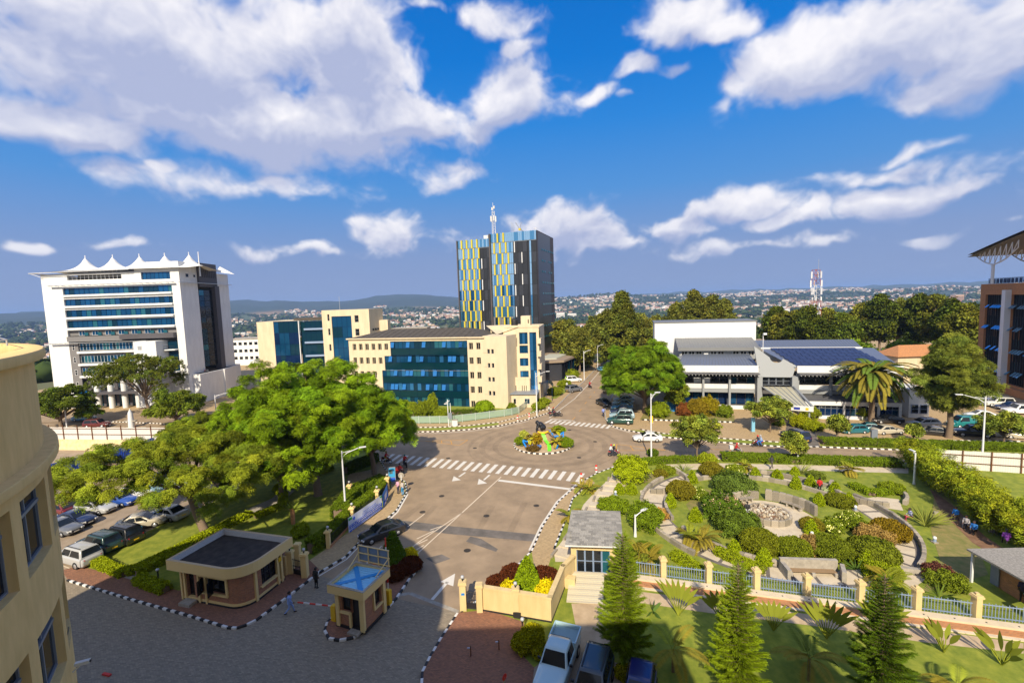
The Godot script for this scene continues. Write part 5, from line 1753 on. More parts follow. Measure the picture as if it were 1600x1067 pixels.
func guard_house() -> void:
	var o := thing("guard_house","brick guard house with cream flat roof and rounded corner in the forecourt","guard house",V(-27.8,0.13,-34.2),-0.276)
	plain("guard_cream",lin(0.72,0.54,0.24),0.85)
	var cm: Material = mats.guard_cream
	var w := 7.4
	var d := 5.2
	var out := rounded(w,d,2.0,0.0)
	var inn := rounded(w,d,2.0,0.22)
	var ring := Geo.new()
	for i in out.size():
		var j := (i + 1) % out.size()
		var a := out[i]
		var b := out[j]
		var c := inn[i]
		var e := inn[j]
		ring.quad(V(a.x,2.75,a.y),V(b.x,2.75,b.y),V(b.x,3.55,b.y),V(a.x,3.55,a.y))
		ring.quad(V(a.x,3.55,a.y),V(b.x,3.55,b.y),V(e.x,3.55,e.y),V(c.x,3.55,c.y))
	obj("fascia",ring,cm,o)
	var lining := Geo.new()
	for i in inn.size():
		var j := (i + 1) % inn.size()
		lining.quad(V(inn[j].x,3.05,inn[j].y),V(inn[i].x,3.05,inn[i].y),V(inn[i].x,3.549,inn[i].y),V(inn[j].x,3.549,inn[j].y))
	grain("stained_white",lin(0.38,0.38,0.38),lin(0.66,0.67,0.69),1.2,0.9,0.02)
	obj("parapet_lining",lining,mats.stained_white,o)
	var felt := Geo.new()
	felt.prism(inn,2.75,3.06)
	obj("roof",felt,mats.felt,o)
	var coping := Geo.new()
	for i in out.size():
		var j := (i + 1) % out.size()
		var a := out[i]
		var b := out[j]
		var c := inn[i]
		var e := inn[j]
		coping.quad(V(a.x,3.556,a.y),V(b.x,3.556,b.y),V(e.x,3.556,e.y),V(c.x,3.556,c.y))
	plain("coping",lin(0.50,0.37,0.22),0.9)
	obj("coping",coping,mats.coping,o)
	var wl := rounded(w,d,2.0,0.62)
	var body := Geo.new()
	for i in wl.size():
		var a := wl[i]
		var b := wl[(i + 1) % wl.size()]
		if i == 1:
			var len := a.distance_to(b)
			body.x = Transform3D(Basis(),V(a.x,0,a.y))
			body.wall(len,2.75,[Rect2(0.55,0.1,0.75,2.2),Rect2(2.0,0.95,2.55,1.3)],0.3)
			body.x = Transform3D()
		elif i == wl.size() - 2:
			var len := a.distance_to(b)
			var dir := (b - a) / len
			body.x = Transform3D(Basis(Vector3.UP,PI / 2),V(a.x,0,a.y))
			body.wall(len,2.75,[Rect2(0.35,0.95,1.55,1.5),Rect2(1.9,0.1,0.75,2.35)],0.3)
			body.x = Transform3D()
		else:
			body.quad(V(a.x,0,a.y),V(b.x,0,b.y),V(b.x,2.75,b.y),V(a.x,2.75,a.y))
	obj("wall",body,mats.brick,o)
	var plinth := Geo.new()
	plinth.prism(rounded(w,d,2.0,0.54),0.0,0.14)
	obj("plinth",plinth,mats.black_paint,o)
	var base := Geo.new()
	base.prism(rounded(w,d,2.0,0.575),0.14,0.34)
	obj("base_band",base,cm,o)
	for q in [U(0.66,-0.6),U(1.02,-0.58),U(2.45,-0.58),U(3.15,-0.58)]:
		bx(o,"post",cm,V(q.x,1.4,q.y),V(0.17,2.7,0.17))
	for q in [U(w - 0.6,-1.75),U(w - 0.58,-4.35),U(w - 0.58,-3.95)]:
		bx(o,"post",cm,V(q.x,1.4,q.y),V(0.2,2.7,0.2))
	bx(o,"window_frame",cm,V(3.9,0.92,-0.56),V(2.8,0.14,0.14))
	bx(o,"window_frame",cm,V(5.22,1.55,-0.56),V(0.14,1.4,0.14))
	bx(o,"window_frame",cm,V(3.9,2.32,-0.56),V(2.8,0.14,0.14))
	bx(o,"window",mats.glass_dark,V(3.9,1.6,-0.86),V(2.6,1.35,0.04))
	for k in 2:
		var s := bx(o,"open_sash",mats.glass_dark,V(2.9 + k * 1.0,1.55,-0.28),V(0.05,1.15,0.6),0.25)
	bx(o,"door",mats.glass_dark,V(1.55,1.2,-0.86),V(0.8,2.2,0.05))
	bx(o,"step",mats.concrete,V(1.6,0.12,-0.2),V(1.1,0.24,0.7))
	for k in 3:
		window(o,0,0,0.52,1.5,0,mats.glass_dark,"dark_metal",1,2).transform = Transform3D(Basis(Vector3.UP,PI / 2),V(w - 0.82,0.95,-2.35 - k * 0.52))
	bx(o,"side_door",mats.glass_dark,V(w - 0.85,1.2,-4.15),V(0.05,2.3,0.75))
	bx(o,"sill",cm,V(w - 0.55,0.92,-3.0),V(0.3,0.1,1.7))
	bx(o,"notice",mats.yellow_paint,V(w - 0.46,2.1,-4.15),V(0.03,0.35,0.3))

func booth() -> void:
	var o := thing("gate_booth","small brick gate booth with blue sheet roof crossed by blue tape","booth",V(-13.75,0.13,-30.75),-0.363)
	var cm: Material = mats.guard_cream
	var w := 3.15
	var d := 3.05
	var wall := Geo.new()
	wall.x = Transform3D(Basis(),V(0.35,0,-0.4))
	wall.wall(w - 0.7,2.7,[Rect2(0.5,1.25,0.9,1.2),Rect2(1.3,0.1,0.8,2.35)],0.25)
	wall.x = Transform3D(Basis(Vector3.UP,PI / 2),V(w - 0.35,0,-0.4))
	wall.wall(d - 0.75,2.7,[Rect2(1.05,1.1,0.85,1.2)],0.25)
	wall.x = Transform3D(Basis(Vector3.UP,PI),V(w - 0.35,0,-d + 0.35))
	wall.wall(w - 0.7,2.7,[],0.1)
	wall.x = Transform3D(Basis(Vector3.UP,-PI / 2),V(0.35,0,-d + 0.35))
	wall.wall(d - 0.75,2.7,[],0.1)
	obj("wall",wall,mats.brick,o)
	bx(o,"plinth",mats.black_paint,V(w / 2,0.1,-d / 2 - 0.02),V(w - 0.56,0.2,d - 0.6))
	for q in [[0.62,0.9],[1.85,2.02]]:
		pass
	bx(o,"post",cm,V(0.52,1.4,-0.36),V(0.3,2.6,0.16))
	bx(o,"post",cm,V(w - 0.48,1.4,-0.36),V(0.36,2.6,0.2))
	bx(o,"post",cm,V(w - 0.3,1.4,-d + 0.5),V(0.2,2.6,0.3))
	bx(o,"window_frame",cm,V(1.2,1.2,-0.34),V(0.95,0.14,0.16))
	bx(o,"window_frame",cm,V(1.62,0.7,-0.34),V(0.14,1.0,0.16))
	bx(o,"window_frame",cm,V(w - 0.29,1.7,-1.42),V(0.14,1.35,0.12))
	bx(o,"window_frame",cm,V(w - 0.29,1.06,-1.9),V(0.14,0.12,1.05))
	bx(o,"window",mats.glass_dark,V(1.3,1.85,-0.6),V(0.9,1.2,0.04))
	bx(o,"door",mats.dark_metal,V(2.05,1.27,-0.55),V(0.78,2.3,0.05))
	bx(o,"window",mats.glass_dark,V(w - 0.55,1.7,-1.9),V(0.04,1.2,0.85))
	bx(o,"step",mats.concrete,V(2.1,0.08,-0.1),V(0.9,0.16,0.5))
	for q in [[V(w / 2,2.98,-0.08),V(w,0.62,0.16)],[V(w / 2,2.98,-d + 0.08),V(w,0.62,0.16)],[V(0.08,2.98,-d / 2),V(0.16,0.62,d - 0.32)],[V(w - 0.08,2.98,-d / 2),V(0.16,0.62,d - 0.32)]]:
		bx(o,"fascia",cm,q[0],q[1])
		bx(o,"coping",mats.concrete,q[0] + V(0,0.325,0),V(q[1].x + 0.02,0.04,q[1].z + 0.02))
	var sheet_g := Geo.new()
	var n := 44
	for i in n:
		var z0 := -0.17 - (d - 0.34) * i / n
		var z1 := -0.17 - (d - 0.34) * (i + 1) / n
		var y0 := 3.02 + (0.035 if i % 4 < 2 else 0.0)
		var y1 := 3.02 + (0.035 if (i + 1) % 4 < 2 else 0.0)
		sheet_g.quad(V(0.17,y0,z0),V(w - 0.17,y0 + 0.12,z0),V(w - 0.17,y1 + 0.12,z1),V(0.17,y1,z1))
	plain("sky_sheet",lin(0.22,0.52,0.75),0.4,0.2)
	plain("blue_tape",lin(0.02,0.25,0.60),0.5)
	obj("roof_sheet",sheet_g,mats.sky_sheet,o)
	for q in [[V(0.2,3.07,-0.35),V(w - 0.2,3.21,-d + 0.4)],[V(0.25,3.08,-d + 0.3),V(w - 0.35,3.2,-0.2)]]:
		var t := Geo.new()
		var u: Vector3 = (q[1] - q[0]).normalized()
		var s := u.cross(Vector3.UP) * 0.17
		t.quad(q[0] - s,q[0] + s,q[1] + s,q[1] - s)
		t.x = Transform3D(Basis(),V(0,0.012,0))
		obj("roof_tape",t,mats.blue_tape,o)
	var fr := Geo.new()
	for k in 4:
		var x := 0.2 + k * 0.92
		fr.bar(V(x,3.1,-d - 0.15),V(x,4.55,-d - 0.15),0.05,5)
	for y in [3.35,3.95,4.55]:
		fr.bar(V(0.2,y,-d - 0.15),V(w - 0.1,y,-d - 0.15),0.05,5)
	fr.bar(V(0.25,4.0,-d - 0.15),V(0.3,3.3,-d + 1.3),0.04,5)
	fr.bar(V(w - 0.15,4.0,-d - 0.15),V(w - 0.3,3.3,-d + 1.3),0.04,5)
	obj("board_frame",fr,cm,o)
	plain("board_back",lin(0.16,0.23,0.34),0.7)
	for i in 3:
		bx(o,"board_panel",mats.board_back,V(0.66 + i * 0.92,3.95,-d - 0.24),V(0.9,1.2,0.04))
	for q in [["boom_barrier","lowered red and white boom beside the guard in dark uniform",V(-13.7,3.07,-31.6),0.0],["boom_barrier","raised red and white boom at the right of the gate booth",V(-10.18,1.09,-33.2),1.0]]:
		var bb := thing(q[0],q[1],"barrier",V(q[2].x,0.13,q[2].z),0.0,"gate booms")
		for i in 6:
			var m: Material = mats.red_paint if i % 2 else mats.white_paint
			if q[3] == 0.0:
				bx(bb,"pole_band",m,V(-0.3 - i * 0.5,0.95,-0.2 - i * 0.1),V(0.5,0.09,0.06),-0.2)
			else:
				bx(bb,"pole_band",m,V(0.0,1.3 + i * 0.72,-0.1),V(0.09,0.72,0.06))
		bx(bb,"housing",mats.yellow_paint,V(0.0,0.55,0.0),V(0.42,1.1,0.36),-0.36)
		bx(bb,"lid",mats.yellow_paint,V(0.0,1.12,0.0),V(0.36,0.08,0.3),-0.36)

func garden_house() -> void:
	var o := thing("garden_gate_house","cream entrance house with grey shingle roof and glazed doors to the garden","gate house",V(4.0,0.12,-36.05),0.0)
	o.rotation.y = -0.14
	var cm: Material = mats.gate_cream
	var wall := Geo.new()
	wall.x = Transform3D(Basis(),V(0.3,0,-0.25))
	wall.wall(3.7,2.9,[Rect2(0.45,0.1,2.75,2.05)],0.3)
	wall.x = Transform3D(Basis(Vector3.UP,PI / 2),V(4.0,0,-0.25))
	wall.wall(3.8,3.2,[],0.1)
	wall.x = Transform3D(Basis(Vector3.UP,-PI / 2),V(0.3,0,-4.05))
	wall.wall(3.8,3.2,[],0.1)
	wall.x = Transform3D(Basis(Vector3.UP,PI),V(4.0,0,-4.05))
	wall.wall(3.7,3.3,[],0.1)
	obj("wall",wall,cm,o)
	for k in 4:
		window(o,0.76 + k * 0.69,0.1,0.68,2.03,-0.45,mats.glass_teal if k == 3 else mats.glass_dark,"blue_frame",1,2)
	bx(o,"room_floor",mats.concrete,V(2.1,0.06,-2.2),V(3.4,0.1,3.4))
	bx(o,"fascia",mats.orange_brick,V(2.15,2.72,-0.12),V(4.2,0.22,0.16))
	var a := V(-0.15,2.9,0.45)
	var b := V(4.55,2.9,0.35)
	var c := V(4.75,3.55,-4.5)
	var d := V(0.35,3.55,-4.4)
	var under := Geo.new()
	under.quad(a,b,c,d)
	under.quad(d - V(0,0.12,0),c - V(0,0.12,0),b - V(0,0.12,0),a - V(0,0.12,0))
	under.quad(a - V(0,0.12,0),b - V(0,0.12,0),b,a)
	under.quad(b - V(0,0.12,0),c - V(0,0.12,0),c,b)
	under.quad(d - V(0,0.12,0),a - V(0,0.12,0),a,d)
	var rf := obj("roof",under,mats.white_wall,o)
	var tones := []
	for i in 4:
		tones.append(grain("shingle_%d" % i,lin(0.13 + i * 0.025,0.125 + i * 0.023,0.115 + i * 0.02),lin(0.28 + i * 0.04,0.265 + i * 0.038,0.24 + i * 0.034),1.4,0.95,0.02))
	var rows := 18
	var cols := 11
	var sg := Geo.new()
	sg.cbox(V(0,0,0),V(1,1,1),0.12)
	var sm := sg.commit()
	for r in rows:
		for k in cols:
			var off := 0.5 if r % 2 else 0.0
			var u0 := clampf((k - off) / (cols - 0.5),0.0,1.0)
			var u1 := clampf((k + 1 - off) / (cols - 0.5),0.0,1.0)
			if u1 - u0 < 0.02:
				continue
			var t := (r + 0.5) / rows
			var p: Vector3 = a.lerp(b,(u0 + u1) / 2).lerp(d.lerp(c,(u0 + u1) / 2),t)
			var sh := obj("shingle",sm,tones[rng.randi() % 4],rf)
			sh.transform = Transform3D(Basis(Vector3.RIGHT,0.10) * Basis.from_scale(V((u1 - u0) * 4.65 - 0.012,0.035,0.30)),p + V(0,0.03 + rnd(0,0.01),0))
	var st := thing("timber_steps","pale board steps leading down from the glazed doors of the gate house","steps",V(4.0,0.12,-36.05),-0.14)
	plain("pale_board",lin(0.56,0.51,0.38),0.85)
	plain("pale_board_b",lin(0.48,0.43,0.33),0.85)
	for i in 16:
		bx(st,"plank",mats.pale_board if i % 3 else mats.pale_board_b,V(1.6 - i * 0.018,0.5 - i * 0.03,0.25 + i * 0.205),V(2.75,0.06,0.185))
		bx(st,"riser",mats.pale_board_b,V(1.6 - i * 0.018,0.24 - i * 0.015,0.2 + i * 0.205),V(2.7,maxf(0.04,0.44 - i * 0.028),0.02))
	var w := thing("gate_wall","cream boundary wall bending from the gate pillar to the garden gate house","wall",V(-2.9,0.12,-32.2))
	var pts := [V(0,0,0),V(4.98,0,1.5),V(6.35,0,-2.25),V(7.3,0,-3.55)]
	for i in 3:
		var p: Vector3 = pts[i]
		var q: Vector3 = pts[i + 1]
		var l := p.distance_to(q)
		var ang := atan2(-(q - p).z,(q - p).x)
		bx(w,"wall_panel",cm,(p + q) / 2 + V(0,0.92,0),V(l + 0.2,1.64,0.22),ang)
		bx(w,"coping",cm,(p + q) / 2 + V(0,1.82,0),V(l + 0.34,0.16,0.36),ang)
		bx(w,"footing",mats.black_paint,(p + q) / 2 + V(0,0.06,0),V(l + 0.26,0.12,0.27),ang)
	quoin(w,"pillar",cm,V(2.55,0,0.8),0.44,2.0,0.14)
	globe(w,V(2.55,2.2,0.8))
	bx(w,"box_outlet",mats.black_paint,V(2.6,0.25,1.08),V(0.55,0.4,0.12),-0.29)
	var seat := bx(w,"corner_block",cm,V(6.9,0.4,-2.4),V(0.9,0.8,0.6),-0.3)
	for q in [["right",V(-4.3,0.12,-32.3),V(-3.05,0.12,-32.05),"cream gate pillars with an open dark gate right of the exit lane"],["left",V(-18.38,0,-37.15),V(-19.9,0,-37.78),"cream gate pillars with dark gate beside the brick guard house"]]:
		var gt := thing("pedestrian_gate",q[3],"gate",q[1])
		var e: Vector3 = q[2] - q[1]
		quoin(gt,"pillar",cm if q[0] == "right" else mats.guard_cream,Vector3.ZERO,0.48,2.05,0.16)
		quoin(gt,"pillar",cm if q[0] == "right" else mats.guard_cream,V(e.x,0,e.z),0.44,1.95,0.14)
		globe(gt,V(0,2.25,0))
		if q[0] == "left":
			globe(gt,V(e.x,2.15,e.z))
			quoin(gt,"pillar",mats.guard_cream,V(e.x * 0.75 - 0.3,0,e.z - 1.2),0.44,1.95,0.14)
			bx(gt,"side_wall",mats.guard_cream,V(e.x - 1.2,0.9,e.z + 0.1),V(2.0,1.8,0.2),-0.2)
		else:
			bx(gt,"number_plate",mats.blue_paint,V(0.02,1.35,0.25),V(0.24,0.16,0.02))
		var bars := Geo.new()
		for k in 7:
			var t := lerpf(0.2,0.8,k / 6.0)
			bars.bar(e * t + V(0,0.1,0),e * t + V(0,1.5,0),0.022,5)
		for y in [0.12,0.85,1.4]:
			bars.bar(e * 0.16 + V(0,y,0),e * 0.84 + V(0,y,0),0.03,5)
		obj("gate_leaf",bars,mats.dark_metal,gt)
		bx(gt,"kick_plate",mats.dark_metal,e * 0.5 + V(0,0.35,0),V(e.length() * 0.66,0.45,0.03),atan2(-e.z,e.x))

func pavilion() -> void:
	var o := thing("brick_pavilion","low brick pavilion with mossy grey shed roof at the right edge of the garden","pavilion",V(34.9,0.12,-33.8))
	var a := V(0,2.55,0)
	var b := V(0.2,2.55,6.2)
	var c := V(6.5,3.3,4.0)
	var d := V(5.5,3.3,1.5)
	var g := Geo.new()
	b = V(-0.1,2.55,6.0)
	c = V(7.0,3.4,5.4)
	d = V(6.4,3.4,1.6)
	g.quad(a,b,c,d)
	g.quad(d - V(0,0.14,0),c - V(0,0.14,0),b - V(0,0.14,0),a - V(0,0.14,0))
	g.quad(a - V(0,0.14,0),b - V(0,0.14,0),b,a)
	g.quad(d - V(0,0.14,0),a - V(0,0.14,0),a,d)
	obj("roof",g,mats.shingle,o)
	var rd := Geo.new()
	rd.bar(V(4.2,3.12,1.2),V(7.0,3.45,2.6),0.12,6)
	obj("ridge_pipe",rd,mats.white_paint,o)
	var w := Geo.new()
	w.prism(PackedVector2Array([U(1.5,0.9),U(1.3,6.0),U(7.0,5.4),U(6.4,2.0)]),0.0,2.5)
	obj("wall",w,mats.orange_brick,o)
	bx(o,"corner_panel",mats.grey_metal,V(1.42,1.3,0.85),V(0.1,2.4,0.6))
	bx(o,"post",mats.pole_white,V(0.2,1.25,0.3),V(0.14,2.5,0.14))
	var f := Geo.new()
	for i in 6:
		f.box(V(1.35,1.35,2.9 + i * 0.5),V(0.06,1.3,0.05))
	for i in 5:
		f.box(V(1.35,0.75 + i * 0.3,4.1),V(0.06,0.05,2.4))
	plain("pale_green",lin(0.35,0.52,0.40),0.7)
	obj("window_grille",f,mats.pale_green,o)
	bx(o,"window",mats.glass_dark,V(1.38,1.35,4.1),V(0.03,1.3,2.4))

func fences() -> void:
	var cm: Material = mats.gate_cream
	var o := thing("garden_fence","blue-grey bar fence with cream pillars along the garden front","fence",V(9.2,0.12,-35.9))
	var p0 := V(-1.0,0,0.3)
	var dirv := V(24.7,0,7.1) / 25.7
	var spacing := 3.43
	var ang := atan2(-dirv.z,dirv.x)
	var bar := Geo.new()
	bar.tube([V(0,0,0),V(0,1.12,0)],[0.024,0.024],5)
	var bm := bar.commit()
	var tip := Geo.new()
	tip.lathe([U(0.03,0),U(0.045,0.05),U(0.001,0.14)],5)
	var tm := tip.commit()
	plain("fence_blue",lin(0.24,0.32,0.47),0.5,0.1)
	for i in 12:
		var base := V(2.5,0,0.6) + dirv * spacing * (i - 1)
		if i > 0:
			quoin(o,"pillar",cm,base,0.42,1.55,0.14)
			bx(o,"pillar_finial",cm,base + V(0,1.82,0),V(0.2,0.12,0.2),ang)
		var a := base + dirv * 0.22
		var l := spacing - 0.44
		if i == 0:
			a = base + dirv * 1.3
			l = spacing - 1.5
		for y in [0.22,1.08]:
			bx(o,"rail",mats.fence_blue,a + dirv * l / 2 + V(0,y,0),V(l,0.05,0.05),ang)
		var n := int(l / 0.185)
		for k in n:
			var at := a + dirv * l * (k + 0.5) / n + V(0,0.08,0)
			if k % 2 == 0 and i > 7:
				obj("bar_tip",tm,mats.yellow_paint,o).position = at + V(0,1.1,0)
			obj("bar",bm,mats.fence_blue,o).position = at + V(0,-0.05 if k % 2 else 0.02,0)
	var out := V(-dirv.z,0,dirv.x)
	var steps := [["ledge",0.36,0.16,0.0,0.62,"cream_wall"],["brick_bank",0.97,0.02,-0.12,0.75,"orange_brick"],["lower_ledge",1.48,-0.02,-0.12,0.26,"cream_wall"]]
	for s in steps:
		bx(o,s[0],mats[s[5]],dirv * 16.0 + out * s[1] + V(1.2,s[2],0.55),V(37.0,0.18,s[4]),ang)
	for k in 16:
		bx(o,"weep_hole",mats.black_paint,dirv * (1.0 + k * 1.75) + out * 0.42 + V(1.2,0.255,0.55),V(0.09,0.02,0.09),ang)
	var pillars := [V(-18.21,0,-41.74),V(-17.63,0,-46.7),V(-16.23,0,-51.04),V(-16.05,0,-54.78),V(-20.08,0,-52.88)]
	for i in 5:
		var pl := thing("hedge_pillar",["cream lamp pillar at the near end of the clipped hedge","cream lamp pillar in the hedge above the left end of the banner","cream lamp pillar in the hedge where the two banners meet","cream lamp pillar at the far end of the small banner","cream lamp pillar on the inner side of the hedge bed"][i],"pillar",V(pillars[i].x,0.12,pillars[i].z))
		quoin(pl,"shaft",mats.guard_cream,Vector3.ZERO,0.34,1.55,0.26)
		globe(pl,V(0,1.75,0))
	var rl := thing("hedge_railing","low dark railing along the pavement in front of the clipped hedge","railing",V(pillars[0].x,0.12,pillars[0].z))
	for i in 3:
		var a: Vector3 = pillars[i] - pillars[0]
		var b: Vector3 = pillars[i + 1] - pillars[0]
		var g := Geo.new()
		var n := int(a.distance_to(b) / 0.17)
		for k in n:
			var t: Vector3 = a.lerp(b,(k + 0.5) / n)
			g.bar(t + V(0.12,0.25,0.05),t + V(0.12,1.2,0.05),0.018,4)
		g.bar(a + V(0.12,0.3,0.05),b + V(0.12,0.3,0.05),0.025,4)
		g.bar(a + V(0.12,1.1,0.05),b + V(0.12,1.1,0.05),0.025,4)
		obj("railing_bay",g,mats.dark_metal,rl)
		bx(rl,"brick_footing",mats.orange_brick,(a + b) / 2 + V(0.12,0.1,0.05),V(a.distance_to(b),0.26,0.2),atan2(-(b - a).z,(b - a).x))
	plain("banner_blue",lin(0.012,0.10,0.62),0.6)
	plain("banner_white",lin(0.62,0.66,0.76),0.6)
	plain("banner_sky",lin(0.02,0.22,0.62),0.6)
	plain("banner_green",lin(0.02,0.35,0.08),0.6)
	var bs := [[V(-17.15,0,-44.2),V(-15.3,0,-49.59),"long white and blue banner hung on the railing beside the exit lane",1.55],[V(-15.26,0,-49.83),V(-15.56,0,-52.98),"short blue picture banner hung at the far end of the railing",1.5]]
	for i in 2:
		var a: Vector3 = bs[i][0]
		var b: Vector3 = bs[i][1]
		var bn := thing("banner",bs[i][2],"banner",a)
		var u := (b - a).normalized()
		var l := a.distance_to(b)
		var an := atan2(-u.z,u.x)
		var h: float = bs[i][3]
		var nn := V(u.z,0,-u.x)
		nn = nn if nn.x > 0 else -nn
		var cloth := Geo.new()
		for k in 16:
			var s0 := k / 16.0
			var s1 := (k + 1) / 16.0
			var f0 := nn * sin(s0 * 19.0) * 0.05
			var f1 := nn * sin(s1 * 19.0) * 0.05
			cloth.quad(u * l * s0 + f0 + V(0,0.25,0),u * l * s1 + f1 + V(0,0.25,0),u * l * s1 + f1 * 0.4 + V(0,0.25 + h,0),u * l * s0 + f0 * 0.4 + V(0,0.25 + h,0))
		obj("cloth",cloth,mats.banner_white if i == 0 else mats.banner_sky,bn)
		var off := nn * 0.075
		if i == 0:
			bx(bn,"blue_field",mats.banner_blue,u * l * 0.5 + off + V(0,0.78,0),V(l * 0.97,0.42,0.01),an)
			bx(bn,"blue_field",mats.banner_blue,u * l * 0.5 + off + V(0,0.36,0),V(l * 0.97,0.16,0.01),an)
			bx(bn,"green_corner",mats.banner_green,u * l * 0.05 + off + V(0,1.62,0),V(0.5,0.26,0.01),an)
			bx(bn,"green_corner",mats.banner_green,u * l * 0.96 + off + V(0,1.68,0),V(0.3,0.18,0.01),an)
			var em := Geo.new()
			em.lathe([U(0.001,0),U(0.17,0),U(0.17,0.012),U(0.001,0.012)],14)
			var e := obj("emblem",em,mats.banner_blue,bn)
			e.transform = Transform3D(Basis(Vector3.UP,an) * Basis(Vector3.RIGHT,PI / 2),u * l * 0.14 + off * 1.4 + V(0,1.45,0))
			var tx := Geo.new()
			for line in [[1.40,0.42,0.8,0.07],[1.22,0.4,0.82,0.07]]:
				var s: float = line[1]
				while s < line[2]:
					var wl := rnd(0.06,0.16)
					tx.box(V(l * s,line[0],0),V(wl,line[3],0.01))
					s += (wl + 0.07) / l
			var to := obj("lettering",tx,mats.banner_blue,bn)
			to.transform = Transform3D(Basis(Vector3.UP,an),off)
			var tw := Geo.new()
			for line in [[0.9,0.05,0.95,0.09],[0.7,0.05,0.95,0.09],[0.36,0.08,0.9,0.06]]:
				var s: float = line[1]
				while s < line[2]:
					var wl := rnd(0.08,0.22)
					tw.box(V(l * s,line[0],0),V(wl,line[3],0.01))
					s += (wl + 0.1) / l
			obj("lettering",tw,mats.white_paint,bn).transform = Transform3D(Basis(Vector3.UP,an),off * 1.25)
		else:
			bx(bn,"picture_panel",mats.banner_white,u * l * 0.45 + off + V(0,1.0,0),V(l * 0.4,0.7,0.01),an)
			bx(bn,"blue_field",mats.banner_blue,u * l * 0.5 + off + V(0,0.45,0),V(l * 0.95,0.3,0.01),an)
	plain("sheet_white",lin(0.60,0.585,0.56),0.6)
	plain("sheet_blue",lin(0.004,0.05,0.36),0.45)
	plain("sheet_green",lin(0.008,0.06,0.045),0.5)
	var hs := [
		["white_hoarding","pale sheet hoarding on top of the stained wall below the white hotel",V(-92.0,1.9,-79.0),V(-58.0,1.9,-74.4),2.1,"sheet_white",true],
		["blue_hoarding","bright blue corrugated hoarding below the stained yellow wall",V(-68.0,0.0,-57.0),V(-60.0,0.0,-76.0),2.35,"sheet_blue",false],
		["green_hoarding","dark green sheet hoarding behind the bamboo row",V(52.2,0.1,-57.4),V(46.0,0.1,-33.0),2.2,"sheet_green",false],
		["white_hoarding","white sheet hoarding with brown posts along the right-hand road",V(53.4,0.1,-56.4),V(86.0,0.1,-45.6),2.4,"sheet_white",true],
	]
	for h in hs:
		var a: Vector3 = h[2]
		var b: Vector3 = h[3]
		var t := thing(h[0],h[1],"hoarding",a)
		var u := (b - a).normalized()
		var an := atan2(-u.z,u.x)
		var n := int(a.distance_to(b) / 0.95)
		if not shared.has("corrugated"):
			var q := Geo.new()
			for i in 16:
				var x0 := -0.5 + i / 16.0
				var z0 := 0.03 if (i / 2) % 2 == 0 else 0.0
				var z1 := 0.03 if ((i + 1) / 2) % 2 == 0 else 0.0
				q.quad(V(x0,0,z0),V(x0 + 1 / 16.0,0,z1),V(x0 + 1 / 16.0,1,z1),V(x0,1,z0))
			shared["corrugated"] = q.commit()
		for i in n:
			var s := obj("sheet",shared["corrugated"],mats[h[5]],t)
			s.transform = Transform3D(Basis(Vector3.UP,an) * Basis.from_scale(V(0.955,h[4] + rnd(-0.03,0.03),1.0)),u * (i + 0.5) * 0.95)
		if h[6]:
			var f := V(-u.z,0,u.x) * 0.12
			for i in int(n / 3.0) + 1:
				bx(t,"post",mats.bronze,u * i * 2.85 + f + V(0,1.25,0),V(0.1,2.5,0.1),an)
			for y in [0.9,1.9]:
				bx(t,"rail",mats.bronze,u * n * 0.475 + f + V(0,y,0),V(n * 0.95,0.07,0.07),an)
	grain("stained_wall",lin(0.62,0.46,0.22),lin(0.72,0.62,0.42),6.0,0.9,0.012)
	var rw := thing("stained_wall","stained yellow retaining wall under the pale hoarding at left","wall",V(-92.0,0,-78.9),atan2(-4.6,34.0))
	bx(rw,"wall_face",mats.stained_wall,V(17,0.9,-0.2),V(36,2.0,0.5))
	var line := PackedVector2Array([U(-25.48,-87.06),U(-22.85,-86.5),U(-16.29,-85.92),U(-12.56,-85.64),U(-7.64,-87.18),U(-4.94,-88.29),U(-2.04,-89.41),U(-0.5,-90.23),U(0.95,-91.61),U(2.09,-94.76),U(3.31,-98.13),U(4.63,-101.75)])
	var gf := thing("green_glass_fence","pale green panel fence round the lawn of the cream offices","fence",V(line[0].x,0.12,line[0].y))
	var gm := plain("fence_glass",lin(0.36,0.50,0.42),0.15)
	gm.transparency = BaseMaterial3D.TRANSPARENCY_ALPHA
	gm.albedo_color.a = 0.5
	plain("fence_post",lin(0.48,0.56,0.52),0.5,0.2)
	for i in line.size() - 1:
		var a := V(line[i].x - line[0].x,0,line[i].y - line[0].y)
		var b := V(line[i + 1].x - line[0].x,0,line[i + 1].y - line[0].y)
		var l := a.distance_to(b)
		var n := maxi(1,roundi(l / 2.4))
		var an := atan2(-(b - a).z,(b - a).x)
		for k in n:
			bx(gf,"post",mats.fence_post,a.lerp(b,float(k) / n) + V(0,0.78,0),V(0.09,1.56,0.09),an)
			bx(gf,"panel",gm,a.lerp(b,(k + 0.5) / n) + V(0,0.78,0),V(l / n - 0.12,1.25,0.02),an)
			bx(gf,"top_rail",mats.fence_post,a.lerp(b,(k + 0.5) / n) + V(0,1.44,0),V(l / n - 0.1,0.06,0.06),an)
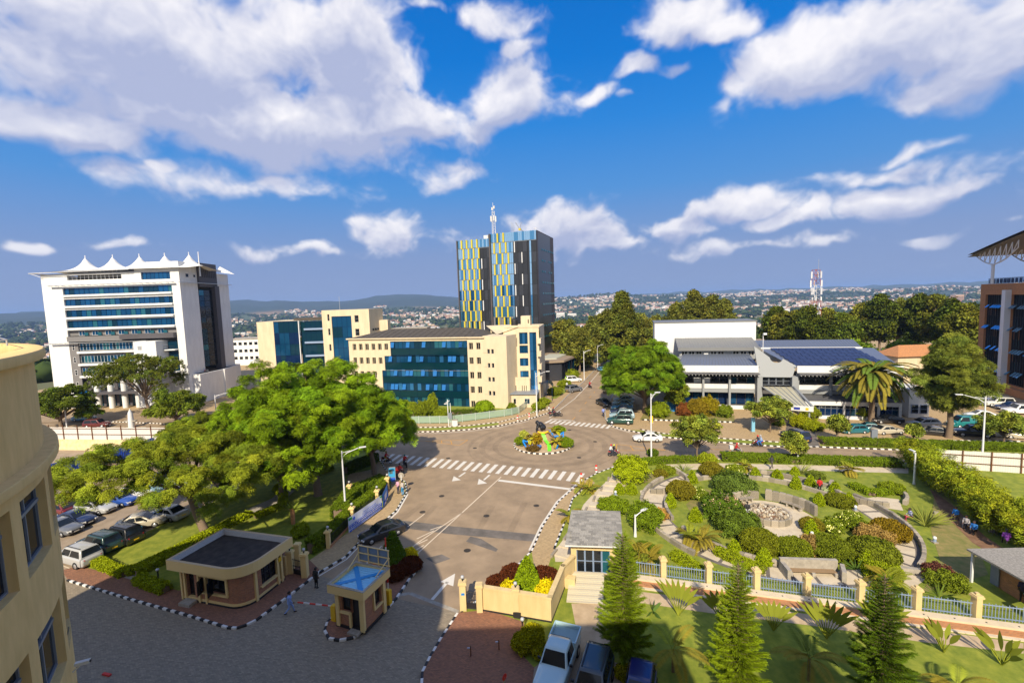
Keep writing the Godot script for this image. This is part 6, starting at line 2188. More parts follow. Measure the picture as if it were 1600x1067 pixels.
func stone_arc(parent: Node3D,c: Vector3,r: float,a0: float,a1: float,h: float,t: float,called := "wall_stone") -> void:
	var tones := ["stone_a","stone_b","stone_c"]
	for i in 3:
		grain(tones[i],lin(0.13 + i * 0.05,0.115 + i * 0.042,0.09 + i * 0.034),lin(0.34 + i * 0.07,0.30 + i * 0.06,0.235 + i * 0.05),0.9,0.95,0.02,5,2.0)
	if not shared.has("stone_block"):
		var q := Geo.new()
		q.cbox(Vector3.ZERO,Vector3.ONE,0.1)
		shared["stone_block"] = q.commit()
	var n := maxi(2,int(absf(a1 - a0) * r / 0.62))
	for i in n:
		var a := lerpf(a0,a1,(i + 0.5) / n)
		var s := obj(called,shared["stone_block"],mats[tones[rng.randi() % 3]],parent)
		var hh := h * rnd(0.93,1.05)
		s.transform = Transform3D(Basis(Vector3.UP,a + PI / 2) * Basis.from_scale(V(absf(a1 - a0) * r / n * 0.99,hh,t)),c + V(cos(a) * r,hh / 2,-sin(a) * r))

func garden() -> void:
	var c := V(25.6,0.12,-45.4)
	var ring := func(r0: float,r1: float,y: float,a0 := 0.0,a1 := TAU) -> Geo:
		var g := Geo.new()
		var n := maxi(4,int((a1 - a0) * r1 / 0.5))
		for i in n:
			var p := lerpf(a0,a1,float(i) / n)
			var q := lerpf(a0,a1,float(i + 1) / n)
			g.quad(V(cos(p) * r0,y,-sin(p) * r0),V(cos(p) * r1,y,-sin(p) * r1),V(cos(q) * r1,y,-sin(q) * r1),V(cos(q) * r0,y,-sin(q) * r0))
		return g
	var path := struct("ring_path",ring.call(9.9,12.1,0.0),mats.old_asphalt)
	path.position = c + V(0,0.008,0)
	for i in 40:
		var a := TAU * i / 40.0
		var s: MeshInstance3D = obj("path_slab",ring.call(10.1,11.75,0.012,a,a + TAU / 40.0 * 0.84),mats.terrazzo,path)
	for q in [PackedVector2Array([U(14.63,-52.33),U(17.96,-53.18),U(18.23,-51.33),U(17.24,-49.36),U(14.66,-49.39),U(14.28,-50.59)]),PackedVector2Array([U(29.22,-33.63),U(31.34,-35.29),U(32.68,-35.03),U(32.43,-34.19),U(29.48,-32.68)]),PackedVector2Array([U(36.91,-48.03),U(39.84,-48.62),U(41.65,-47.83),U(39.9,-45.22),U(38.46,-46.06)])]:
		sheet("plaza_slab",q,0.142,mats.terrazzo)
	sheet("stepped_walk",PackedVector2Array([U(15.2,-58.85),U(13.02,-57.92),U(9.31,-52.39),U(7.41,-49.12),U(4.99,-42.58),U(3.18,-39.95),U(3.17,-38.1),U(4.57,-38.02),U(5.18,-40.82),U(7.99,-46.78),U(10.29,-50.55),U(14.7,-55.43)]),0.14,mats.terrazzo)
	var sg := thing("white_steps","white terraced steps climbing along the pavement beside the gate house","steps",V(3.25,0,-38.9))
	var sa := V(3.52,0,-39.3)
	var sb := V(12.66,0,-57.07)
	for i in 14:
		var t := i / 13.0
		var p: Vector3 = sa.lerp(sb,t) - sg.position
		bx(sg,"step",mats.terrazzo,p + V(0.4,0.16 + 0.02 * (i % 2),0),V(1.5,0.12,1.1),-0.5 + t * 0.25)
		if i % 2 == 0:
			bx(sg,"cheek_stone",mats.stone,p + V(-0.35,0.22,0),V(0.22,0.3,1.2),-0.5 + t * 0.25)
	var o := thing("ring_wall_inner","low curved stone wall along the inner edge of the ring path","wall",c)
	for q in [[0.35,1.35],[1.55,2.5],[2.65,3.2],[3.4,4.5],[5.5,5.95]]:
		stone_arc(o,Vector3.ZERO,9.75,q[0],q[1],0.5,0.32)
	var o2 := thing("ring_wall_outer","low curved stone wall along the outer edge of the ring path","wall",c)
	for q in [[-0.95,0.28],[0.5,1.2],[2.2,2.85],[3.05,3.75]]:
		stone_arc(o2,Vector3.ZERO,12.3,q[0],q[1],0.48,0.32)
	var o3 := thing("bed_wall","curved stone bed wall round a grass bed near the bamboo","wall",V(39.5,0.12,-49.5))
	stone_arc(o3,V(0,0,0),3.4,2.2,4.6,0.6,0.34)
	stone_arc(o3,V(0,0,0),3.4,5.2,6.6,0.6,0.34)
	var o4 := thing("bed_wall","curved stone wall round the dry grass bed by the lamp post","wall",V(17.0,0.12,-55.5))
	stone_arc(o4,V(0,0,0),4.2,-1.9,0.9,0.6,0.34)
	sheet("dry_bed",PackedVector2Array([U(14.03,-57.61),U(16.32,-58.3),U(19.38,-57.36),U(19.04,-55.89),U(15.59,-54.35),U(14.05,-54.47)]),0.138,mats.dry_grass)
	sheet("dry_bed",PackedVector2Array([U(18.56,-48.29),U(22.22,-52.28),U(23.15,-51.29),U(20.18,-46.64),U(18.18,-45.07)]),0.138,mats.dry_grass)
	sheet("right_lawn",PackedVector2Array([U(48.63,-51.05),U(45.34,-44.83),U(40.21,-37.91),U(37.31,-34.35),U(30.15,-32.34),U(35.28,-36.24),U(39.15,-41.32)]),0.136,mats.dry_grass)
	sheet("bamboo_soil",PackedVector2Array([U(47.24,-50.26),U(45.78,-45.97),U(42.84,-39.91),U(41.82,-35.87),U(39.95,-34.2),U(40.69,-38.94),U(43.49,-44.96)]),0.142,mats.soil)
	sheet("curved_lawn",PackedVector2Array([U(36.71,-54.37),U(42.64,-53.07),U(44.32,-51.41),U(42.63,-49.41),U(39.49,-50),U(37.62,-52.52)]),0.138,mats.grass)
	var plaza: MeshInstance3D = struct("circle_plaza",ring.call(0.0,4.1,0.0),mats.terrazzo)
	plaza.position = V(26.0,0.136,-44.7)
	var b := thing("stone_basin","round stone basin heaped with boulders in the middle of the garden","planter",V(25.7,0.13,-44.8))
	stone_arc(b,Vector3.ZERO,1.95,0.0,TAU,0.62,0.26)
	var fill := Geo.new()
	fill.lathe([U(1.85,0.4),U(1.2,0.55),U(0.01,0.62)],20)
	obj("gravel_bed",fill,mats.soil,b)
	var stone := []
	for i in 4:
		var q := Geo.new()
		var r := []
		for u in 5:
			var rg := PackedVector3Array()
			for j in 7:
				var a := TAU * j / 7.0
				var rr := sin(PI * (u + 0.5) / 5.0) * rnd(0.8,1.2)
				rg.append(V(cos(a) * rr,-cos(PI * (u + 0.5) / 5.0) * rnd(0.75,1.05),-sin(a) * rr))
			r.append(rg)
		q.loft(r)
		q.fan(r[0],true)
		q.fan(r[4])
		stone.append(q.commit())
	for i in 4:
		plain("boulder_%d" % i,[lin(0.34,0.28,0.20),lin(0.46,0.42,0.35),lin(0.22,0.18,0.14),lin(0.40,0.32,0.22)][i],0.95)
	for i in 150:
		var a := rnd(0,TAU)
		var r := sqrt(rng.randf()) * 1.72
		var s := rnd(0.09,0.19)
		var st := obj("boulder",stone[i % 4],mats["boulder_%d" % (rng.randi() % 4)],b)
		st.transform = Transform3D(Basis.from_euler(V(rnd(0,6),rnd(0,6),rnd(0,6))) * Basis.from_scale(V(s,s * 0.8,s * 1.1)),V(cos(a) * r,0.62 - 0.1 * r / 1.8 + rnd(0,0.1),-sin(a) * r))
	var bw := thing("circle_back_wall","tall curved grey retaining wall behind the boulder basin","wall",V(26.0,0.13,-44.7))
	stone_arc(bw,Vector3.ZERO,4.5,0.0,1.2,1.15,0.35)
	stone_arc(bw,Vector3.ZERO,4.5,1.35,2.4,0.95,0.35)
	var bl := [[V(26.0,0.13,-44.7),3.8,0.25,0.8,"curved stone bench at the right of the boulder basin"],[V(26.0,0.13,-44.7),3.8,1.55,2.1,"curved stone bench behind the boulder basin"]]
	for q in bl:
		var bn := thing("stone_bench",q[4],"bench",q[0])
		for k in 6:
			var a := lerpf(q[2],q[3],(k + 0.5) / 6.0)
			bx(bn,"seat_slab",mats.stone,V(cos(a) * q[1],0.45,-sin(a) * q[1]),V(0.42,0.09,0.5),a + PI / 2)
			if k % 2 == 0:
				bx(bn,"foot",mats.concrete,V(cos(a) * q[1],0.2,-sin(a) * q[1]),V(0.14,0.4,0.4),a + PI / 2)
	var al := thing("bench_alcove","grey alcove with a long wooden bench behind the garden fence","bench",V(23.52,0,-34.68))
	bx(al,"back_wall",mats.concrete,V(0.2,0.6,-0.9),V(4.4,1.2,0.3),-0.12)
	bx(al,"end_wall",mats.concrete,V(-1.95,0.5,-0.35),V(0.3,1.0,1.3),-0.12)
	bx(al,"end_wall",mats.concrete,V(2.3,0.5,0.2),V(0.3,1.0,1.3),-0.5)
	plain("bench_wood",lin(0.24,0.16,0.09),0.8)
	for k in 3:
		bx(al,"seat_slat",mats.bench_wood,V(0.2,0.46,-0.62 + k * 0.17),V(3.6,0.05,0.14),-0.12)
	for k in 3:
		bx(al,"foot",mats.concrete,V(-1.5 + k * 1.7,0.22,-0.5 + k * 0.2),V(0.25,0.44,0.5),-0.12)
	var al2 := thing("bench_alcove","short wooden bench against a grey stone wall by the right-hand plaza","bench",V(30.56,0,-35.6))
	bx(al2,"back_wall",mats.stone,V(-0.3,0.5,-0.4),V(2.6,1.0,0.3),0.7)
	for k in 3:
		bx(al2,"seat_slat",mats.bench_wood,V(-0.1 + k * 0.1,0.46,-0.1 + k * 0.12),V(2.2,0.05,0.14),0.7)
	bx(al2,"end_block",mats.concrete,V(1.0,0.3,0.8),V(2.4,0.6,0.35),-0.3)
	var tb := thing("park_bench","dark wooden bench with people under the bamboo row","bench",V(43.21,0,-42.54))
	for k in 3:
		bx(tb,"seat_slat",mats.bench_wood,V(0.0 + k * 0.12,0.45,k * 0.08),V(0.12,0.05,4.4),-0.42)
	for k in 3:
		bx(tb,"foot",mats.concrete,V(-0.75 + k * 0.85,0.2,-1.75 + k * 1.85),V(0.4,0.4,0.2),-0.42)

func roundabout() -> void:
	var c := V(4.4,0,-71.2)
	var pts := PackedVector2Array()
	for i in 64:
		pts.append(U(c.x + cos(TAU * i / 64.0) * 4.62,c.z + sin(TAU * i / 64.0) * 4.62))
	var isl := slab("roundabout_island",pts,0.0,0.12,mats.dirt)
	kerb(isl,pts,true,false,0.0,0.0,0.2)
	var o := thing("roundabout_rockery","brown rock mound with blue bowls and a green chute on the roundabout","rockery",c + V(0,0.12,0))
	var rings := []
	for k in 8:
		var t := k / 7.0
		var rg := PackedVector3Array()
		for j in 20:
			var a := TAU * j / 20.0
			var r := lerpf(2.7,0.75,pow(t,0.8)) * (1.0 + 0.13 * sin(j * 2.3 + k) + rnd(-0.05,0.05))
			rg.append(V(cos(a) * r,t * 2.25,-sin(a) * r))
		rings.append(rg)
	var md := Geo.new()
	md.loft(rings)
	md.fan(rings[7])
	grain("rock_brown",lin(0.22,0.13,0.07),lin(0.46,0.31,0.19),2.2,0.95,0.015,6,3.0)
	obj("mound",md,mats.rock_brown,o)
	var ribbon := func(called: String,pl: Array,w: float,m: Material) -> void:
		var g := Geo.new()
		for i in pl.size() - 1:
			var u: Vector3 = (pl[i + 1] - pl[i]).normalized()
			g.tube([pl[i],pl[i + 1]],[w,w],6)
		obj(called,g,m,o)
	var chute := Geo.new()
	var cp := [V(-0.15,2.2,1.0),V(0.05,1.9,1.45),V(0.3,1.2,1.85),V(0.75,0.75,2.5),V(0.8,0.35,3.1),V(0.75,0.06,3.7)]
	for i in 5:
		var s := V(0.28,0,0.0)
		chute.quad(cp[i + 1] - s,cp[i + 1] + s,cp[i] + s,cp[i] - s)
		chute.quad(cp[i + 1] + s,cp[i + 1] + s + V(0,-0.2,0),cp[i] + s + V(0,-0.2,0),cp[i] + s)
	obj("green_chute",chute,mats.green_paint,o)
	var arc := func(mid: Vector3,r: float,a0: float,a1: float,dip: float) -> Array:
		var l := []
		for i in 9:
			var t := i / 8.0
			var a: float = lerpf(a0,a1,t)
			l.append(mid + V(cos(a) * r,-dip * sin(t * PI),-sin(a) * r))
		return l
	ribbon.call("yellow_rim",arc.call(V(0,2.25,0),1.15,-2.3,-0.8,0.1),0.15,mats.yellow_paint)
	ribbon.call("blue_rim",[V(-3.3,1.15,1.2),V(-2.6,0.98,1.7),V(-1.9,1.2,1.5)],0.14,mats.blue_paint)
	ribbon.call("blue_rim",[V(-3.3,1.15,1.2),V(-2.9,0.55,2.0),V(-2.6,0.1,2.4)],0.14,mats.blue_paint)
	ribbon.call("blue_rim",[V(1.8,1.45,0.9),V(2.6,1.5,0.9),V(3.3,2.0,0.4)],0.15,mats.blue_paint)
	ribbon.call("blue_rim",[V(3.3,2.0,0.4),V(3.2,1.2,0.9),V(3.0,0.9,1.2)],0.12,mats.blue_paint)
	ribbon.call("blue_rim",[V(-1.35,1.9,0.9),V(-1.6,1.3,1.2)],0.13,mats.blue_paint)
	ribbon.call("blue_rim",[V(1.1,2.35,0.7),V(1.6,1.7,0.9)],0.12,mats.blue_paint)
	for q in [V(-0.75,0,2.7),V(1.95,0,2.5),V(-1.95,0,2.5)]:
		var pot := thing("blue_flower_pot","blue flower pot on the roundabout " + ("right of the green chute" if q.x > 0 else ("left of the green chute" if q.x > -1 else "behind the dark shrub at the left")),"flower pot",c + q + V(0,0.12,0))
		var pg := Geo.new()
		pg.lathe([U(0.2,0.0),U(0.34,0.55),U(0.38,0.58),U(0.36,0.66),U(0.28,0.6)],12)
		obj("vessel",pg,mats.blue_paint,pot)
		var sg := Geo.new()
		sg.lathe([U(0.3,0.58),U(0.01,0.6)],12)
		obj("soil",sg,mats.soil,pot)
	var k := Color(0.012,0.013,0.017)
	var bones := [
		[V(0.55,0.55,0),V(0.05,1.05,0),0.52,0.50,k],[V(0.05,1.05,0),V(-0.35,1.25,0),0.5,0.36,k],
		[V(-0.5,1.5,0),V(-0.58,1.62,0),0.27,0.22,k],[V(-0.45,1.72,0),V(-0.4,1.78,0),0.15,0.1,k],[V(-0.72,1.45,0),V(-0.78,1.42,0),0.14,0.12,k],
		[V(-0.25,1.2,0.42),V(-0.5,0.65,0.5),0.21,0.17,k],[V(-0.5,0.65,0.5),V(-0.62,0.1,0.42),0.17,0.13,k],[V(-0.62,0.08,0.42),V(-0.75,0.06,0.42),0.11,0.09,k],
		[V(-0.25,1.2,-0.42),V(-0.5,0.65,-0.5),0.21,0.17,k],[V(-0.5,0.65,-0.5),V(-0.62,0.1,-0.42),0.17,0.13,k],[V(-0.62,0.08,-0.42),V(-0.75,0.06,-0.42),0.11,0.09,k],
		[V(0.55,0.5,0.32),V(0.15,0.6,0.52),0.26,0.2,k],[V(0.15,0.6,0.52),V(0.3,0.1,0.5),0.18,0.12,k],[V(0.3,0.07,0.5),V(0.08,0.06,0.52),0.1,0.08,k],
		[V(0.55,0.5,-0.32),V(0.15,0.6,-0.52),0.26,0.2,k],[V(0.15,0.6,-0.52),V(0.3,0.1,-0.5),0.18,0.12,k],[V(0.3,0.07,-0.5),V(0.08,0.06,-0.52),0.1,0.08,k],
		[V(-0.6,1.6,0.2),V(-0.6,1.62,0.22),0.06,0.05,k],[V(-0.6,1.6,-0.2),V(-0.6,1.62,-0.22),0.06,0.05,k],
	]
	var go := Geo.new()
	blend_mesh(go,bones,0.06,0.05)
	var gm := StandardMaterial3D.new()
	gm.resource_name = "black_statue"
	gm.albedo_color = lin(0.014,0.015,0.02)
	gm.roughness = 0.35
	var gs := obj("gorilla_statue",go,gm)
	gs.position = c + V(-0.35,2.38,0.0)
	gs.scale = Vector3.ONE * 0.88
	tag(gs,"black gorilla statue sitting on top of the roundabout mound","statue")
func leaf(g: Geo,at: Vector3,dir: Vector3,nrm: Vector3,l: float,w: float,fold := 0.15) -> void:
	var s := dir.cross(nrm).normalized() * w / 2.0
	var mid := at + dir * l * 0.5 - nrm * l * fold * 0.3
	var tip := at + dir * l - nrm * l * fold
	var n := nrm
	g.tris(at,mid + s,tip,n,n,n)
	g.tris(at,tip,mid - s,n,n,n)

func rand_dir() -> Vector3:
	var z := rnd(-1,1)
	var a := rnd(0,TAU)
	var r := sqrt(1.0 - z * z)
	return V(cos(a) * r,z,sin(a) * r)

func leaf_mesh(kind: String) -> Mesh:
	var key := "leaf_" + kind
	if shared.has(key):
		return shared[key]
	var g := Geo.new()
	if kind == "broad":
		for i in 14:
			var d := rand_dir()
			d.y = absf(d.y) * 0.5 + 0.1
			var at := rand_dir() * 0.26
			g.col = Color.WHITE.darkened(rnd(0,0.3))
			leaf(g,at,d.normalized(),(Vector3.UP + rand_dir() * 0.7).normalized(),rnd(0.22,0.34),rnd(0.13,0.2))
	elif kind == "pinnate":
		for i in 9:
			var a := TAU * i / 9.0 + rnd(-0.3,0.3)
			var d := V(cos(a),rnd(-0.15,0.45),sin(a)).normalized()
			g.col = Color.WHITE.darkened(rnd(0,0.28))
			var at := rand_dir() * 0.12
			for k in 4:
				var p := at + d * (0.08 + k * 0.13) - V(0,0.02 * k * k,0)
				var side := d.cross(Vector3.UP).normalized()
				leaf(g,p,(side + d * 0.5).normalized(),(Vector3.UP + rand_dir() * 0.6).normalized(),0.17,0.075)
				leaf(g,p,(-side + d * 0.5).normalized(),(Vector3.UP + rand_dir() * 0.6).normalized(),0.17,0.075)
	elif kind == "far":
		for i in 16:
			g.col = Color.WHITE.darkened(rnd(0,0.35))
			leaf(g,rand_dir() * 0.45,rand_dir(),(Vector3.UP * 0.8 + rand_dir()).normalized(),rnd(0.4,0.6),rnd(0.25,0.4))
	elif kind == "fine":
		for i in 26:
			g.col = Color.WHITE.darkened(rnd(0,0.3))
			leaf(g,rand_dir() * 0.1,(rand_dir() + Vector3.UP * 0.5).normalized(),(Vector3.UP * 0.5 + rand_dir()).normalized(),rnd(0.09,0.15),rnd(0.05,0.08))
	elif kind == "needle":
		for k in 9:
			var p := V(k * 0.055,-0.006 * k * k * 0.3,0)
			for j in 5:
				var a := TAU * j / 5.0 + k
				g.col = Color.WHITE.darkened(rnd(0,0.25))
				leaf(g,p,V(0.75,cos(a),sin(a)).normalized(),V(-0.3,cos(a + 1.5),sin(a + 1.5)).normalized(),0.13,0.035,0.0)
	elif kind == "bamboo":
		for i in 12:
			g.col = Color.WHITE.darkened(rnd(0,0.25))
			var a := rnd(0,TAU)
			leaf(g,rand_dir() * 0.16,V(cos(a),rnd(-0.4,0.9),sin(a)).normalized(),(Vector3.UP + rand_dir() * 0.6).normalized(),rnd(0.22,0.36),0.05,0.3)
	shared[key] = g.commit()
	return shared[key]

func scatter(parent: Node3D,called: String,kind: String,m: Material,at: Array,tints: PackedColorArray) -> MultiMeshInstance3D:
	var mm := MultiMesh.new()
	mm.transform_format = MultiMesh.TRANSFORM_3D
	mm.use_colors = true
	mm.mesh = leaf_mesh(kind)
	mm.instance_count = at.size()
	for i in at.size():
		mm.set_instance_transform(i,at[i])
		mm.set_instance_color(i,tints[i] * (Color(1.9,1.85,0.9) if kind != "wood" else Color.WHITE))
	var o := MultiMeshInstance3D.new()
	o.name = called
	o.multimesh = mm
	o.material_override = m
	o.set_meta("kind","stuff")
	parent.add_child(o,true)
	return o

func leaf_xf(p: Vector3,up: Vector3,s: float) -> Transform3D:
	var y := (up + rand_dir() * 0.75).normalized()
	var x := y.cross(rand_dir()).normalized()
	return Transform3D(Basis(x,y,x.cross(y)).scaled(Vector3.ONE * s),p)
func foliage(parent: Node3D,called: String,kind: String,col: Color,clumps: Array,each: int,s: float,vary := 0.35,under := 0.35,flat := 0.75) -> void:
	var xf := []
	var tint := PackedColorArray()
	for c in clumps:
		var tone := 1.0 + rnd(-vary,vary)
		var warm := rnd(-0.12,0.12)
		for i in each:
			var d := rand_dir()
			if d.y < -0.15 and rng.randf() > under:
				d.y = -d.y
			var r: float = c[1] * (0.45 + 0.58 * sqrt(rng.randf()))
			xf.append(leaf_xf(c[0] + V(d.x,d.y * flat,d.z) * r,d * 0.7 + Vector3.UP * 0.8,s * rnd(0.75,1.25)))
			var k := tone * rnd(0.65,1.35)
			tint.append(Color(col.r * k * (1.0 + warm),col.g * k,col.b * k * (1.0 - warm)))
	scatter(parent,called,kind,leafy("leaf",Color.WHITE),xf,tint)
func tree(called: String,label: String,at: Vector3,h: float,r: float,base: float,tr: float,shape: String,kind: String,col: Color,n: int,each: int,cr: float,s: float,group := "",lean := Vector2.ZERO,bark := "bark") -> Node3D:
	var o := thing(called,label,"tree",at,0.0,group)
	if kind == "pinnate" or kind == "broad":
		n = int(n * 2.5)
		each = int(each * 0.36)
		cr *= 0.58
	elif kind == "far":
		n = int(n * 1.8)
		each = int(each * 0.55)
		cr *= 0.75
	var clumps := []
	var g := Geo.new()
	var top := V(lean.x,base,lean.y)
	g.tube([V(0,-0.1,0),V(0,0.25,0),top * 0.5 + V(rnd(-0.15,0.15),0,rnd(-0.15,0.15)),top],[tr * 1.5,tr * 1.08,tr * 0.92,tr * 0.8],9)
	var tries := 0
	while clumps.size() < n and tries < n * 30:
		tries += 1
		var d := rand_dir()
		var c := Vector3()
		var t := pow(rng.randf(),0.4)
		if shape == "dome":
			if d.y < -0.35:
				continue
			t = maxf(t,0.55) * (1.0 + 0.16 * sin(d.x * 5.0 + at.x) * cos(d.z * 4.0 + at.z))
			c = V(d.x * (r - cr * 0.7),base + (h - base) * 0.36 + d.y * ((h - base) * 0.64 - cr * 0.6),d.z * (r - cr * 0.7)) * V(t,1,t)
			c.y = lerpf(base + (h - base) * 0.36,c.y,t)
		elif shape == "flat":
			var a := rnd(0,TAU)
			var q := sqrt(rng.randf()) * (1.0 + 0.15 * sin(a * 3.0 + at.x))
			c = V(cos(a) * q * (r - cr),base + (h - base) * (0.72 - 0.30 * q * q + rnd(-0.24,0.16)),sin(a) * q * (r - cr))
		elif shape == "cone":
			var u := rng.randf()
			var a := rnd(0,TAU)
			var rr := (r - cr * 0.5) * (1.0 - u) ** 0.8 * rnd(0.55,1.0)
			c = V(cos(a) * rr,base + (h - base - cr * 0.6) * u,sin(a) * rr)
		else:
			var u := rng.randf()
			var a := rnd(0,TAU)
			var rr := (r - cr * 0.6) * sin(PI * clampf(u * 0.86 + 0.12,0,1)) * rnd(0.4,1.0) * (1.0 + 0.2 * sin(u * 9.0 + at.x + a * 2.0))
			c = V(cos(a) * rr,base + (h - base - cr * 0.6) * u,sin(a) * rr)
		c += V(lean.x,0,lean.y)
		clumps.append([c,cr * rnd(0.75,1.25)])
	var limbs := mini(n,34)
	for i in limbs:
		var c: Vector3 = clumps[i * n / limbs][0] if i * n / limbs < clumps.size() else top
		var from := top * rnd(0.72,1.0) if shape == "dome" or shape == "flat" else V(lean.x,clampf(c.y - rnd(0.5,1.5) * cr,base * 0.6,h),lean.y)
		var mid := from.lerp(c,0.5) + V(rnd(-0.4,0.4),0.25 * from.distance_to(c) * (0.5 if shape == "flat" else 0.1),rnd(-0.4,0.4))
		g.tube([from,mid,c],[tr * 0.42,tr * 0.24,tr * 0.09],5,false)
	if shape == "cone" or shape == "tall":
		g.tube([top,V(lean.x,h * 0.92,lean.y)],[tr * 0.8,tr * 0.15],7)
	obj("trunk",g,mats[bark],o)
	foliage(o,"crown",kind,col,clumps,each,s)
	return o

func frond(g: Geo,from: Vector3,dir: Vector3,l: float,droop: float,lw: float,ll: float,n: int) -> void:
	var p := from
	var d := dir.normalized()
	var step := l / n
	for i in n:
		var q := p + d * step
		g.tube([p,q],[0.025 * (1.0 - 0.8 * i / n),0.025 * (1.0 - 0.8 * (i + 1) / n)],3,false)
		var t := float(i) / n
		if t > 0.12:
			var side := d.cross(Vector3.UP).normalized()
			var up := side.cross(d).normalized()
			var s := ll * (sin(PI * clampf(t * 0.86 + 0.1,0,1)) * 0.8 + 0.25)
			for k in 2:
				var pp := p.lerp(q,k * 0.5)
				g.col = Color.WHITE.darkened(rnd(0,0.25))
				leaf(g,pp,(side * 0.9 + d * 0.55 + up * 0.2).normalized(),up,s,lw,0.35)
				leaf(g,pp,(-side * 0.9 + d * 0.55 + up * 0.2).normalized(),up,s,lw,0.35)
		p = q
		d = (d + V(0,-droop / n,0)).normalized()

func palm(called: String,label: String,at: Vector3,trunk_h: float,tr: float,fronds: int,l: float,col: Color,group := "",droop := 1.5,lw := 0.09,ll := 0.55,stems := 1) -> Node3D:
	var o := thing(called,label,"palm",at,rnd(0,6),group)
	for s in stems:
		var off := V(rnd(-0.4,0.4),0,rnd(-0.4,0.4)) if stems > 1 else Vector3.ZERO
		var th := trunk_h * (rnd(0.6,1.1) if stems > 1 else 1.0)
		if th > 0.15:
			var g := Geo.new()
			var pts := []
			var rad := []
			for i in 14:
				pts.append(off + V(off.x * 0.4,th * i / 13.0,off.z * 0.4))
				rad.append(tr * (1.1 - 0.25 * i / 13.0) * (1.0 + 0.1 * (i % 2)))
			g.tube(pts,rad,8)
			obj("trunk",g,mats.bark,o)
		for k in fronds:
			var a := TAU * k * 0.382 + rnd(-0.2,0.2)
			var rise := lerpf(1.5,-0.35,float(k) / fronds)
			var f := Geo.new()
			frond(f,off + V(off.x * 0.4,th,off.z * 0.4),V(cos(a),rise,sin(a)),l * rnd(0.85,1.1),droop,lw,ll,22 if l > 4.0 else 13)
			var m := leafy("palm_%d_%s" % [k % 3,col.to_html()],Color.WHITE)
			m.albedo_color = (col * (1.3 + 0.3 * (k % 3))).linear_to_srgb() if k < fronds - 2 else (Color(0.30,0.20,0.03) * 0.7 + col * 0.6).linear_to_srgb()
			obj("frond",f,m,o)
	return o

func fan_plant(called: String,label: String,cat: String,at: Vector3,n: int,l: float,w: float,col: Color,spread: float,plane := -1.0,stalk := 0.0,group := "") -> Node3D:
	var o := thing(called,label,cat,at,0.0,group)
	for k in n:
		var a := rnd(0,TAU)
		var tilt := spread * sqrt(rng.randf())
		if plane >= 0.0:
			tilt = lerpf(-spread,spread,(k + 0.5) / n)
			a = plane + rnd(-0.15,0.15)
		var d := V(cos(a) * sin(tilt),cos(tilt),sin(a) * sin(tilt))
		var g := Geo.new()
		var p := V(0,0,0)
		if stalk > 0.0:
			g.col = Color(1.6,1.5,1.2)
			g.tube([p,d * stalk],[0.05,0.03],4,false)
			p = d * stalk
		var side := d.cross(V(-sin(a),0.2,cos(a)) if plane < 0.0 else V(0,0.3,1)).normalized()
		if plane >= 0.0:
			side = V(cos(a),0,sin(a)).cross(d).cross(d).normalized()
		var prev := p
		for i in 6:
			var t := (i + 1) / 6.0
			var q := p + d * l * t + V(sin(tilt) * cos(a),-absf(sin(tilt)) * 0.8,sin(tilt) * sin(a)) * l * 0.35 * t * t
			var w0 := w * sin(PI * clampf(0.12 + (t - 1 / 6.0) * 0.88,0,1))
			var w1 := w * sin(PI * clampf(0.12 + t * 0.88,0,1)) if i < 5 else 0.004
			g.col = Color.WHITE.darkened(0.15 * (k % 2))
			g.quad(prev - side * w0 / 2,prev + side * w0 / 2,q + side * w1 / 2,q - side * w1 / 2)
			prev = q
		var m := leafy("blade_%d_%s" % [k % 2,col.to_html()],Color.WHITE)
		m.albedo_color = (col * (1.4 + 0.4 * (k % 2))).linear_to_srgb()
		obj("leaf",g,m,o)
	return o

func conifer(label: String,at: Vector3,h: float,r: float,col: Color) -> void:
	var o := thing("norfolk_pine",label,"tree",at)
	var g := Geo.new()
	g.tube([V(0,-0.1,0),V(0,h * 0.5,0),V(0,h,0)],[0.11,0.07,0.015],8)
	var xf := []
	var tint := PackedColorArray()
	var y := 0.5
	while y < h - 0.15:
		var t := y / h
		var rr := r * (1.0 - t) ** 0.75 * rnd(0.85,1.1) + 0.12
		var n := 6 if t < 0.85 else 4
		var a0 := rnd(0,TAU)
		for k in n:
			var a := a0 + TAU * k / n + rnd(-0.15,0.15)
			var d := V(cos(a),0.28 + 0.3 * t,sin(a)).normalized()
			var from := V(0,y,0)
			g.tube([from,from + d * rr * 0.6,from + d * rr + V(0,0.1 * rr,0)],[0.03,0.02,0.008],4,false)
			var m := int(rr / 0.075)
			for i in m:
				var u := (i + 1.0) / m
				var p := from + d * rr * u + V(0,0.1 * rr * u * u,0)
				var side := d.cross(Vector3.UP).normalized() * (1 if i % 2 else -1)
				var x := (d * 0.75 + side * rnd(0.5,0.9) * (1.1 - u) + V(0,rnd(0.05,0.4),0)).normalized()
				var z := x.cross(Vector3.UP).normalized()
				xf.append(Transform3D(Basis(x,z.cross(x),z).scaled(Vector3.ONE * rnd(0.65,1.0) * (0.55 + 0.5 * (1.0 - t))),p))
				var kk := rnd(0.75,1.25)
				tint.append(Color(col.r * kk,col.g * kk,col.b * kk))
		y += lerpf(0.26,0.17,t)
	obj("trunk",g,mats.bark,o)
	scatter(o,"needles","needle",leafy("leaf",Color.WHITE),xf,tint)

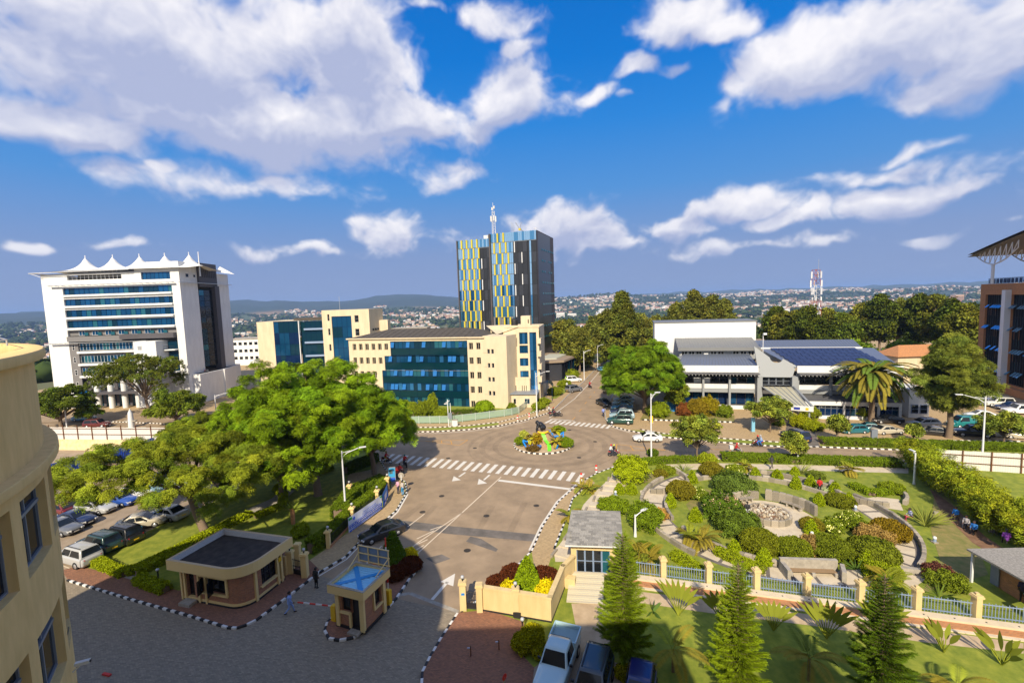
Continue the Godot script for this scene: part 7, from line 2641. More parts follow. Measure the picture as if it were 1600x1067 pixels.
func trees() -> void:
	var jac := Color(0.108,0.178,0.013)
	var oli := Color(0.12,0.15,0.022)
	var drk := Color(0.07,0.095,0.022)
	var euc := Color(0.115,0.125,0.04)
	tree("shade_tree","broad bright green tree with thick trunk left of the crossing, tallest of the park",V(-24.45,0,-54.13),16.6,11.2,3.6,0.46,"dome","pinnate",jac,170,100,1.8,0.95,"",U(-1.6,-2.5))
	tree("shade_tree","bright green tree whose shade falls across the left end of the zebra crossing",V(-19.44,0,-60.53),12.2,6.4,3.4,0.34,"dome","pinnate",jac,76,95,1.4,0.88,"",U(-0.7,-0.8))
	tree("spreading_tree","wide flat-topped feathery tree leaning over the car park beside the guard house",V(-32.12,0,-44.98),11.0,11.6,4.4,0.40,"flat","pinnate",oli,96,74,1.3,0.85,"",U(-2.6,-1.6))
	tree("spreading_tree","feathery olive-green tree between the car park tree and the tallest park tree",V(-28.83,0,-53.92),11.0,8.0,2.4,0.26,"dome","pinnate",Color(0.125,0.17,0.016),90,84,1.3,0.85)
	tree("spreading_tree","olive tree behind the car park, half hidden by the two feathery trees",V(-40.01,0,-67.47),8.4,6.0,3.0,0.22,"dome","pinnate",Color(0.10,0.14,0.02),46,70,1.3,0.85)
	tree("spreading_tree","feathery tree at the back of the car park below the white annex",V(-49.35,0,-71.27),7.2,6.0,2.6,0.22,"flat","pinnate",Color(0.115,0.15,0.02),46,70,1.2,0.85)
	tree("acacia","umbrella acacia with dark airy layers before the white hotel entrance",V(-81.93,0,-101.01),15.0,10.0,5.0,0.32,"flat","fine",Color(0.075,0.095,0.022),120,30,1.3,1.7,"",U(-1.0,0))
	tree("mango_tree","dense dark round tree at the left foot of the white hotel",V(-94.49,0,-93.1),9.0,6.2,2.2,0.35,"dome","broad",Color(0.06,0.085,0.018),56,70,1.3,1.2)
	tree("mango_tree","dense round tree before the white annex, right of the umbrella acacia",V(-69.56,0,-92.01),7.4,5.6,1.8,0.3,"dome","broad",Color(0.085,0.115,0.02),50,70,1.2,1.1)
	tree("mango_tree","dark tree behind the round tower and left of the white hotel",V(-137,0,-118),15.0,7.0,3.0,0.4,"dome","far",drk,40,40,1.9,1.3)
	tree("young_tree","small bushy tree under the blue hotel sign",V(-89.78,0,-94.49),4.6,2.6,1.4,0.12,"dome","broad",Color(0.10,0.14,0.02),22,50,0.8,0.9)
	tree("jacaranda","huge domed green tree with blue flowers right of the far street",V(26.11,0,-89.26),14.6,8.6,3.4,0.45,"dome","pinnate",Color(0.088,0.15,0.014),120,85,1.6,1.0)
	tree("jacaranda","low green side tree under the left edge of the huge domed tree",V(23.45,0,-99.57),7.6,4.2,1.8,0.22,"dome","pinnate",Color(0.095,0.15,0.016),40,70,1.1,0.95)
	tree("young_tree","slender yellow-green tree between the huge domed tree and the white hall",V(31.91,0,-87.95),7.6,2.6,2.2,0.14,"tall","broad",Color(0.15,0.185,0.03),34,50,0.8,0.9)
	tree("feathery_tree","tall feathery grey-green tree beside the parked teal van",V(66.22,0,-67.73),15.8,5.3,4.8,0.42,"tall","pinnate",Color(0.10,0.125,0.035),80,70,1.35,1.1)
	for q in [[V(25.26,0,-61.56),6.6,3.3,"pale green roadside tree whose shadow lies on the right-hand road"],[V(42.26,0,-73.57),6.0,3.9,"round pale green tree before the hall entrance canopy"],[V(49.06,0,-67.67),4.4,1.5,"small roadside tree in the hedge beside the teal hatchback"],[V(70.37,0,-63.88),4.8,3.2,"round roadside tree at the far right before the parked cars"],[V(37.74,0,-60.13),4.2,1.5,"thin young tree on the garden side of the right-hand road"],[V(59.52,0,-66.24),2.9,0.9,"sapling in the hedge behind the dark saloon"]]:
		tree("roadside_tree",q[3],q[0],q[1],q[2],q[1] * 0.36,0.13,"dome","broad",Color(0.135,0.165,0.042),int(10 + q[2] * 9),46,0.78,0.95)
	var belt := [[885,500,150,5.5],[905,516,140,5.0],[926,506,160,5.5],[944,488,165,6.0],[1000,500,165,5.5],[1028,505,170,6.0],[1046,505,150,5.0],[1058,487,165,5.5],[1086,470,160,6.0],[1110,479,165,5.5],[1132,487,170,5.5],
		[1215,489,160,6.0],[1240,492,150,6.5],[1266,488,140,6.5],[1292,497,160,5.5],[1322,503,150,5.5],[1352,492,160,6.0],[1378,479,155,6.0],[1406,492,160,6.0],[1436,481,150,6.5],[1464,485,145,6.5],[1494,492,135,6.5],[1512,500,128,5.5]]
	var kinds := [["tall eucalyptus of the belt behind the street, %s from the left",euc],["tall olive tree of the belt behind the hall, %s from the left",Color(0.11,0.12,0.03)],["broad dark tree of the belt behind the hall, %s from the left",drk]]
	var nth := ["first","second","third","fourth","fifth","sixth","seventh","eighth","ninth","tenth","eleventh","twelfth"]
	for i in belt.size():
		var b: Array = belt[i]
		var x: float = (b[0] - 800.0) / 711.0 * b[2]
		var top: float = 23.0 + (533.5 - b[1] - 62.2 + (b[0] - 800.0) * 0.0332) / 711.0 * b[2] - (1.0 if i < 11 else 4.4)
		var k := 0 if i < 11 else 1 + i % 2
		tree("belt_tree",kinds[k][0] % nth[i if i < 11 else i - 11],V(x,0,-b[2]),top,b[3],top * 0.3,0.4,"tall" if i % 3 else "dome","far",kinds[k][1] * rnd(0.7,1.1),46,44,1.9,1.25,"trees of the belt behind street and hall")
	tree("cypress_giant","tallest conical tree rising behind the far end of the street",V(36.5,0,-150),24.6,9.0,3.0,0.5,"cone","far",Color(0.085,0.10,0.028),110,50,1.8,1.25)
	for q in [[V(19.82,0,-135.13),9.0,6.0],[V(30.57,0,-157.57),9.5,6.0]]:
		pass
	for q in [[V(20.5,0,-146),10.5,"bright green tree beyond the black annex, nearest the tower"],[V(28.0,0,-165),12.0,"bright green tree beyond the black annex, beside the far street"],[V(97,0,-128),9.0,"low bright tree behind the solar roof"],[V(112,0,-128),8.5,"low bright tree between the solar roof and the orange roof"]]:
		tree("leafy_tree",q[2],q[0],q[1],6.0,2.4,0.3,"dome","far",Color(0.09,0.14,0.02),44,44,1.6,1.1)
	palm("date_palm","big date palm with full crown before the white hall extension",V(62.1,0,-77.49),8.4,0.42,64,7.0,Color(0.085,0.135,0.02),"",1.65,0.2,1.0)
	var pc := Color(0.10,0.145,0.012)
	conifer("full Norfolk pine beside the gate house steps",V(6.48,0,-27.19),8.4,1.6,pc)
	conifer("slim yellow-green Norfolk pine in the middle of the lower lawn",V(12.36,0,-24.43),7.9,1.45,Color(0.115,0.165,0.012))
	conifer("dark Norfolk pine at the right of the lower lawn",V(20.12,0,-23.76),7.4,1.5,Color(0.055,0.095,0.012))
	var yp := Color(0.17,0.20,0.022)
	palm("young_palm","young feather palm on the lawn between the two left pines",V(9.2,0,-25.97),1.5,0.09,7,2.1,yp,"",1.4,0.07,0.5)
	palm("young_palm","young feather palm with dark trunk on the lawn before the fence",V(16.89,0,-25.01),1.5,0.09,9,2.1,Color(0.11,0.15,0.025),"",1.4,0.07,0.5)
	palm("young_palm","yellow feather palm cut by the bottom edge at the right",V(23.76,0,-23.09),1.1,0.08,8,1.9,yp,"",1.4,0.07,0.5)
	var tp := [[V(11.32,0,-30.87),2.5,"yellow-leaved traveller palm right of the full Norfolk pine"],[V(14.09,0,-30.09),2.3,"traveller palm half behind the slim Norfolk pine"],[V(17.15,0,-29.08),2.0,"small traveller palm left of the middle of the lawn edge"],[V(20.18,0,-28.24),2.5,"tall traveller palm at the lawn edge below the alcove bench"],[V(24.16,0,-28.64),2.2,"broad-leaved traveller palm behind the dark pine"],[V(26.54,0,-26.75),1.8,"short traveller palm right of the dark pine"],[V(29.01,0,-25.64),1.9,"traveller palm at the far right of the lawn edge"]]
	for q in tp:
		fan_plant("traveller_palm",q[2],"palm",q[0] + V(0,0.12,0),9,q[1] * 0.62,0.32,Color(0.15,0.17,0.02),0.62,rnd(-0.6,0.6),q[1] * 0.5)
	fan_plant("banana_plant","low broad-leaved plant beside the steps of the gate house","plant",V(9.62,0,-31.36),9,1.0,0.28,Color(0.075,0.13,0.03),1.0)
	fan_plant("yucca_tree","stubby palm with orange trunk on the shaded park lawn","palm",V(-24.05,0,-46.85) + V(0,1.6,0),22,1.3,0.16,Color(0.11,0.14,0.02),1.2)
	var yt := Geo.new()
	yt.tube([V(0,-1.7,0),V(0,0.2,0)],[0.2,0.26],9)
	obj("trunk",yt,mats.orange_brick,get_node("yucca_tree"))
func shrub(called: String,label: String,cat: String,at: Vector3,r: float,h: float,col: Color,shape := "ball",flower := Color.BLACK,group := "") -> Node3D:
	var o := thing(called,label,cat,at + V(0,0.12,0),0.0,group)
	var st := Geo.new()
	for k in 4:
		var a := TAU * k / 4.0 + rnd(0,1)
		st.tube([Vector3.ZERO,V(cos(a) * r * 0.4,h * 0.6,sin(a) * r * 0.4)],[0.04,0.015],4,false)
	obj("stem",st,mats.bark,o)
	r *= 0.9
	h *= 0.95
	var xf := []
	var tint := PackedColorArray()
	var n := int(clampf((r * r * 2.0 + r * h * 3.0) * 190.0,160,1900))
	var kind := "fine" if r < 1.6 else "broad"
	var sc := 1.15 if kind == "fine" else 0.7
	for i in n:
		var d := rand_dir()
		d.y = absf(d.y) if rng.randf() < 0.8 else d.y
		var q := 0.72 + 0.32 * sqrt(rng.randf())
		var p := Vector3()
		if shape == "cone":
			var u := 1.0 - sqrt(rng.randf())
			var a := rnd(0,TAU)
			var rr := r * minf(1.0,(1.0 - u) * 1.25) ** 0.75 * q
			p = V(cos(a) * rr,h * (0.04 + 0.94 * u),sin(a) * rr)
			d = V(cos(a),0.9,sin(a)).normalized()
		else:
			var lump := 1.0 + (0.26 if shape == "loose" else 0.09) * sin(d.x * 7.0 + at.x * 3.0) * cos(d.z * 6.0 + at.z) + (rnd(-0.2,0.25) if shape == "loose" else 0.0)
			p = V(d.x * r * q * lump,h * 0.42 + d.y * h * 0.56 * q * lump,d.z * r * q * lump)
		xf.append(leaf_xf(p,d + Vector3.UP * 0.4,sc * rnd(0.7,1.25)))
		var k := rnd(0.7,1.3)
		if flower != Color.BLACK and rng.randf() < 0.07 and d.y > 0.0:
			tint.append(flower)
		else:
			tint.append(Color(col.r * k,col.g * k,col.b * k))
	scatter(o,"leaves",kind,leafy("leaf",Color.WHITE),xf,tint)
	return o
func hedge(called: String,label: String,line: PackedVector2Array,w: float,h: float,col: Color,dens := 90.0) -> void:
	var o := thing(called,label,"hedge",V(line[0].x,0.12,line[0].y))
	var xf := []
	var tint := PackedColorArray()
	for i in line.size() - 1:
		var a := V(line[i].x - line[0].x,0,line[i].y - line[0].y)
		var b := V(line[i + 1].x - line[0].x,0,line[i + 1].y - line[0].y)
		var l := a.distance_to(b)
		var u := (b - a) / l
		var s := V(-u.z,0,u.x)
		var core := bx(o,"branches",mats.bark,(a + b) / 2 + V(0,h * 0.42,0),V(l,h * 0.7,w * 0.6),atan2(-u.z,u.x))
		for k in int(l * dens * (w + h)):
			var f := rng.randf() * (w + 2.0 * h)
			var lump := 1.0 + 0.1 * sin((a.x + u.x * l) * 2.0 + k * 0.001)
			var p := a + u * rnd(0,l)
			var up := Vector3.UP
			if f < w:
				p += s * (f - w / 2) + V(0,h * lump * rnd(0.9,1.06),0)
			else:
				up = s if f < w + h else -s
				p += up * w / 2 * rnd(0.88,1.06) + V(0,rnd(0.05,h),0)
			xf.append(leaf_xf(p,up + Vector3.UP * 0.5,rnd(0.8,1.3)))
			var t := rnd(0.7,1.3)
			tint.append(Color(col.r * t,col.g * t,col.b * t))
	scatter(o,"leaves","fine",leafy("leaf",Color.WHITE),xf,tint)

func shrubs() -> void:
	var lime := Color(0.17,0.21,0.012)
	var deep := Color(0.065,0.105,0.014)
	var rust := Color(0.115,0.105,0.018)
	hedge("clipped_hedge","clipped green hedge along the dark railing beside the exit lane",PackedVector2Array([U(-19.55,-40.67),U(-18.65,-42.76),U(-18.2,-47.74),U(-16.74,-52.27),U(-16.54,-55.99)]),0.9,1.25,Color(0.085,0.125,0.012))
	hedge("clipped_hedge","clipped hedge block behind the long banner, round the inner lamp pillar",PackedVector2Array([U(-19.57,-47.69),U(-19.87,-53.4),U(-17.16,-57.06)]),1.5,1.15,Color(0.075,0.115,0.012))
	hedge("dark_hedge","shaded dark hedge under the tree by the left end of the crossing",PackedVector2Array([U(-23.51,-60.89),U(-20.68,-65.64)]),1.1,1.2,Color(0.05,0.085,0.012))
	hedge("low_hedge","low golden hedge between the car park lawn and the path",PackedVector2Array([U(-40.09,-40.82),U(-37.1,-39.13),U(-34.64,-38.13),U(-33.72,-39.53),U(-32.28,-43.14),U(-29.94,-49.01)]),0.75,0.55,lime)
	hedge("low_hedge","low golden hedge left of the guard house",PackedVector2Array([U(-33.64,-38.08),U(-32.87,-39.78),U(-31.53,-42.05)]),0.7,0.5,lime)
	hedge("low_hedge","short golden hedge with round end before the guard house",PackedVector2Array([U(-32.69,-37.12),U(-29.1,-35.56)]),0.8,0.55,lime)
	hedge("low_hedge","winding golden hedge on the park lawn under the tallest tree",PackedVector2Array([U(-29,-48.35),U(-27.3,-50.87),U(-28.5,-53.89),U(-30.49,-55.93),U(-28.38,-59.94),U(-26.01,-62.78)]),0.7,0.5,lime)
	hedge("road_hedge","long green hedge strip on the far side of the right-hand road",PackedVector2Array([U(46.19,-67.04),U(52.52,-65.61),U(59.01,-64.19),U(70.73,-61.58)]),2.2,0.7,Color(0.085,0.125,0.014),42.0)
	hedge("road_hedge","green hedge strip between the right-hand road and the sculpture garden",PackedVector2Array([U(28.73,-61.74),U(40.63,-59.24),U(49.82,-57.33)]),1.8,0.8,Color(0.09,0.135,0.014),50.0)
	hedge("road_hedge","short green hedge beside the white lamp post at the road bend",PackedVector2Array([U(15.68,-60.71),U(22.54,-61.43),U(26.97,-61.39)]),1.2,0.6,Color(0.09,0.135,0.014),50.0)
	hedge("office_hedge","dark low hedge along the foot of the blue glass front",PackedVector2Array([U(-23.75,-92.78),U(-13.67,-91.97),U(-7.76,-92.25)]),1.4,0.9,Color(0.06,0.09,0.016),40.0)
	shrub("cypress_cone","dark clipped cypress cone behind the gate booth","conifer",V(-11.11,0,-38.34),1.05,3.4,Color(0.055,0.10,0.010),"cone")
	shrub("cypress_cone","bright clipped cypress cone behind the cream wall","conifer",V(0.56,0,-34.18),1.05,3.0,Color(0.13,0.19,0.010),"cone")
	var maroon := Color(0.055,0.016,0.012)
	for q in [[V(-1.74,0,-34.62),1.0,"maroon clipped bush at the left of the bright cypress cone"],[V(-0.5,0,-35.9),1.15,"maroon clipped bush behind the bright cypress cone"],[V(2.01,0,-35.25),1.35,"maroon clipped bush at the right of the bright cypress cone"],[V(-9.55,0,-37.67),1.1,"maroon clipped bush beside the booth island kerb"],[V(-10.47,0,-36.45),0.8,"dark maroon bush right behind the booth island pillar"]]:
		shrub("maroon_bush",q[2],"bush",q[0],q[1],0.95,maroon)
	for q in [[V(-0.81,0,-33.86),0.7,"yellow-leaved shrub before the bright cypress cone, left side"],[V(1.94,0,-33.72),0.8,"yellow-leaved shrub in the corner of the cream wall"],[V(-9.85,0,-39.26),0.6,"yellow-leaved shrub on the booth island"]]:
		shrub("yellow_shrub",q[2],"shrub",q[0],q[1],0.9,Color(0.42,0.36,0.01),"loose")
	for q in [[V(0.08,0,-28.11),0.72,1.1,"left golden ball shrub beside the brick forecourt"],[V(0.69,0,-28.47),0.8,1.35,"taller golden ball shrub with the garden lamp behind"],[V(1.23,0,-27.57),0.55,0.75,"smallest golden ball shrub, next to the pale pickup"],[V(6.12,0,-25.72),0.5,0.6,"golden shrub between the two dark cars"]]:
		shrub("golden_ball",q[3],"shrub",q[0],q[1],q[2],Color(0.19,0.18,0.008))
	shrub("lawn_shrub","loose yellow-green shrub on the park lawn by the guard house","shrub",V(-21.95,0,-44.07),0.75,1.2,Color(0.15,0.19,0.014),"loose")
	var cones := [[21.64,-54.24,"under the curved stone bed wall"],[16.75,-47.95,"left of the rust-green bush by the plaza"],[12.07,-51.81,"beside the white walk, left-hand garden edge"],[13.47,-51.7,"right of the small blue garden light"],[29.83,-54.96,"at the back of the garden, left of the grass tufts"],[32.3,-54.55,"at the back of the garden, middle of three"],[34.46,-54.57,"before the tall grass tuft"],[32.77,-51.61,"in front of the tall grass tuft"],[34.64,-51.83,"right of the grass tuft on the slope"],[36.26,-50.08,"next to the silver agaves"],[32.53,-47.25,"at the left end of the rounded hedge"],[35.6,-47.02,"at the right end of the rounded hedge"],[18.15,-44.66,"left of the pink-flowered bush"],[19.05,-38.37,"below the garden palm"],[20.83,-36.89,"above the middle of the garden fence"],[28.82,-35.88,"beside the short bench by the plaza"],[27.81,-41.35,"below the stone plaza"]]
	for q in cones:
		shrub("cone_shrub","small lime cone shrub " + q[2],"shrub",spot(q[0],q[1]),rnd(0.5,0.62),rnd(1.2,1.6),Color(0.16,0.21,0.010),"cone")
	var balls := [[24.79,-56.02,1.5,1.7,rust,"rust-green bush near the back hedge, left of the flowering shrubs"],[18.73,-50.25,1.65,1.8,rust,"large rust-green bush beside the left plaza"],[18.46,-56.57,0.9,0.7,rust,"flat brownish bush above the left plaza"],[21.52,-38.84,1.75,1.8,Color(0.10,0.115,0.014),"big rounded bush below the boulder basin"],[23.72,-37.49,1.5,1.7,Color(0.095,0.12,0.014),"rounded bush behind the left end of the alcove bench"],[26.88,-37.5,1.7,1.8,Color(0.09,0.115,0.016),"rounded bush behind the right end of the alcove bench"],[28.32,-42.04,1.05,1.1,rust,"rust-green bush at the lower right of the stone circle"],[34.29,-40.23,1.6,1.6,Color(0.14,0.10,0.015),"orange-tinged bush along the right arc of the ring path"],[30.04,-36.74,1.9,1.7,Color(0.085,0.105,0.016),"wide green bush behind the short bench"],[34.63,-47.1,1.5,1.0,Color(0.095,0.11,0.015),"long rounded hedge bush near the right arc path"],[19.93,-64.46,0.8,0.8,deep,"small dark bush by the road hedge"],[11.2,-38.63,1.2,1.0,deep,"dark bush under the palms right of the gate house"]]
	for q in balls:
		shrub("round_bush",q[5],"bush",spot(q[0],q[1]),q[2],q[3],q[4])
	var loose := [[25.17,-51.14,2.1,2.0,Color(0.075,0.115,0.035),Color.BLACK,"tall feathery grey-green bush at the back of the garden"],[21.31,-45.69,1.8,2.0,Color(0.055,0.095,0.016),Color(0.6,0.4,0.6),"big dark bush dotted with pink flowers"],[21.15,-42.02,1.8,2.0,Color(0.065,0.10,0.022),Color.BLACK,"ragged dark bush left of the boulder basin"],[20.44,-49.78,0.95,1.1,Color(0.10,0.14,0.02),Color(0.8,0.8,0.7),"white-flowered shrub next to the large rust-green bush"],[29.99,-41.68,0.9,1.1,Color(0.11,0.15,0.02),Color(0.8,0.8,0.7),"white-flowered shrub right of the stone circle"],[32.26,-42.27,1.1,1.3,Color(0.11,0.15,0.02),Color(0.8,0.8,0.7),"white-flowered shrub on the slope towards the right arc path"],[28.36,-57.01,1.0,0.8,Color(0.13,0.17,0.02),Color(0.8,0.8,0.7),"low white-flowered shrub at the back hedge"],[32.21,-39.47,1.3,1.3,Color(0.22,0.15,0.09),Color.BLACK,"dry brown bush above the wide green bush"],[25.59,-37.98,0.9,1.5,Color(0.20,0.14,0.09),Color.BLACK,"dry brown bush between the two bushes of the alcove"],[33.16,-34.15,0.9,0.9,Color(0.075,0.03,0.045),Color.BLACK,"purple-leaved shrub outside the ring path at lower right"],[32.83,-33.12,1.2,0.9,Color(0.10,0.13,0.02),Color.BLACK,"low green shrub beside the purple-leaved one"],[29.07,-34.55,1.3,0.9,Color(0.15,0.19,0.012),Color.BLACK,"bright leafy bed by the garden fence below the short bench"],[42.57,-49.76,1.1,0.9,Color(0.12,0.16,0.015),Color.BLACK,"light green bush in the bed near the bamboo"],[12.66,-43.58,1.5,2.3,Color(0.10,0.15,0.016),Color.BLACK,"leafy small tree right behind the gate house roof"],[10.45,-47.34,1.5,1.2,Color(0.11,0.16,0.014),Color.BLACK,"leafy bed along the white walk"],[14.31,-55.46,1.9,2.9,Color(0.19,0.24,0.012),Color.BLACK,"tall bright bamboo-like bush at the bend of the road"],[26.13,-60.47,1.1,1.2,Color(0.18,0.22,0.02),Color.BLACK,"yellow-green bush left of the rust-green bush by the road hedge"],[36.93,-54.36,0.8,0.7,Color(0.09,0.12,0.03),Color.BLACK,"low bush behind the slope cones"],[14.63,-45.31,0.8,0.9,Color(0.28,0.17,0.09),Color.BLACK,"dry bush beside the bent garden lamp"],[19.45,-57.57,1.1,0.8,Color(0.12,0.15,0.02),Color.BLACK,"low green bush by the far pavement"]]
	for q in loose:
		shrub("flowering_shrub" if q[5] != Color.BLACK else "leafy_shrub",q[6],"shrub",spot(q[0],q[1]),q[2],q[3],q[4],"loose",q[5])
	for q in [[PackedVector2Array([U(13.59,-38.29),U(14.62,-36.22),U(16.13,-34.49)]),"leafy border between the ring path and the fence, left part",Color(0.15,0.19,0.012)],[PackedVector2Array([U(17.6,-38.66),U(19.02,-36.43),U(20.15,-35.47)]),"leafy border above the ring wall",Color(0.15,0.19,0.012)],[PackedVector2Array([U(39.12,-51.46),U(39.55,-48.97),U(42.3,-49.43)]),"leafy edge inside the bed near the bamboo",Color(0.11,0.16,0.012)]]:
		hedge("leafy_border",q[1],q[0],0.9,0.5,q[2],60.0)
	var gp := Color(0.16,0.18,0.016)
	for q in [[5.97,-45.09,0.8,1.7,"bushy palm over the white steps, left of the gate house roof"],[8.18,-52.48,0.6,1.5,"palm in a green pot beside the white walk"],[10.99,-37.17,0.9,1.9,"yellowing palm clump right of the gate house"],[17.06,-39.54,1.0,2.0,"yellowing palm clump above the left ring wall"],[16.33,-40.46,0.7,1.6,"lower palm left of the ring wall clump"],[41.51,-55.2,0.9,1.6,"yellow palm bush by the road hedge at the back"],[29.75,-57.78,0.6,1.2,"orange-tinged palm bush at the back hedge"],[28.34,-33.36,0.8,1.6,"orange-tinged palm above the dark pine behind the fence"]]:
		palm("garden_palm",q[4],spot(q[0],q[1]),q[2],0.05,7,q[3],gp,"",1.3,0.06,0.4,3)
	fan_plant("flax_plant","huge spiky flax plant beside the right arc of the ring path","plant",V(39.32,0,-42.05),46,2.4,0.12,Color(0.16,0.18,0.035),0.8)
	fan_plant("flax_plant","tall spiky grass tuft at the back of the garden","plant",V(35.96,0,-55.69),40,2.2,0.07,Color(0.17,0.19,0.05),0.8)
	fan_plant("flax_plant","spiky plant bed beside the white lamp post","plant",V(21.88,0,-57.8),40,1.6,0.07,Color(0.15,0.18,0.045),1.0)
	fan_plant("agave","silver agave cluster beside the slope cones","plant",V(34.88,0,-50.19),30,1.0,0.13,Color(0.20,0.24,0.12),1.0)
	fan_plant("cycad","dark cycad in front of the big rounded bush","plant",V(23.95,0,-39.76),24,1.2,0.1,Color(0.035,0.07,0.012),1.2)
	fan_plant("cycad","dark cycad left of the leafy bed behind the fence","plant",V(27.7,0,-35.58),26,1.3,0.1,Color(0.05,0.09,0.015),1.2)
	fan_plant("cycad","green cycad under the short bench end","plant",V(31.11,0,-31.92),24,1.3,0.1,Color(0.09,0.13,0.02),1.1)
	for i in 11:
		var t := i / 10.0
		var p := V(50.2,0.12,-55.5).lerp(V(42.6,0.12,-33.5),t) + V(rnd(-0.4,0.4),0,0)
		var o := thing("bamboo_clump",["bamboo clump at the road end of the row","bamboo clump, second from the road end of the row","bamboo clump, third from the road end of the row","bamboo clump, fourth from the road end of the row","bamboo clump above the head of the bench","bamboo clump over the man in the bright blue shirt","bamboo clump over the middle of the bench","bamboo clump over the far end of the bench","bamboo clump right beyond the bench","bamboo clump, last but one before the pavilion","bamboo clump nearest the pavilion roof"][i],"bamboo",p)
		var cg := Geo.new()
		var cl := []
		for k in 16:
			var a := rnd(0,TAU)
			var q := V(cos(a),0,sin(a)) * rnd(0.1,1.0)
			var top := q * 2.0 + V(0,rnd(2.2,3.4),0)
			cg.tube([q,q * 1.3 + V(0,1.6,0),top],[0.03,0.025,0.008],4,false)
			for y in 4:
				cl.append([q.lerp(top,0.35 + y * 0.22) + V(0,0.1,0),0.5])
		obj("culms",cg,mats.bark,o)
		foliage(o,"leaves","bamboo",Color(0.16,0.19,0.022),cl,17,1.15,0.25,0.5,1.0)
	var ob := [[-23.16,-94.86,1.4,2.6,"yellow-green bush at the left end of the office lawn"],[-21.37,-94.07,1.2,2.4,"yellow-green bush beside the blue glass front, second from the left"],[-18.6,-91.58,1.6,3.0,"taller bush in the middle of the office lawn"],[-16.91,-92.4,1.1,4.2,"narrow upright bush before the blue glass front"],[-14.62,-89.54,1.3,2.0,"palm-like bush at the right of the office lawn"],[-0.49,-93.43,0.9,1.6,"small bush on the grass before the lodge"],[5.22,-94.9,1.3,1.3,"low bush beside the white lamp post at the street corner"],[6.64,-99.51,1.2,1.2,"low bush behind the parked motorcycle"],[10.1,-108.64,1.6,1.8,"round bush in the bed by the entrance steps"],[13.37,-117.93,1.6,1.8,"round bush beside the white parked car"],[16.98,-131.14,2.0,2.4,"bush before the black annex"],[24.39,-151.28,2.2,2.8,"bush at the far end of the pavement"]]
	for q in ob:
		shrub("street_bush",q[4],"bush",spot(q[0],q[1]),q[2],q[3],Color(0.14,0.175,0.018) * rnd(0.8,1.15),"loose")
	shrub("cube_hedge","square bright hedge at the corner of the cream offices","hedge",V(-6.23,0,-93.12),2.0,2.6,Color(0.14,0.21,0.012))
	var hbed := [[34.7,-84.6,1.7,3.2,Color(0.17,0.13,0.02),"orange-green shrub before the left wing of the hall"],[37.16,-85.24,1.6,3.4,Color(0.19,0.16,0.015),"yellow shrub before the left wing of the hall"],[32.97,-85.8,1.5,2.2,Color(0.16,0.06,0.035),"reddish shrub before the left wing of the hall"],[27.71,-85.51,1.8,2.6,Color(0.13,0.17,0.015),"green bush under the huge domed tree, by the road"],[39.5,-83.97,1.4,2.0,Color(0.11,0.15,0.02),"green shrub before the hall pillars"],[48.6,-75.88,1.4,2.0,Color(0.20,0.22,0.012),"yellow-green bush beside the drive to the hall"],[49.67,-74.2,1.5,1.4,Color(0.17,0.20,0.012),"low yellow-green hedge right of the drive"],[53.76,-80.73,1.2,2.0,Color(0.15,0.18,0.02),"round bush near the entrance name board"],[45.69,-77.44,1.0,1.2,Color(0.12,0.16,0.02),"low bush left of the entrance drive"],[61.89,-79.68,1.2,2.2,Color(0.14,0.18,0.02),"bush at the foot of the date palm"]]
	for q in hbed:
		shrub("hall_shrub",q[5],"shrub",spot(q[0],q[1]),q[2],q[3],q[4],"loose")
	var c := V(4.4,0,-71.2)
	var rb := [[V(-3.6,0.4,0.6),0.75,1.0,Color(0.11,0.16,0.012),"round green bush at the left of the roundabout"],[V(3.5,0.0,1.7),1.05,1.3,Color(0.10,0.15,0.012),"big green bush at the right of the roundabout"],[V(-1.7,0.0,3.1),0.85,0.7,Color(0.10,0.065,0.035),"dark brown bush at the front of the roundabout"],[V(2.6,1.7,-0.4),0.95,0.9,Color(0.12,0.18,0.012),"green bush in the right-hand bowl of the roundabout"],[V(-0.9,0.9,1.9),0.55,1.2,Color(0.20,0.14,0.012),"rusty bush above the left flower pot"],[V(-3.0,1.3,0.2),0.6,0.9,Color(0.30,0.33,0.10),"pale bush at the left of the roundabout rockery"]]
	for q in rb:
		shrub("roundabout_bush",q[4],"bush",c + q[0],q[1],q[2],q[3],"loose")
	for q in [[V(-2.1,1.0,1.1),"yellow palm in the left-hand bowl of the roundabout"],[V(1.9,1.9,0.2),"yellow palm behind the gorilla at the right"],[V(1.9,0.75,2.2),"small yellow palm above the right flower pot"],[V(-1.5,1.3,1.4),"second yellow palm of the left-hand bowl"]]:
		palm("roundabout_palm",q[1],c + q[0],0.4,0.05,11,1.35,Color(0.26,0.24,0.012),"",1.3,0.09,0.35,1)

func spot(x: float,z: float) -> Vector3:
	return V(x,0,z)
const CARS := {
	"saloon": [4.5,0.86,0.95,1.46,0.95,0.2,-0.95,-1.7,0.2,0.31,0.84],
	"hatchback": [4.1,0.84,0.98,1.5,0.95,0.25,-1.35,-1.9,0.2,0.3,0.86],
	"estate": [4.6,0.86,0.98,1.5,0.95,0.2,-1.7,-2.15,0.2,0.31,0.86],
	"suv": [4.7,0.93,1.12,1.82,1.0,0.4,-1.9,-2.2,0.28,0.38,1.02],
	"van": [4.9,0.92,1.2,1.98,1.75,1.0,-2.3,-2.42,0.25,0.33,1.1],
	"pickup": [5.2,0.92,1.08,1.78,0.95,0.4,-0.75,-0.98,0.3,0.38,1.0],
}

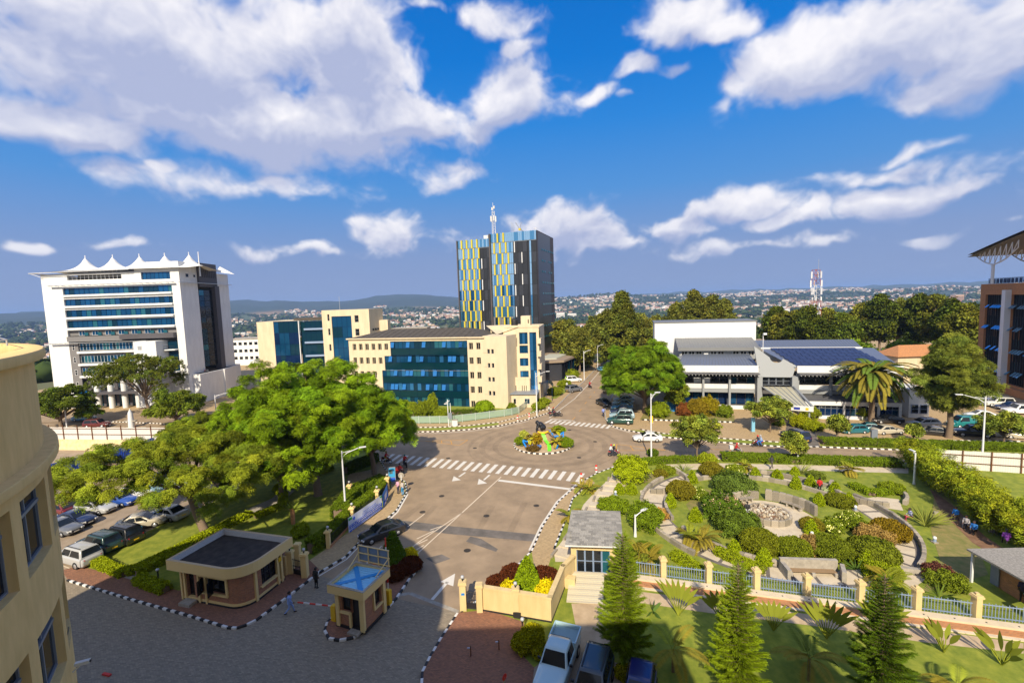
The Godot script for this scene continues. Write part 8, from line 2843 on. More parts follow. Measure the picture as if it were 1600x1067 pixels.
func car_mesh(kind: String) -> Dictionary:
	if shared.has("car_" + kind):
		return shared["car_" + kind]
	var q: Array = CARS[kind]
	var l: float = q[0] / 2.0
	var w: float = q[1]
	var belt: float = q[2]
	var top: float = q[3]
	var yb: float = q[8]
	var hood: float = q[10]
	var out := {}
	var ring := func(x: float,ww: float,y0: float,y1: float) -> PackedVector3Array:
		return PackedVector3Array([V(x,y0,-ww * 0.9),V(x,y0 + 0.14,-ww),V(x,y1 - 0.16,-ww),V(x,y1 - 0.03,-ww * 0.94),V(x,y1 + 0.02,-ww * 0.5),V(x,y1 + 0.03,0),V(x,y1 + 0.02,ww * 0.5),V(x,y1 - 0.03,ww * 0.94),V(x,y1 - 0.16,ww),V(x,y0 + 0.14,ww),V(x,y0,ww * 0.9),V(x,y0,0)])
	var rear: float = belt if kind != "saloon" else belt + 0.04
	var st := [[-l,0.80,yb + 0.22,rear - 0.24],[-l + 0.06,0.92,yb + 0.05,rear - 0.06],[-l + 0.3,0.99,yb,rear],[q[7],1.0,yb,belt],[0.0,1.0,yb,belt],[q[4],1.0,yb,belt],[q[4] + 0.3,0.99,yb,hood + 0.07],[l - 0.45,0.96,yb,hood - 0.02],[l - 0.1,0.86,yb + 0.04,hood - 0.12],[l,0.74,yb + 0.16,hood - 0.28]]
	var g := Geo.new()
	var rings := []
	for s in st:
		rings.append(ring.call(s[0],w * s[1],s[2],s[3]))
	g.loft(rings)
	g.fan(rings[0],true)
	g.fan(rings[-1])
	var wt := w * 0.76
	var cab := []
	for s in [[q[7] - 0.02,belt,w * 0.9],[q[6],top - 0.03,wt],[q[6] + 0.25,top,wt],[q[5] - 0.3,top,wt],[q[5],top - 0.04,wt],[q[4] + 0.02,belt,w * 0.88]]:
		var y: float = s[1]
		cab.append(PackedVector3Array([V(s[0],belt - 0.05,-w * 0.92),V(s[0],y - 0.06 * (y - belt),-s[2]),V(s[0],y,-s[2] * 0.88),V(s[0],y + 0.02,0),V(s[0],y,s[2] * 0.88),V(s[0],y - 0.06 * (y - belt),s[2]),V(s[0],belt - 0.05,w * 0.92)]))
	g.loft(cab,false)
	if kind == "pickup":
		g.box(V(-1.75,belt + 0.12,-w * 0.94),V(1.6,0.3,0.08))
		g.box(V(-1.75,belt + 0.12,w * 0.94),V(1.6,0.3,0.08))
		g.box(V(-2.55,belt + 0.12,0),V(0.08,0.3,w * 1.9))
		g.box(V(-1.02,belt + 0.12,0),V(0.08,0.3,w * 1.9))
	out.body = g.commit()
	var pane := func(a: Vector3,b: Vector3,c: Vector3,d: Vector3,push: Vector3) -> ArrayMesh:
		var p := Geo.new()
		p.quad(a + push,b + push,c + push,d + push)
		return p.commit()
	out.windscreen = pane.call(V(q[4] - 0.06,belt + 0.03,w * 0.8),V(q[4] - 0.06,belt + 0.03,-w * 0.8),V(q[5] + 0.03,top - 0.07,-wt * 0.86),V(q[5] + 0.03,top - 0.07,wt * 0.86),V(0.05,0.03,0))
	out.rear_window = pane.call(V(q[7] + 0.05,belt + 0.06,-w * 0.8),V(q[7] + 0.05,belt + 0.06,w * 0.8),V(q[6] - 0.03,top - 0.08,wt * 0.84),V(q[6] - 0.03,top - 0.08,-wt * 0.84),V(-0.05,0.03,0))
	var xs := [[q[4] - 0.25,q[5] - 0.04,lerpf(q[5],q[6],0.46),lerpf(q[4],q[7],0.44)],[lerpf(q[4],q[7],0.48),lerpf(q[5],q[6],0.5),q[6] + 0.1,q[7] + 0.22]]
	if kind == "van":
		xs = [[1.5,1.0,0.1,0.1]]
	if kind == "pickup":
		xs[1][2] = q[6] + 0.08
	out.side_window = []
	for s in xs:
		for z in [-1.0,1.0]:
			out.side_window.append(pane.call(V(s[0],belt + 0.02,z * w * 0.915),V(s[3],belt + 0.02,z * w * 0.915),V(s[2],top - 0.13,z * (wt + 0.02)),V(s[1],top - 0.13,z * (wt + 0.02)),V(0,0,z * 0.012)))
	var ty := Geo.new()
	var r: float = q[9]
	ty.x = Transform3D(Basis(Vector3.RIGHT,PI / 2),Vector3.ZERO)
	ty.lathe([U(r * 0.6,-0.1),U(r * 0.94,-0.1),U(r,-0.06),U(r,0.06),U(r * 0.94,0.1),U(r * 0.6,0.1)],14)
	out.tyre = ty.commit()
	var ri := Geo.new()
	ri.x = ty.x
	ri.lathe([U(0.01,-0.08),U(r * 0.62,-0.09),U(r * 0.62,0.09),U(0.01,0.08)],10)
	out.rim = ri.commit()
	shared["car_" + kind] = out
	return out

func car(kind: String,label: String,at: Vector3,heading: float,c: Color,y := 0.01) -> Node3D:
	var o := thing("parked_" + kind if kind in ["saloon","suv","hatchback","estate"] else kind,label,{"saloon": "car","hatchback": "car","estate": "car","suv": "car","van": "van","pickup": "pickup"}[kind],V(at.x,y,at.z),deg_to_rad(heading),"cars and vans in the streets and car parks")
	var m := car_mesh(kind)
	var q: Array = CARS[kind]
	var l: float = q[0] / 2.0
	var w: float = q[1]
	var hood: float = q[10]
	obj("body",m.body,paint("paint_" + c.to_html(),c.linear_to_srgb()),o)
	obj("windscreen",m.windscreen,mats.tint,o)
	obj("rear_window",m.rear_window,mats.tint,o)
	for s in m.side_window:
		obj("side_window",s,mats.tint,o)
	for x in [l * 0.62,-l * 0.6]:
		for z in [-1.0,1.0]:
			var t := obj("wheel",m.tyre,mats.rubber,o)
			t.position = V(x,q[9],z * (w - 0.07))
			obj("rim",m.rim,mats.steel,t)
	plain("lens",lin(0.75,0.77,0.78),0.1)
	plain("tail_red",lin(0.45,0.01,0.01),0.2)
	for z in [-1.0,1.0]:
		bx(o,"headlight",mats.lens,V(l - 0.14,hood - 0.26,z * w * 0.68),V(0.24,0.15,0.36),z * -0.35)
		bx(o,"tail_light",mats.tail_red,V(-l + 0.1,q[2] - 0.26,z * w * 0.76),V(0.14,0.22,0.24),z * 0.3)
		bx(o,"mirror",mats.black_paint,V(q[4] - 0.35,q[2] + 0.06,z * (w + 0.08)),V(0.1,0.13,0.18))
	bx(o,"number_plate",mats.yellow_paint,V(-l + 0.0,0.62,0),V(0.03,0.12,0.46))
	bx(o,"number_plate",mats.white_paint,V(l + 0.005,0.42,0),V(0.03,0.11,0.46))
	bx(o,"grille",mats.black_paint,V(l - 0.015,hood - 0.34,0),V(0.05,0.16,w * 0.9))
	if kind in ["suv","estate"]:
		for z in [-1.0,1.0]:
			bx(o,"roof_rail",mats.dark_metal,V((q[5] + q[6]) / 2,q[3] + 0.04,z * w * 0.6),V(1.9,0.04,0.05))
	if kind == "pickup":
		bx(o,"load_bed",plain("bed_liner",lin(0.22,0.33,0.36),0.7),V(-1.78,q[2] + 0.04,0),V(1.45,0.03,w * 1.75))
	return o

func vehicles() -> void:
	var blk := Color(0.012,0.013,0.016)
	var sil := Color(0.42,0.43,0.44)
	var wht := Color(0.74,0.74,0.73)
	var nvy := Color(0.012,0.02,0.06)
	var teal := Color(0.01,0.11,0.13)
	var gold := Color(0.45,0.41,0.32)
	var gry := Color(0.13,0.14,0.16)
	var blu := Color(0.02,0.07,0.32)
	var lst := [
		["saloon",V(-13.63,0,-43.66),-142.0,blk,"black saloon driving in beside the long banner"],
		["saloon",V(21.25,0,-71.34),172.0,wht,"white saloon passing the roundabout on the right"],
		["pickup",V(2.17,0,-26.26),-112.0,Color(0.42,0.58,0.62),"pale blue double-cab pickup parked below the steps"],
		["suv",V(3.99,0,-24.46),-112.0,Color(0.02,0.035,0.05),"dark blue-black car beside the pale blue pickup"],
		["hatchback",V(6.61,0,-24.02),-112.0,Color(0.008,0.012,0.10),"deep blue car cut by the bottom edge, right of the dark one"],
		["suv",V(-41.32,0,-40.78),160.0,sil,"silver estate car with roof rails at the end of the row by the round tower"],
		["suv",V(-41.26,0,-42.99),160.0,Color(0.02,0.05,0.055),"dark teal off-roader second in the row beside the car park lawn"],
		["suv",V(-40.4,0,-44.5),160.0,blk,"black off-roader third in the row beside the car park lawn"],
		["saloon",V(-40.79,0,-47.56),20.0,gold,"champagne saloon under the leaning tree, half hidden by leaves"],
		["saloon",V(-39.29,0,-49.36),165.0,sil,"pale silver saloon with red tail lamps on the car park lawn edge"],
		["saloon",V(-49.18,0,-48.85),-15.0,nvy,"dark saloon nose to the lane in the left car park row"],
		["saloon",V(-48.85,0,-46.86),-15.0,gry,"dark grey saloon half hidden by the round tower wall"],
		["saloon",V(-53.43,0,-52.44),165.0,nvy,"dark navy saloon in the second row by the round tower"],
		["hatchback",V(-53.7,0,-51.47),165.0,Color(0.14,0.015,0.015),"maroon car just showing past the round tower"],
		["estate",V(-49.52,0,-51.66),-10.0,sil,"silver car under the left tip of the leaning tree"],
		["saloon",V(-48.49,0,-53.62),-10.0,blu,"bright blue car seen through the leaning tree"],
		["hatchback",V(-47.92,0,-55.39),-10.0,wht,"white car seen through the leaning tree, left of the light blue one"],
		["saloon",V(-46.97,0,-56.85),-10.0,Color(0.25,0.42,0.5),"light blue car seen through the leaning tree"],
		["estate",V(-41.85,0,-56.84),-10.0,wht,"white estate car behind the leaning tree trunk"],
		["hatchback",V(-41.56,0,-60.17),-10.0,blu,"blue hatchback behind the leaning tree crown"],
		["saloon",V(-47.89,0,-60.7),-10.0,blu,"blue saloon at the back of the left car park"],
		["suv",V(-42.87,0,-64.3),-10.0,sil,"silver off-roader far back in the left car park"],
		["saloon",V(57.55,0,-72.53),155.0,teal,"dark green car behind the teal hatchback by the palm"],
		["hatchback",V(54.68,0,-71.77),180.0,Color(0.015,0.13,0.17),"teal hatchback parked nearest the palm trunk"],
		["saloon",V(59.52,0,-70.86),0.0,gold,"champagne saloon parked right of the palm trunk"],
		["estate",V(67.6,0,-73.59),175.0,sil,"silver estate car behind the black saloon at the hedge"],
		["saloon",V(64,0,-76.42),170.0,blk,"black car in the shade beside the palm trunk"],
		["saloon",V(65.4,0,-69.5),150.0,blk,"black saloon with its tail to the road behind the hedge"],
		["van",V(73.94,0,-72.83),172.0,Color(0.01,0.17,0.18),"teal delivery van beside the feathery tree trunk"],
		["suv",V(70.37,0,-68.26),155.0,blk,"black off-roader in front of the teal delivery van"],
		["saloon",V(73.92,0,-67.53),150.0,sil,"silver saloon behind the round roadside tree"],
		["saloon",V(75.81,0,-66.35),150.0,gold,"pale saloon at the right edge with its tail to the hedge"],
		["saloon",V(80.8,0,-77.25),160.0,wht,"white hatchback in the middle of the right-hand car park"],
		["suv",V(94.68,0,-89.98),170.0,wht,"white off-roader in the back row of the right-hand car park"],
		["suv",V(91.96,0,-84.79),165.0,Color(0.6,0.6,0.57),"pale off-roader in the second row of the right-hand car park"],
		["saloon",V(91.64,0,-82.27),165.0,nvy,"navy saloon beside the pale off-roader"],
		["suv",V(89.84,0,-79.17),165.0,wht,"white off-roader at the right edge of the car park"],
		["hatchback",V(90.38,0,-86.08),165.0,Color(0.2,0.22,0.36),"lilac-grey hatchback in the second row of the right-hand car park"],
		["suv",V(43.68,0,-69.23),100.0,nvy,"dark blue car standing in the entrance drive"],
		["saloon",V(19.39,0,-96.41),-70.0,blk,"black saloon at the kerb of the far street"],
		["pickup",V(23.35,0,-111.14),70.0,gold,"cream pickup driving up the far street"],
		["saloon",V(28.13,0,-142.09),-75.0,Color(0.1,0.3,0.5),"light blue car far up the street under the trees"],
		["suv",V(15.14,0,-112.52),35.0,gry,"dark grey car parked on the bay of the far street"],
		["suv",V(16.81,0,-125.87),10.0,wht,"white car on the forecourt of the black annex"],
		["suv",V(19.27,0,-81.53),168.0,Color(0.01,0.06,0.05),"dark green car nearest the corner in the side row"],
		["suv",V(20.47,0,-85.02),168.0,Color(0.25,0.36,0.42),"second car of the side row, pale blue"],
		["saloon",V(21.16,0,-88.37),168.0,nvy,"third car of the side row, navy"],
		["saloon",V(22.17,0,-91.96),168.0,Color(0.03,0.18,0.34),"fourth car of the side row, bright blue"],
		["saloon",V(23.11,0,-95.27),168.0,Color(0.2,0.3,0.33),"fifth car of the side row, pale teal"],
		["saloon",V(24.26,0,-98.8),168.0,Color(0.35,0.45,0.5),"sixth car of the side row, under the huge domed tree"],
		["suv",V(-85.96,0,-92.07),5.0,Color(0.10,0.012,0.012),"dark red off-roader on the road behind the pale hoarding"],
		["saloon",V(-95.02,0,-98.8),0.0,Color(0.1,0.3,0.5),"light blue car at the foot of the white hotel"],
	]
	for q in lst:
		car(q[0],q[4],q[1],q[2],q[3],0.13 if q[1].z > -30.0 or (q[1].x > 18 and q[1].z < -73) else 0.02)

func motorbike(label: String,at: Vector3,heading: float,c: Color,riders: Array,box := false) -> void:
	var o := thing("motorbike",label,"motorbike",V(at.x,0.01,at.z),deg_to_rad(heading),"motorbikes on the road")
	if not shared.has("bike"):
		var f := Geo.new()
		f.tube([V(0.62,0.32,0),V(0.42,0.8,0),V(0.36,1.0,0)],[0.04,0.045,0.03],6)
		f.tube([V(-0.6,0.32,0),V(-0.1,0.42,0),V(0.3,0.5,0),V(0.42,0.8,0)],[0.04,0.05,0.05,0.04],6)
		f.box(V(0.05,0.42,0),V(0.42,0.32,0.26))
		f.bar(V(0.34,1.02,-0.34),V(0.34,1.02,0.34),0.02)
		f.bar(V(-0.75,0.36,0.16),V(0.1,0.3,0.16),0.05)
		var t := Geo.new()
		t.tube([V(-0.05,0.78,0),V(0.15,0.84,0),V(0.36,0.8,0)],[0.1,0.16,0.1],8)
		t.tube([V(-0.9,0.74,0),V(-0.55,0.66,0)],[0.04,0.1],6)
		t.tube([V(0.9,0.42,0),V(0.62,0.66,0),V(0.42,0.62,0)],[0.03,0.06,0.04],6)
		var s := Geo.new()
		s.tube([V(-0.8,0.84,0),V(-0.4,0.8,0),V(-0.02,0.78,0)],[0.08,0.13,0.09],8)
		var w := Geo.new()
		var rings := []
		for i in 19:
			var a := TAU * i / 18.0
			var rg := PackedVector3Array()
			for j in 6:
				var b := TAU * j / 6.0
				rg.append(V(cos(a) * (0.28 + cos(b) * 0.05),sin(a) * (0.28 + cos(b) * 0.05),-sin(b) * 0.05))
			rings.append(rg)
		w.loft(rings)
		for i in 5:
			w.bar(Vector3.ZERO,V(cos(TAU * i / 5) * 0.27,sin(TAU * i / 5) * 0.27,0),0.015,4)
		shared["bike"] = [f.commit(),t.commit(),s.commit(),w.commit()]
	var m: Array = shared["bike"]
	obj("frame",m[0],mats.dark_metal,o)
	obj("tank_and_fenders",m[1],paint("paint_" + c.to_html(),c.linear_to_srgb()),o)
	obj("seat",m[2],mats.rubber,o)
	for x in [0.64,-0.62]:
		obj("wheel",m[3],mats.rubber,o).position = V(x,0.33,0)
	bx(o,"headlight",mats.lens,V(0.5,0.9,0),V(0.1,0.14,0.14))
	bx(o,"tail_light",mats.tail_red,V(-0.9,0.72,0),V(0.05,0.06,0.1))
	if box:
		bx(o,"delivery_box",mats.white_paint,V(-0.82,1.16,0),V(0.5,0.5,0.5))
	for i in riders.size():
		var r: Array = riders[i]
		var p := o.transform * V(-0.18 - i * 0.42,0.0,0)
		person(r[0],p,deg_to_rad(heading),"ride" if i == 0 else "pillion",r[1],r[2],r[3])
func hand_geo() -> Geo:
	if not shared.has("hand"):
		var g := Geo.new()
		var k := Color(0.10,0.05,0.03)
		var b := [[Vector3.ZERO,V(0,-0.075,0),0.026,0.032,k]]
		for i in 4:
			var x := (i - 1.5) * 0.019
			var l: float = [0.062,0.075,0.07,0.055][i]
			b.append([V(x,-0.085,0),V(x * 1.1,-0.085 - l * 0.55,0.008),0.0095,0.009,k])
			b.append([V(x * 1.1,-0.085 - l * 0.55,0.008),V(x * 1.1,-0.08 - l,0.03),0.009,0.007,k])
		b.append([V(0.025,-0.03,0),V(0.052,-0.07,0.02),0.013,0.011,k])
		b.append([V(0.052,-0.07,0.02),V(0.05,-0.1,0.035),0.011,0.008,k])
		blend_mesh(g,b,0.008,0.006)
		shared["hand"] = g
	return shared["hand"]

func put(g: Geo,part: Geo,xf: Transform3D) -> void:
	for i in part.v.size():
		g.v.append(xf * part.v[i])
		g.n.append((xf.basis * part.n[i]).normalized())
		g.c.append(part.c[i])

func person(label: String,at: Vector3,yaw: float,pose: String,shirt: Color,legs: Color,hair: Color,y := 0.0) -> void:
	var sk := Color(0.085,0.042,0.025)
	var sh := Color(0.03,0.025,0.022)
	var hip := V(0,0.93,0)
	var chest := V(0.02,1.28,0)
	var neck := V(0.02,1.46,0)
	var kn := [V(0.04,0.5,-0.1),V(0.04,0.5,0.1)]
	var ft := [V(-0.02,0.08,-0.11),V(-0.02,0.08,0.11)]
	var el := [V(-0.04,1.14,-0.24),V(-0.04,1.14,0.24)]
	var wr := [V(0.06,0.9,-0.25),V(0.06,0.9,0.25)]
	if pose == "walk":
		kn = [V(0.2,0.52,-0.09),V(-0.02,0.5,0.09)]
		ft = [V(0.3,0.09,-0.1),V(-0.34,0.16,0.1)]
		el = [V(-0.14,1.16,-0.24),V(0.08,1.15,0.24)]
		wr = [V(-0.16,0.92,-0.24),V(0.27,0.99,0.22)]
	elif pose == "sit":
		hip = V(0,0.56,0)
		chest = V(0.06,0.9,0)
		neck = V(0.1,1.08,0)
		kn = [V(0.44,0.55,-0.13),V(0.44,0.55,0.13)]
		ft = [V(0.46,0.08,-0.13),V(0.4,0.08,0.13)]
		el = [V(0.12,0.76,-0.24),V(0.12,0.76,0.24)]
		wr = [V(0.36,0.66,-0.14),V(0.36,0.66,0.14)]
	elif pose == "ride" or pose == "pillion":
		hip = V(0,0.95,0)
		chest = V(0.1,1.27,0)
		neck = V(0.16,1.46,0)
		kn = [V(0.36,0.8,-0.22),V(0.36,0.8,0.22)]
		ft = [V(0.14,0.38,-0.24),V(0.14,0.38,0.24)]
		el = [V(0.3,1.12,-0.28),V(0.3,1.12,0.28)]
		wr = [V(0.5,1.06,-0.3),V(0.5,1.06,0.3)] if pose == "ride" else [V(0.42,1.02,-0.16),V(0.42,1.02,0.16)]
	var b := [[hip,chest,0.145,0.16,shirt],[chest,chest.lerp(neck,0.7),0.155,0.1,shirt],[hip + V(0,-0.02,-0.07),hip + V(0,-0.02,0.07),0.13,0.13,legs],[chest.lerp(neck,0.8),neck + V(0.015,0.08,0),0.058,0.055,sk]]
	for i in 2:
		var s := -1.0 if i == 0 else 1.0
		var shd := chest.lerp(neck,0.62) + V(0,0,s * 0.185)
		b.append([chest.lerp(neck,0.5),shd,0.08,0.07,shirt])
		b.append([shd,el[i],0.062,0.048,shirt])
		b.append([el[i],wr[i],0.046,0.033,shirt if pose != "stand" else sk])
		b.append([hip + V(0,-0.04,s * 0.09),kn[i],0.092,0.062,legs])
		b.append([kn[i],ft[i],0.062,0.042,legs])
		b.append([ft[i] + V(-0.03,-0.03,0),ft[i] + V(0.15,-0.045,0),0.042,0.036,sh])
	var g := Geo.new()
	blend_mesh(g,b,0.034,0.022)
	for i in 2:
		var d: Vector3 = (wr[i] - el[i]).normalized()
		var z := V(1,0,0)
		if absf(d.x) > 0.8:
			z = V(0,-1,0)
		var x := (-d).cross(z).normalized()
		put(g,hand_geo(),Transform3D(Basis(x,-d,x.cross(-d)),wr[i]))
	var hg := Geo.new()
	var c := neck + V(0.03,0.19,0)
	var hd := [[c + V(-0.02,0.02,0),c + V(0.02,0.02,0),0.094,0.09,sk],[c + V(0.04,-0.06,0),c + V(0.05,-0.07,0),0.055,0.045,sk],[c + V(0.1,0.0,0),c + V(0.115,-0.025,0),0.012,0.016,sk],[c + V(0.088,-0.065,-0.02),c + V(0.088,-0.065,0.02),0.012,0.012,Color(0.11,0.035,0.03)]]
	for s in [-1.0,1.0]:
		hd.append([c + V(0.0,-0.01,s * 0.095),c + V(0,0.02,s * 0.097),0.016,0.016,sk])
		hd.append([c + V(0.09,0.015,s * 0.034),c + V(0.093,0.015,s * 0.034),0.012,0.012,Color(0.3,0.28,0.26)])
	var hr := 0.1 if pose != "ride" and pose != "pillion" else 0.125
	hd.append([c + V(-0.045,0.035,0),c + V(0.005,0.06,0),hr,hr - 0.012,hair])
	blend_mesh(hg,hd,0.017,0.01)
	put(g,hg,Transform3D())
	var o := obj("person",g,skin_mat())
	o.position = V(at.x,y,at.z)
	o.rotation.y = yaw
	tag(o,label,"person")

func people() -> void:
	var wh := Color(0.62,0.63,0.66)
	var bk := Color(0.012,0.012,0.015)
	var dk := Color(0.03,0.035,0.06)
	var rd := Color(0.42,0.015,0.015)
	var bl := Color(0.03,0.14,0.5)
	var hr := Color(0.012,0.01,0.01)
	var lst := [
		[V(-17.51,0,-32.61),0.3,"walk",Color(0.22,0.32,0.62),Color(0.22,0.32,0.62),"person in pale blue patterned suit walking past the guard house",0.0],
		[V(-16.82,0,-35.67),1.2,"stand",bk,bk,"person in black uniform standing at the lowered boom",0.0],
		[V(-14.51,0,-53.72),1.0,"stand",Color(0.55,0.30,0.42),dk,"person in pink shirt and dark trousers at the pavement corner",0.13],
		[V(-13.83,0,-53.3),2.6,"stand",Color(0.5,0.45,0.4),Color(0.05,0.28,0.55),"person in cream top and bright blue skirt at the pavement corner",0.13],
		[V(17.31,0,-86.88),1.2,"walk",Color(0.2,0.26,0.6),dk,"person in violet-blue shirt walking by the side row of cars",0.13],
		[V(13.82,0,-116.1),0.4,"walk",wh,dk,"person in white shirt walking on the pavement by the annex",0.13],
		[V(7,0,-90.27),0.0,"stand",wh,dk,"person in white shirt beside the parked motorbike",0.13],
		[V(14.59,0,-125.28),-0.5,"stand",Color(0.4,0.75,0.05),bk,"person in yellow-green vest at the corner of the black annex",0.13],
		[V(17.16,0,-131.1),-0.5,"stand",Color(0.4,0.75,0.05),bk,"person in yellow-green vest further along the black annex",0.13],
		[V(33.38,0,-57.68),0.3,"walk",Color(0.05,0.05,0.05),Color(0.08,0.07,0.06),"person in dark clothes walking on the far garden pavement",0.14],
		[V(23.47,0,-44.7),1.3,"stand",Color(0.02,0.02,0.025),wh,"person in black top and white trousers beside the boulder basin",0.14],
		[V(34.49,0,-50.05),1.0,"stand",rd,bk,"person in red top between the small lime cones",0.14],
		[V(38.83,0,-43.1),2.8,"sit",Color(0.4,0.42,0.62),Color(0.4,0.05,0.1),"person in white and red sitting on the wall by the flax plant",0.06],
		[V(43.4,0,-43.18),3.4,"sit",Color(0.02,0.2,0.62),Color(0.3,0.23,0.12),"person in bright blue shirt and khaki trousers on the bench",0.02],
		[V(42.68,0,-41.45),3.5,"sit",Color(0.35,0.33,0.36),dk,"person in grey patterned shirt in the middle of the bench",0.02],
		[V(42.35,0,-40.4),3.5,"sit",Color(0.02,0.16,0.5),bk,"person in blue shirt and black trousers at the far end of the bench",0.02],
		[V(36.28,0,-31.01),0.5,"stand",Color(0.02,0.015,0.05),bk,"person in dark clothes at the pavilion window",0.13],
		[V(41.6,0,-37.02),1.0,"sit",Color(0.12,0.02,0.22),bk,"person in purple top sitting behind the pavilion roof",0.9],
	]
	for q in lst:
		person(q[5],q[0],q[1],q[2],q[3],q[4],hr,q[6])
	var redp := Color(0.4,0.012,0.02)
	motorbike("red motorbike with two riders just past the roundabout",V(14.4,0,-64.73),-8.0,redp,[["rider in dark clothes and yellow helmet on the red roundabout motorbike",bk,dk,Color(0.55,0.55,0.05)],["passenger in white shirt and red helmet on the roundabout motorbike",wh,dk,Color(0.5,0.02,0.02)]])
	motorbike("white delivery motorbike with a white box on the right-hand road",V(31.78,0,-63.57),-5.0,Color(0.5,0.5,0.5),[["delivery rider in red jacket and red helmet",rd,dk,Color(0.5,0.02,0.02)]],true)
	motorbike("red motorbike with two riders heading left on the right-hand road",V(36.5,0,-66.83),178.0,redp,[["rider in dark jacket and red helmet heading left",dk,bl,Color(0.5,0.02,0.02)],["passenger in pale blue shirt and white helmet heading left",Color(0.3,0.4,0.6),bl,Color(0.4,0.4,0.42)]])
	motorbike("red motorbike half hidden by the pale roadside tree",V(26.88,0,-68.15),-10.0,redp,[["rider in red and yellow behind the pale roadside tree",rd,dk,Color(0.5,0.3,0.02)]])
	motorbike("dark motorbike crossing the zebra bars in the tree shade",V(-15.88,0,-63.36),-60.0,bk,[["rider in red jacket and teal helmet on the zebra crossing",rd,dk,Color(0.01,0.15,0.14)]])
	motorbike("red motorbike waiting at the kerb nearest the blue kiosk",V(-15.76,0,-58.42),60.0,redp,[["rider in red vest waiting behind the blue kiosk",rd,dk,Color(0.3,0.02,0.02)]])
	motorbike("red motorbike waiting beside the blue kiosk, farther from the camera",V(-15.74,0,-59.75),70.0,redp,[["rider in red jacket at the kerb, farther of the two waiting",rd,bk,Color(0.02,0.02,0.03)]])
	motorbike("motorbike at the left end of the zebra crossing under the tree",V(-18.97,0,-64.94),-20.0,redp,[["rider in red and yellow at the left end of the zebra crossing",rd,Color(0.5,0.35,0.02),Color(0.3,0.02,0.02)]])
	motorbike("red motorbike coming down the far street",V(19.9,0,-116.78),-70.0,redp,[["rider in red top on the far street",rd,bk,bk]])
	motorbike("dark red motorbike standing at the street corner by the white lamp post",V(7.8,0,-89.13),15.0,redp,[["rider in dark clothes on the motorbike at the street corner",bk,dk,Color(0.4,0.02,0.02)]])
	motorbike("dark motorbike parked at the street corner, right of the ridden one",V(8.63,0,-88.51),10.0,bk,[])
func lamp_post(label: String,at: Vector3,h: float,arm: float,dirv: float,dbl := false) -> void:
	var o := thing("street_lamp",label,"street lamp",at + V(0,0.1,0),0.0,"street lamps along the roads")
	var g := Geo.new()
	g.tube([Vector3.ZERO,V(0,0.5,0),V(0,h,0)],[0.16,0.12,0.075],8)
	obj("pole",g,mats.pole_white,o)
	for k in (2 if dbl else 1):
		var d := V(cos(dirv + k * PI),0,-sin(dirv + k * PI))
		var a := Geo.new()
		a.tube([V(0,h * 0.9,0),d * arm * 0.25 + V(0,h * 0.96,0),d * arm * 0.8 + V(0,h + 0.1,0)],[0.05,0.05,0.045],6)
		a.tube([V(0,h * 0.97,0),d * arm * 0.4 + V(0,h * 0.99,0)],[0.03,0.03],5)
		obj("arm",a,mats.pole_white,o)
		bx(o,"lamp_head",mats.pole_white,d * arm + V(0,h + 0.14,0),V(0.75,0.1,0.26),dirv + k * PI)

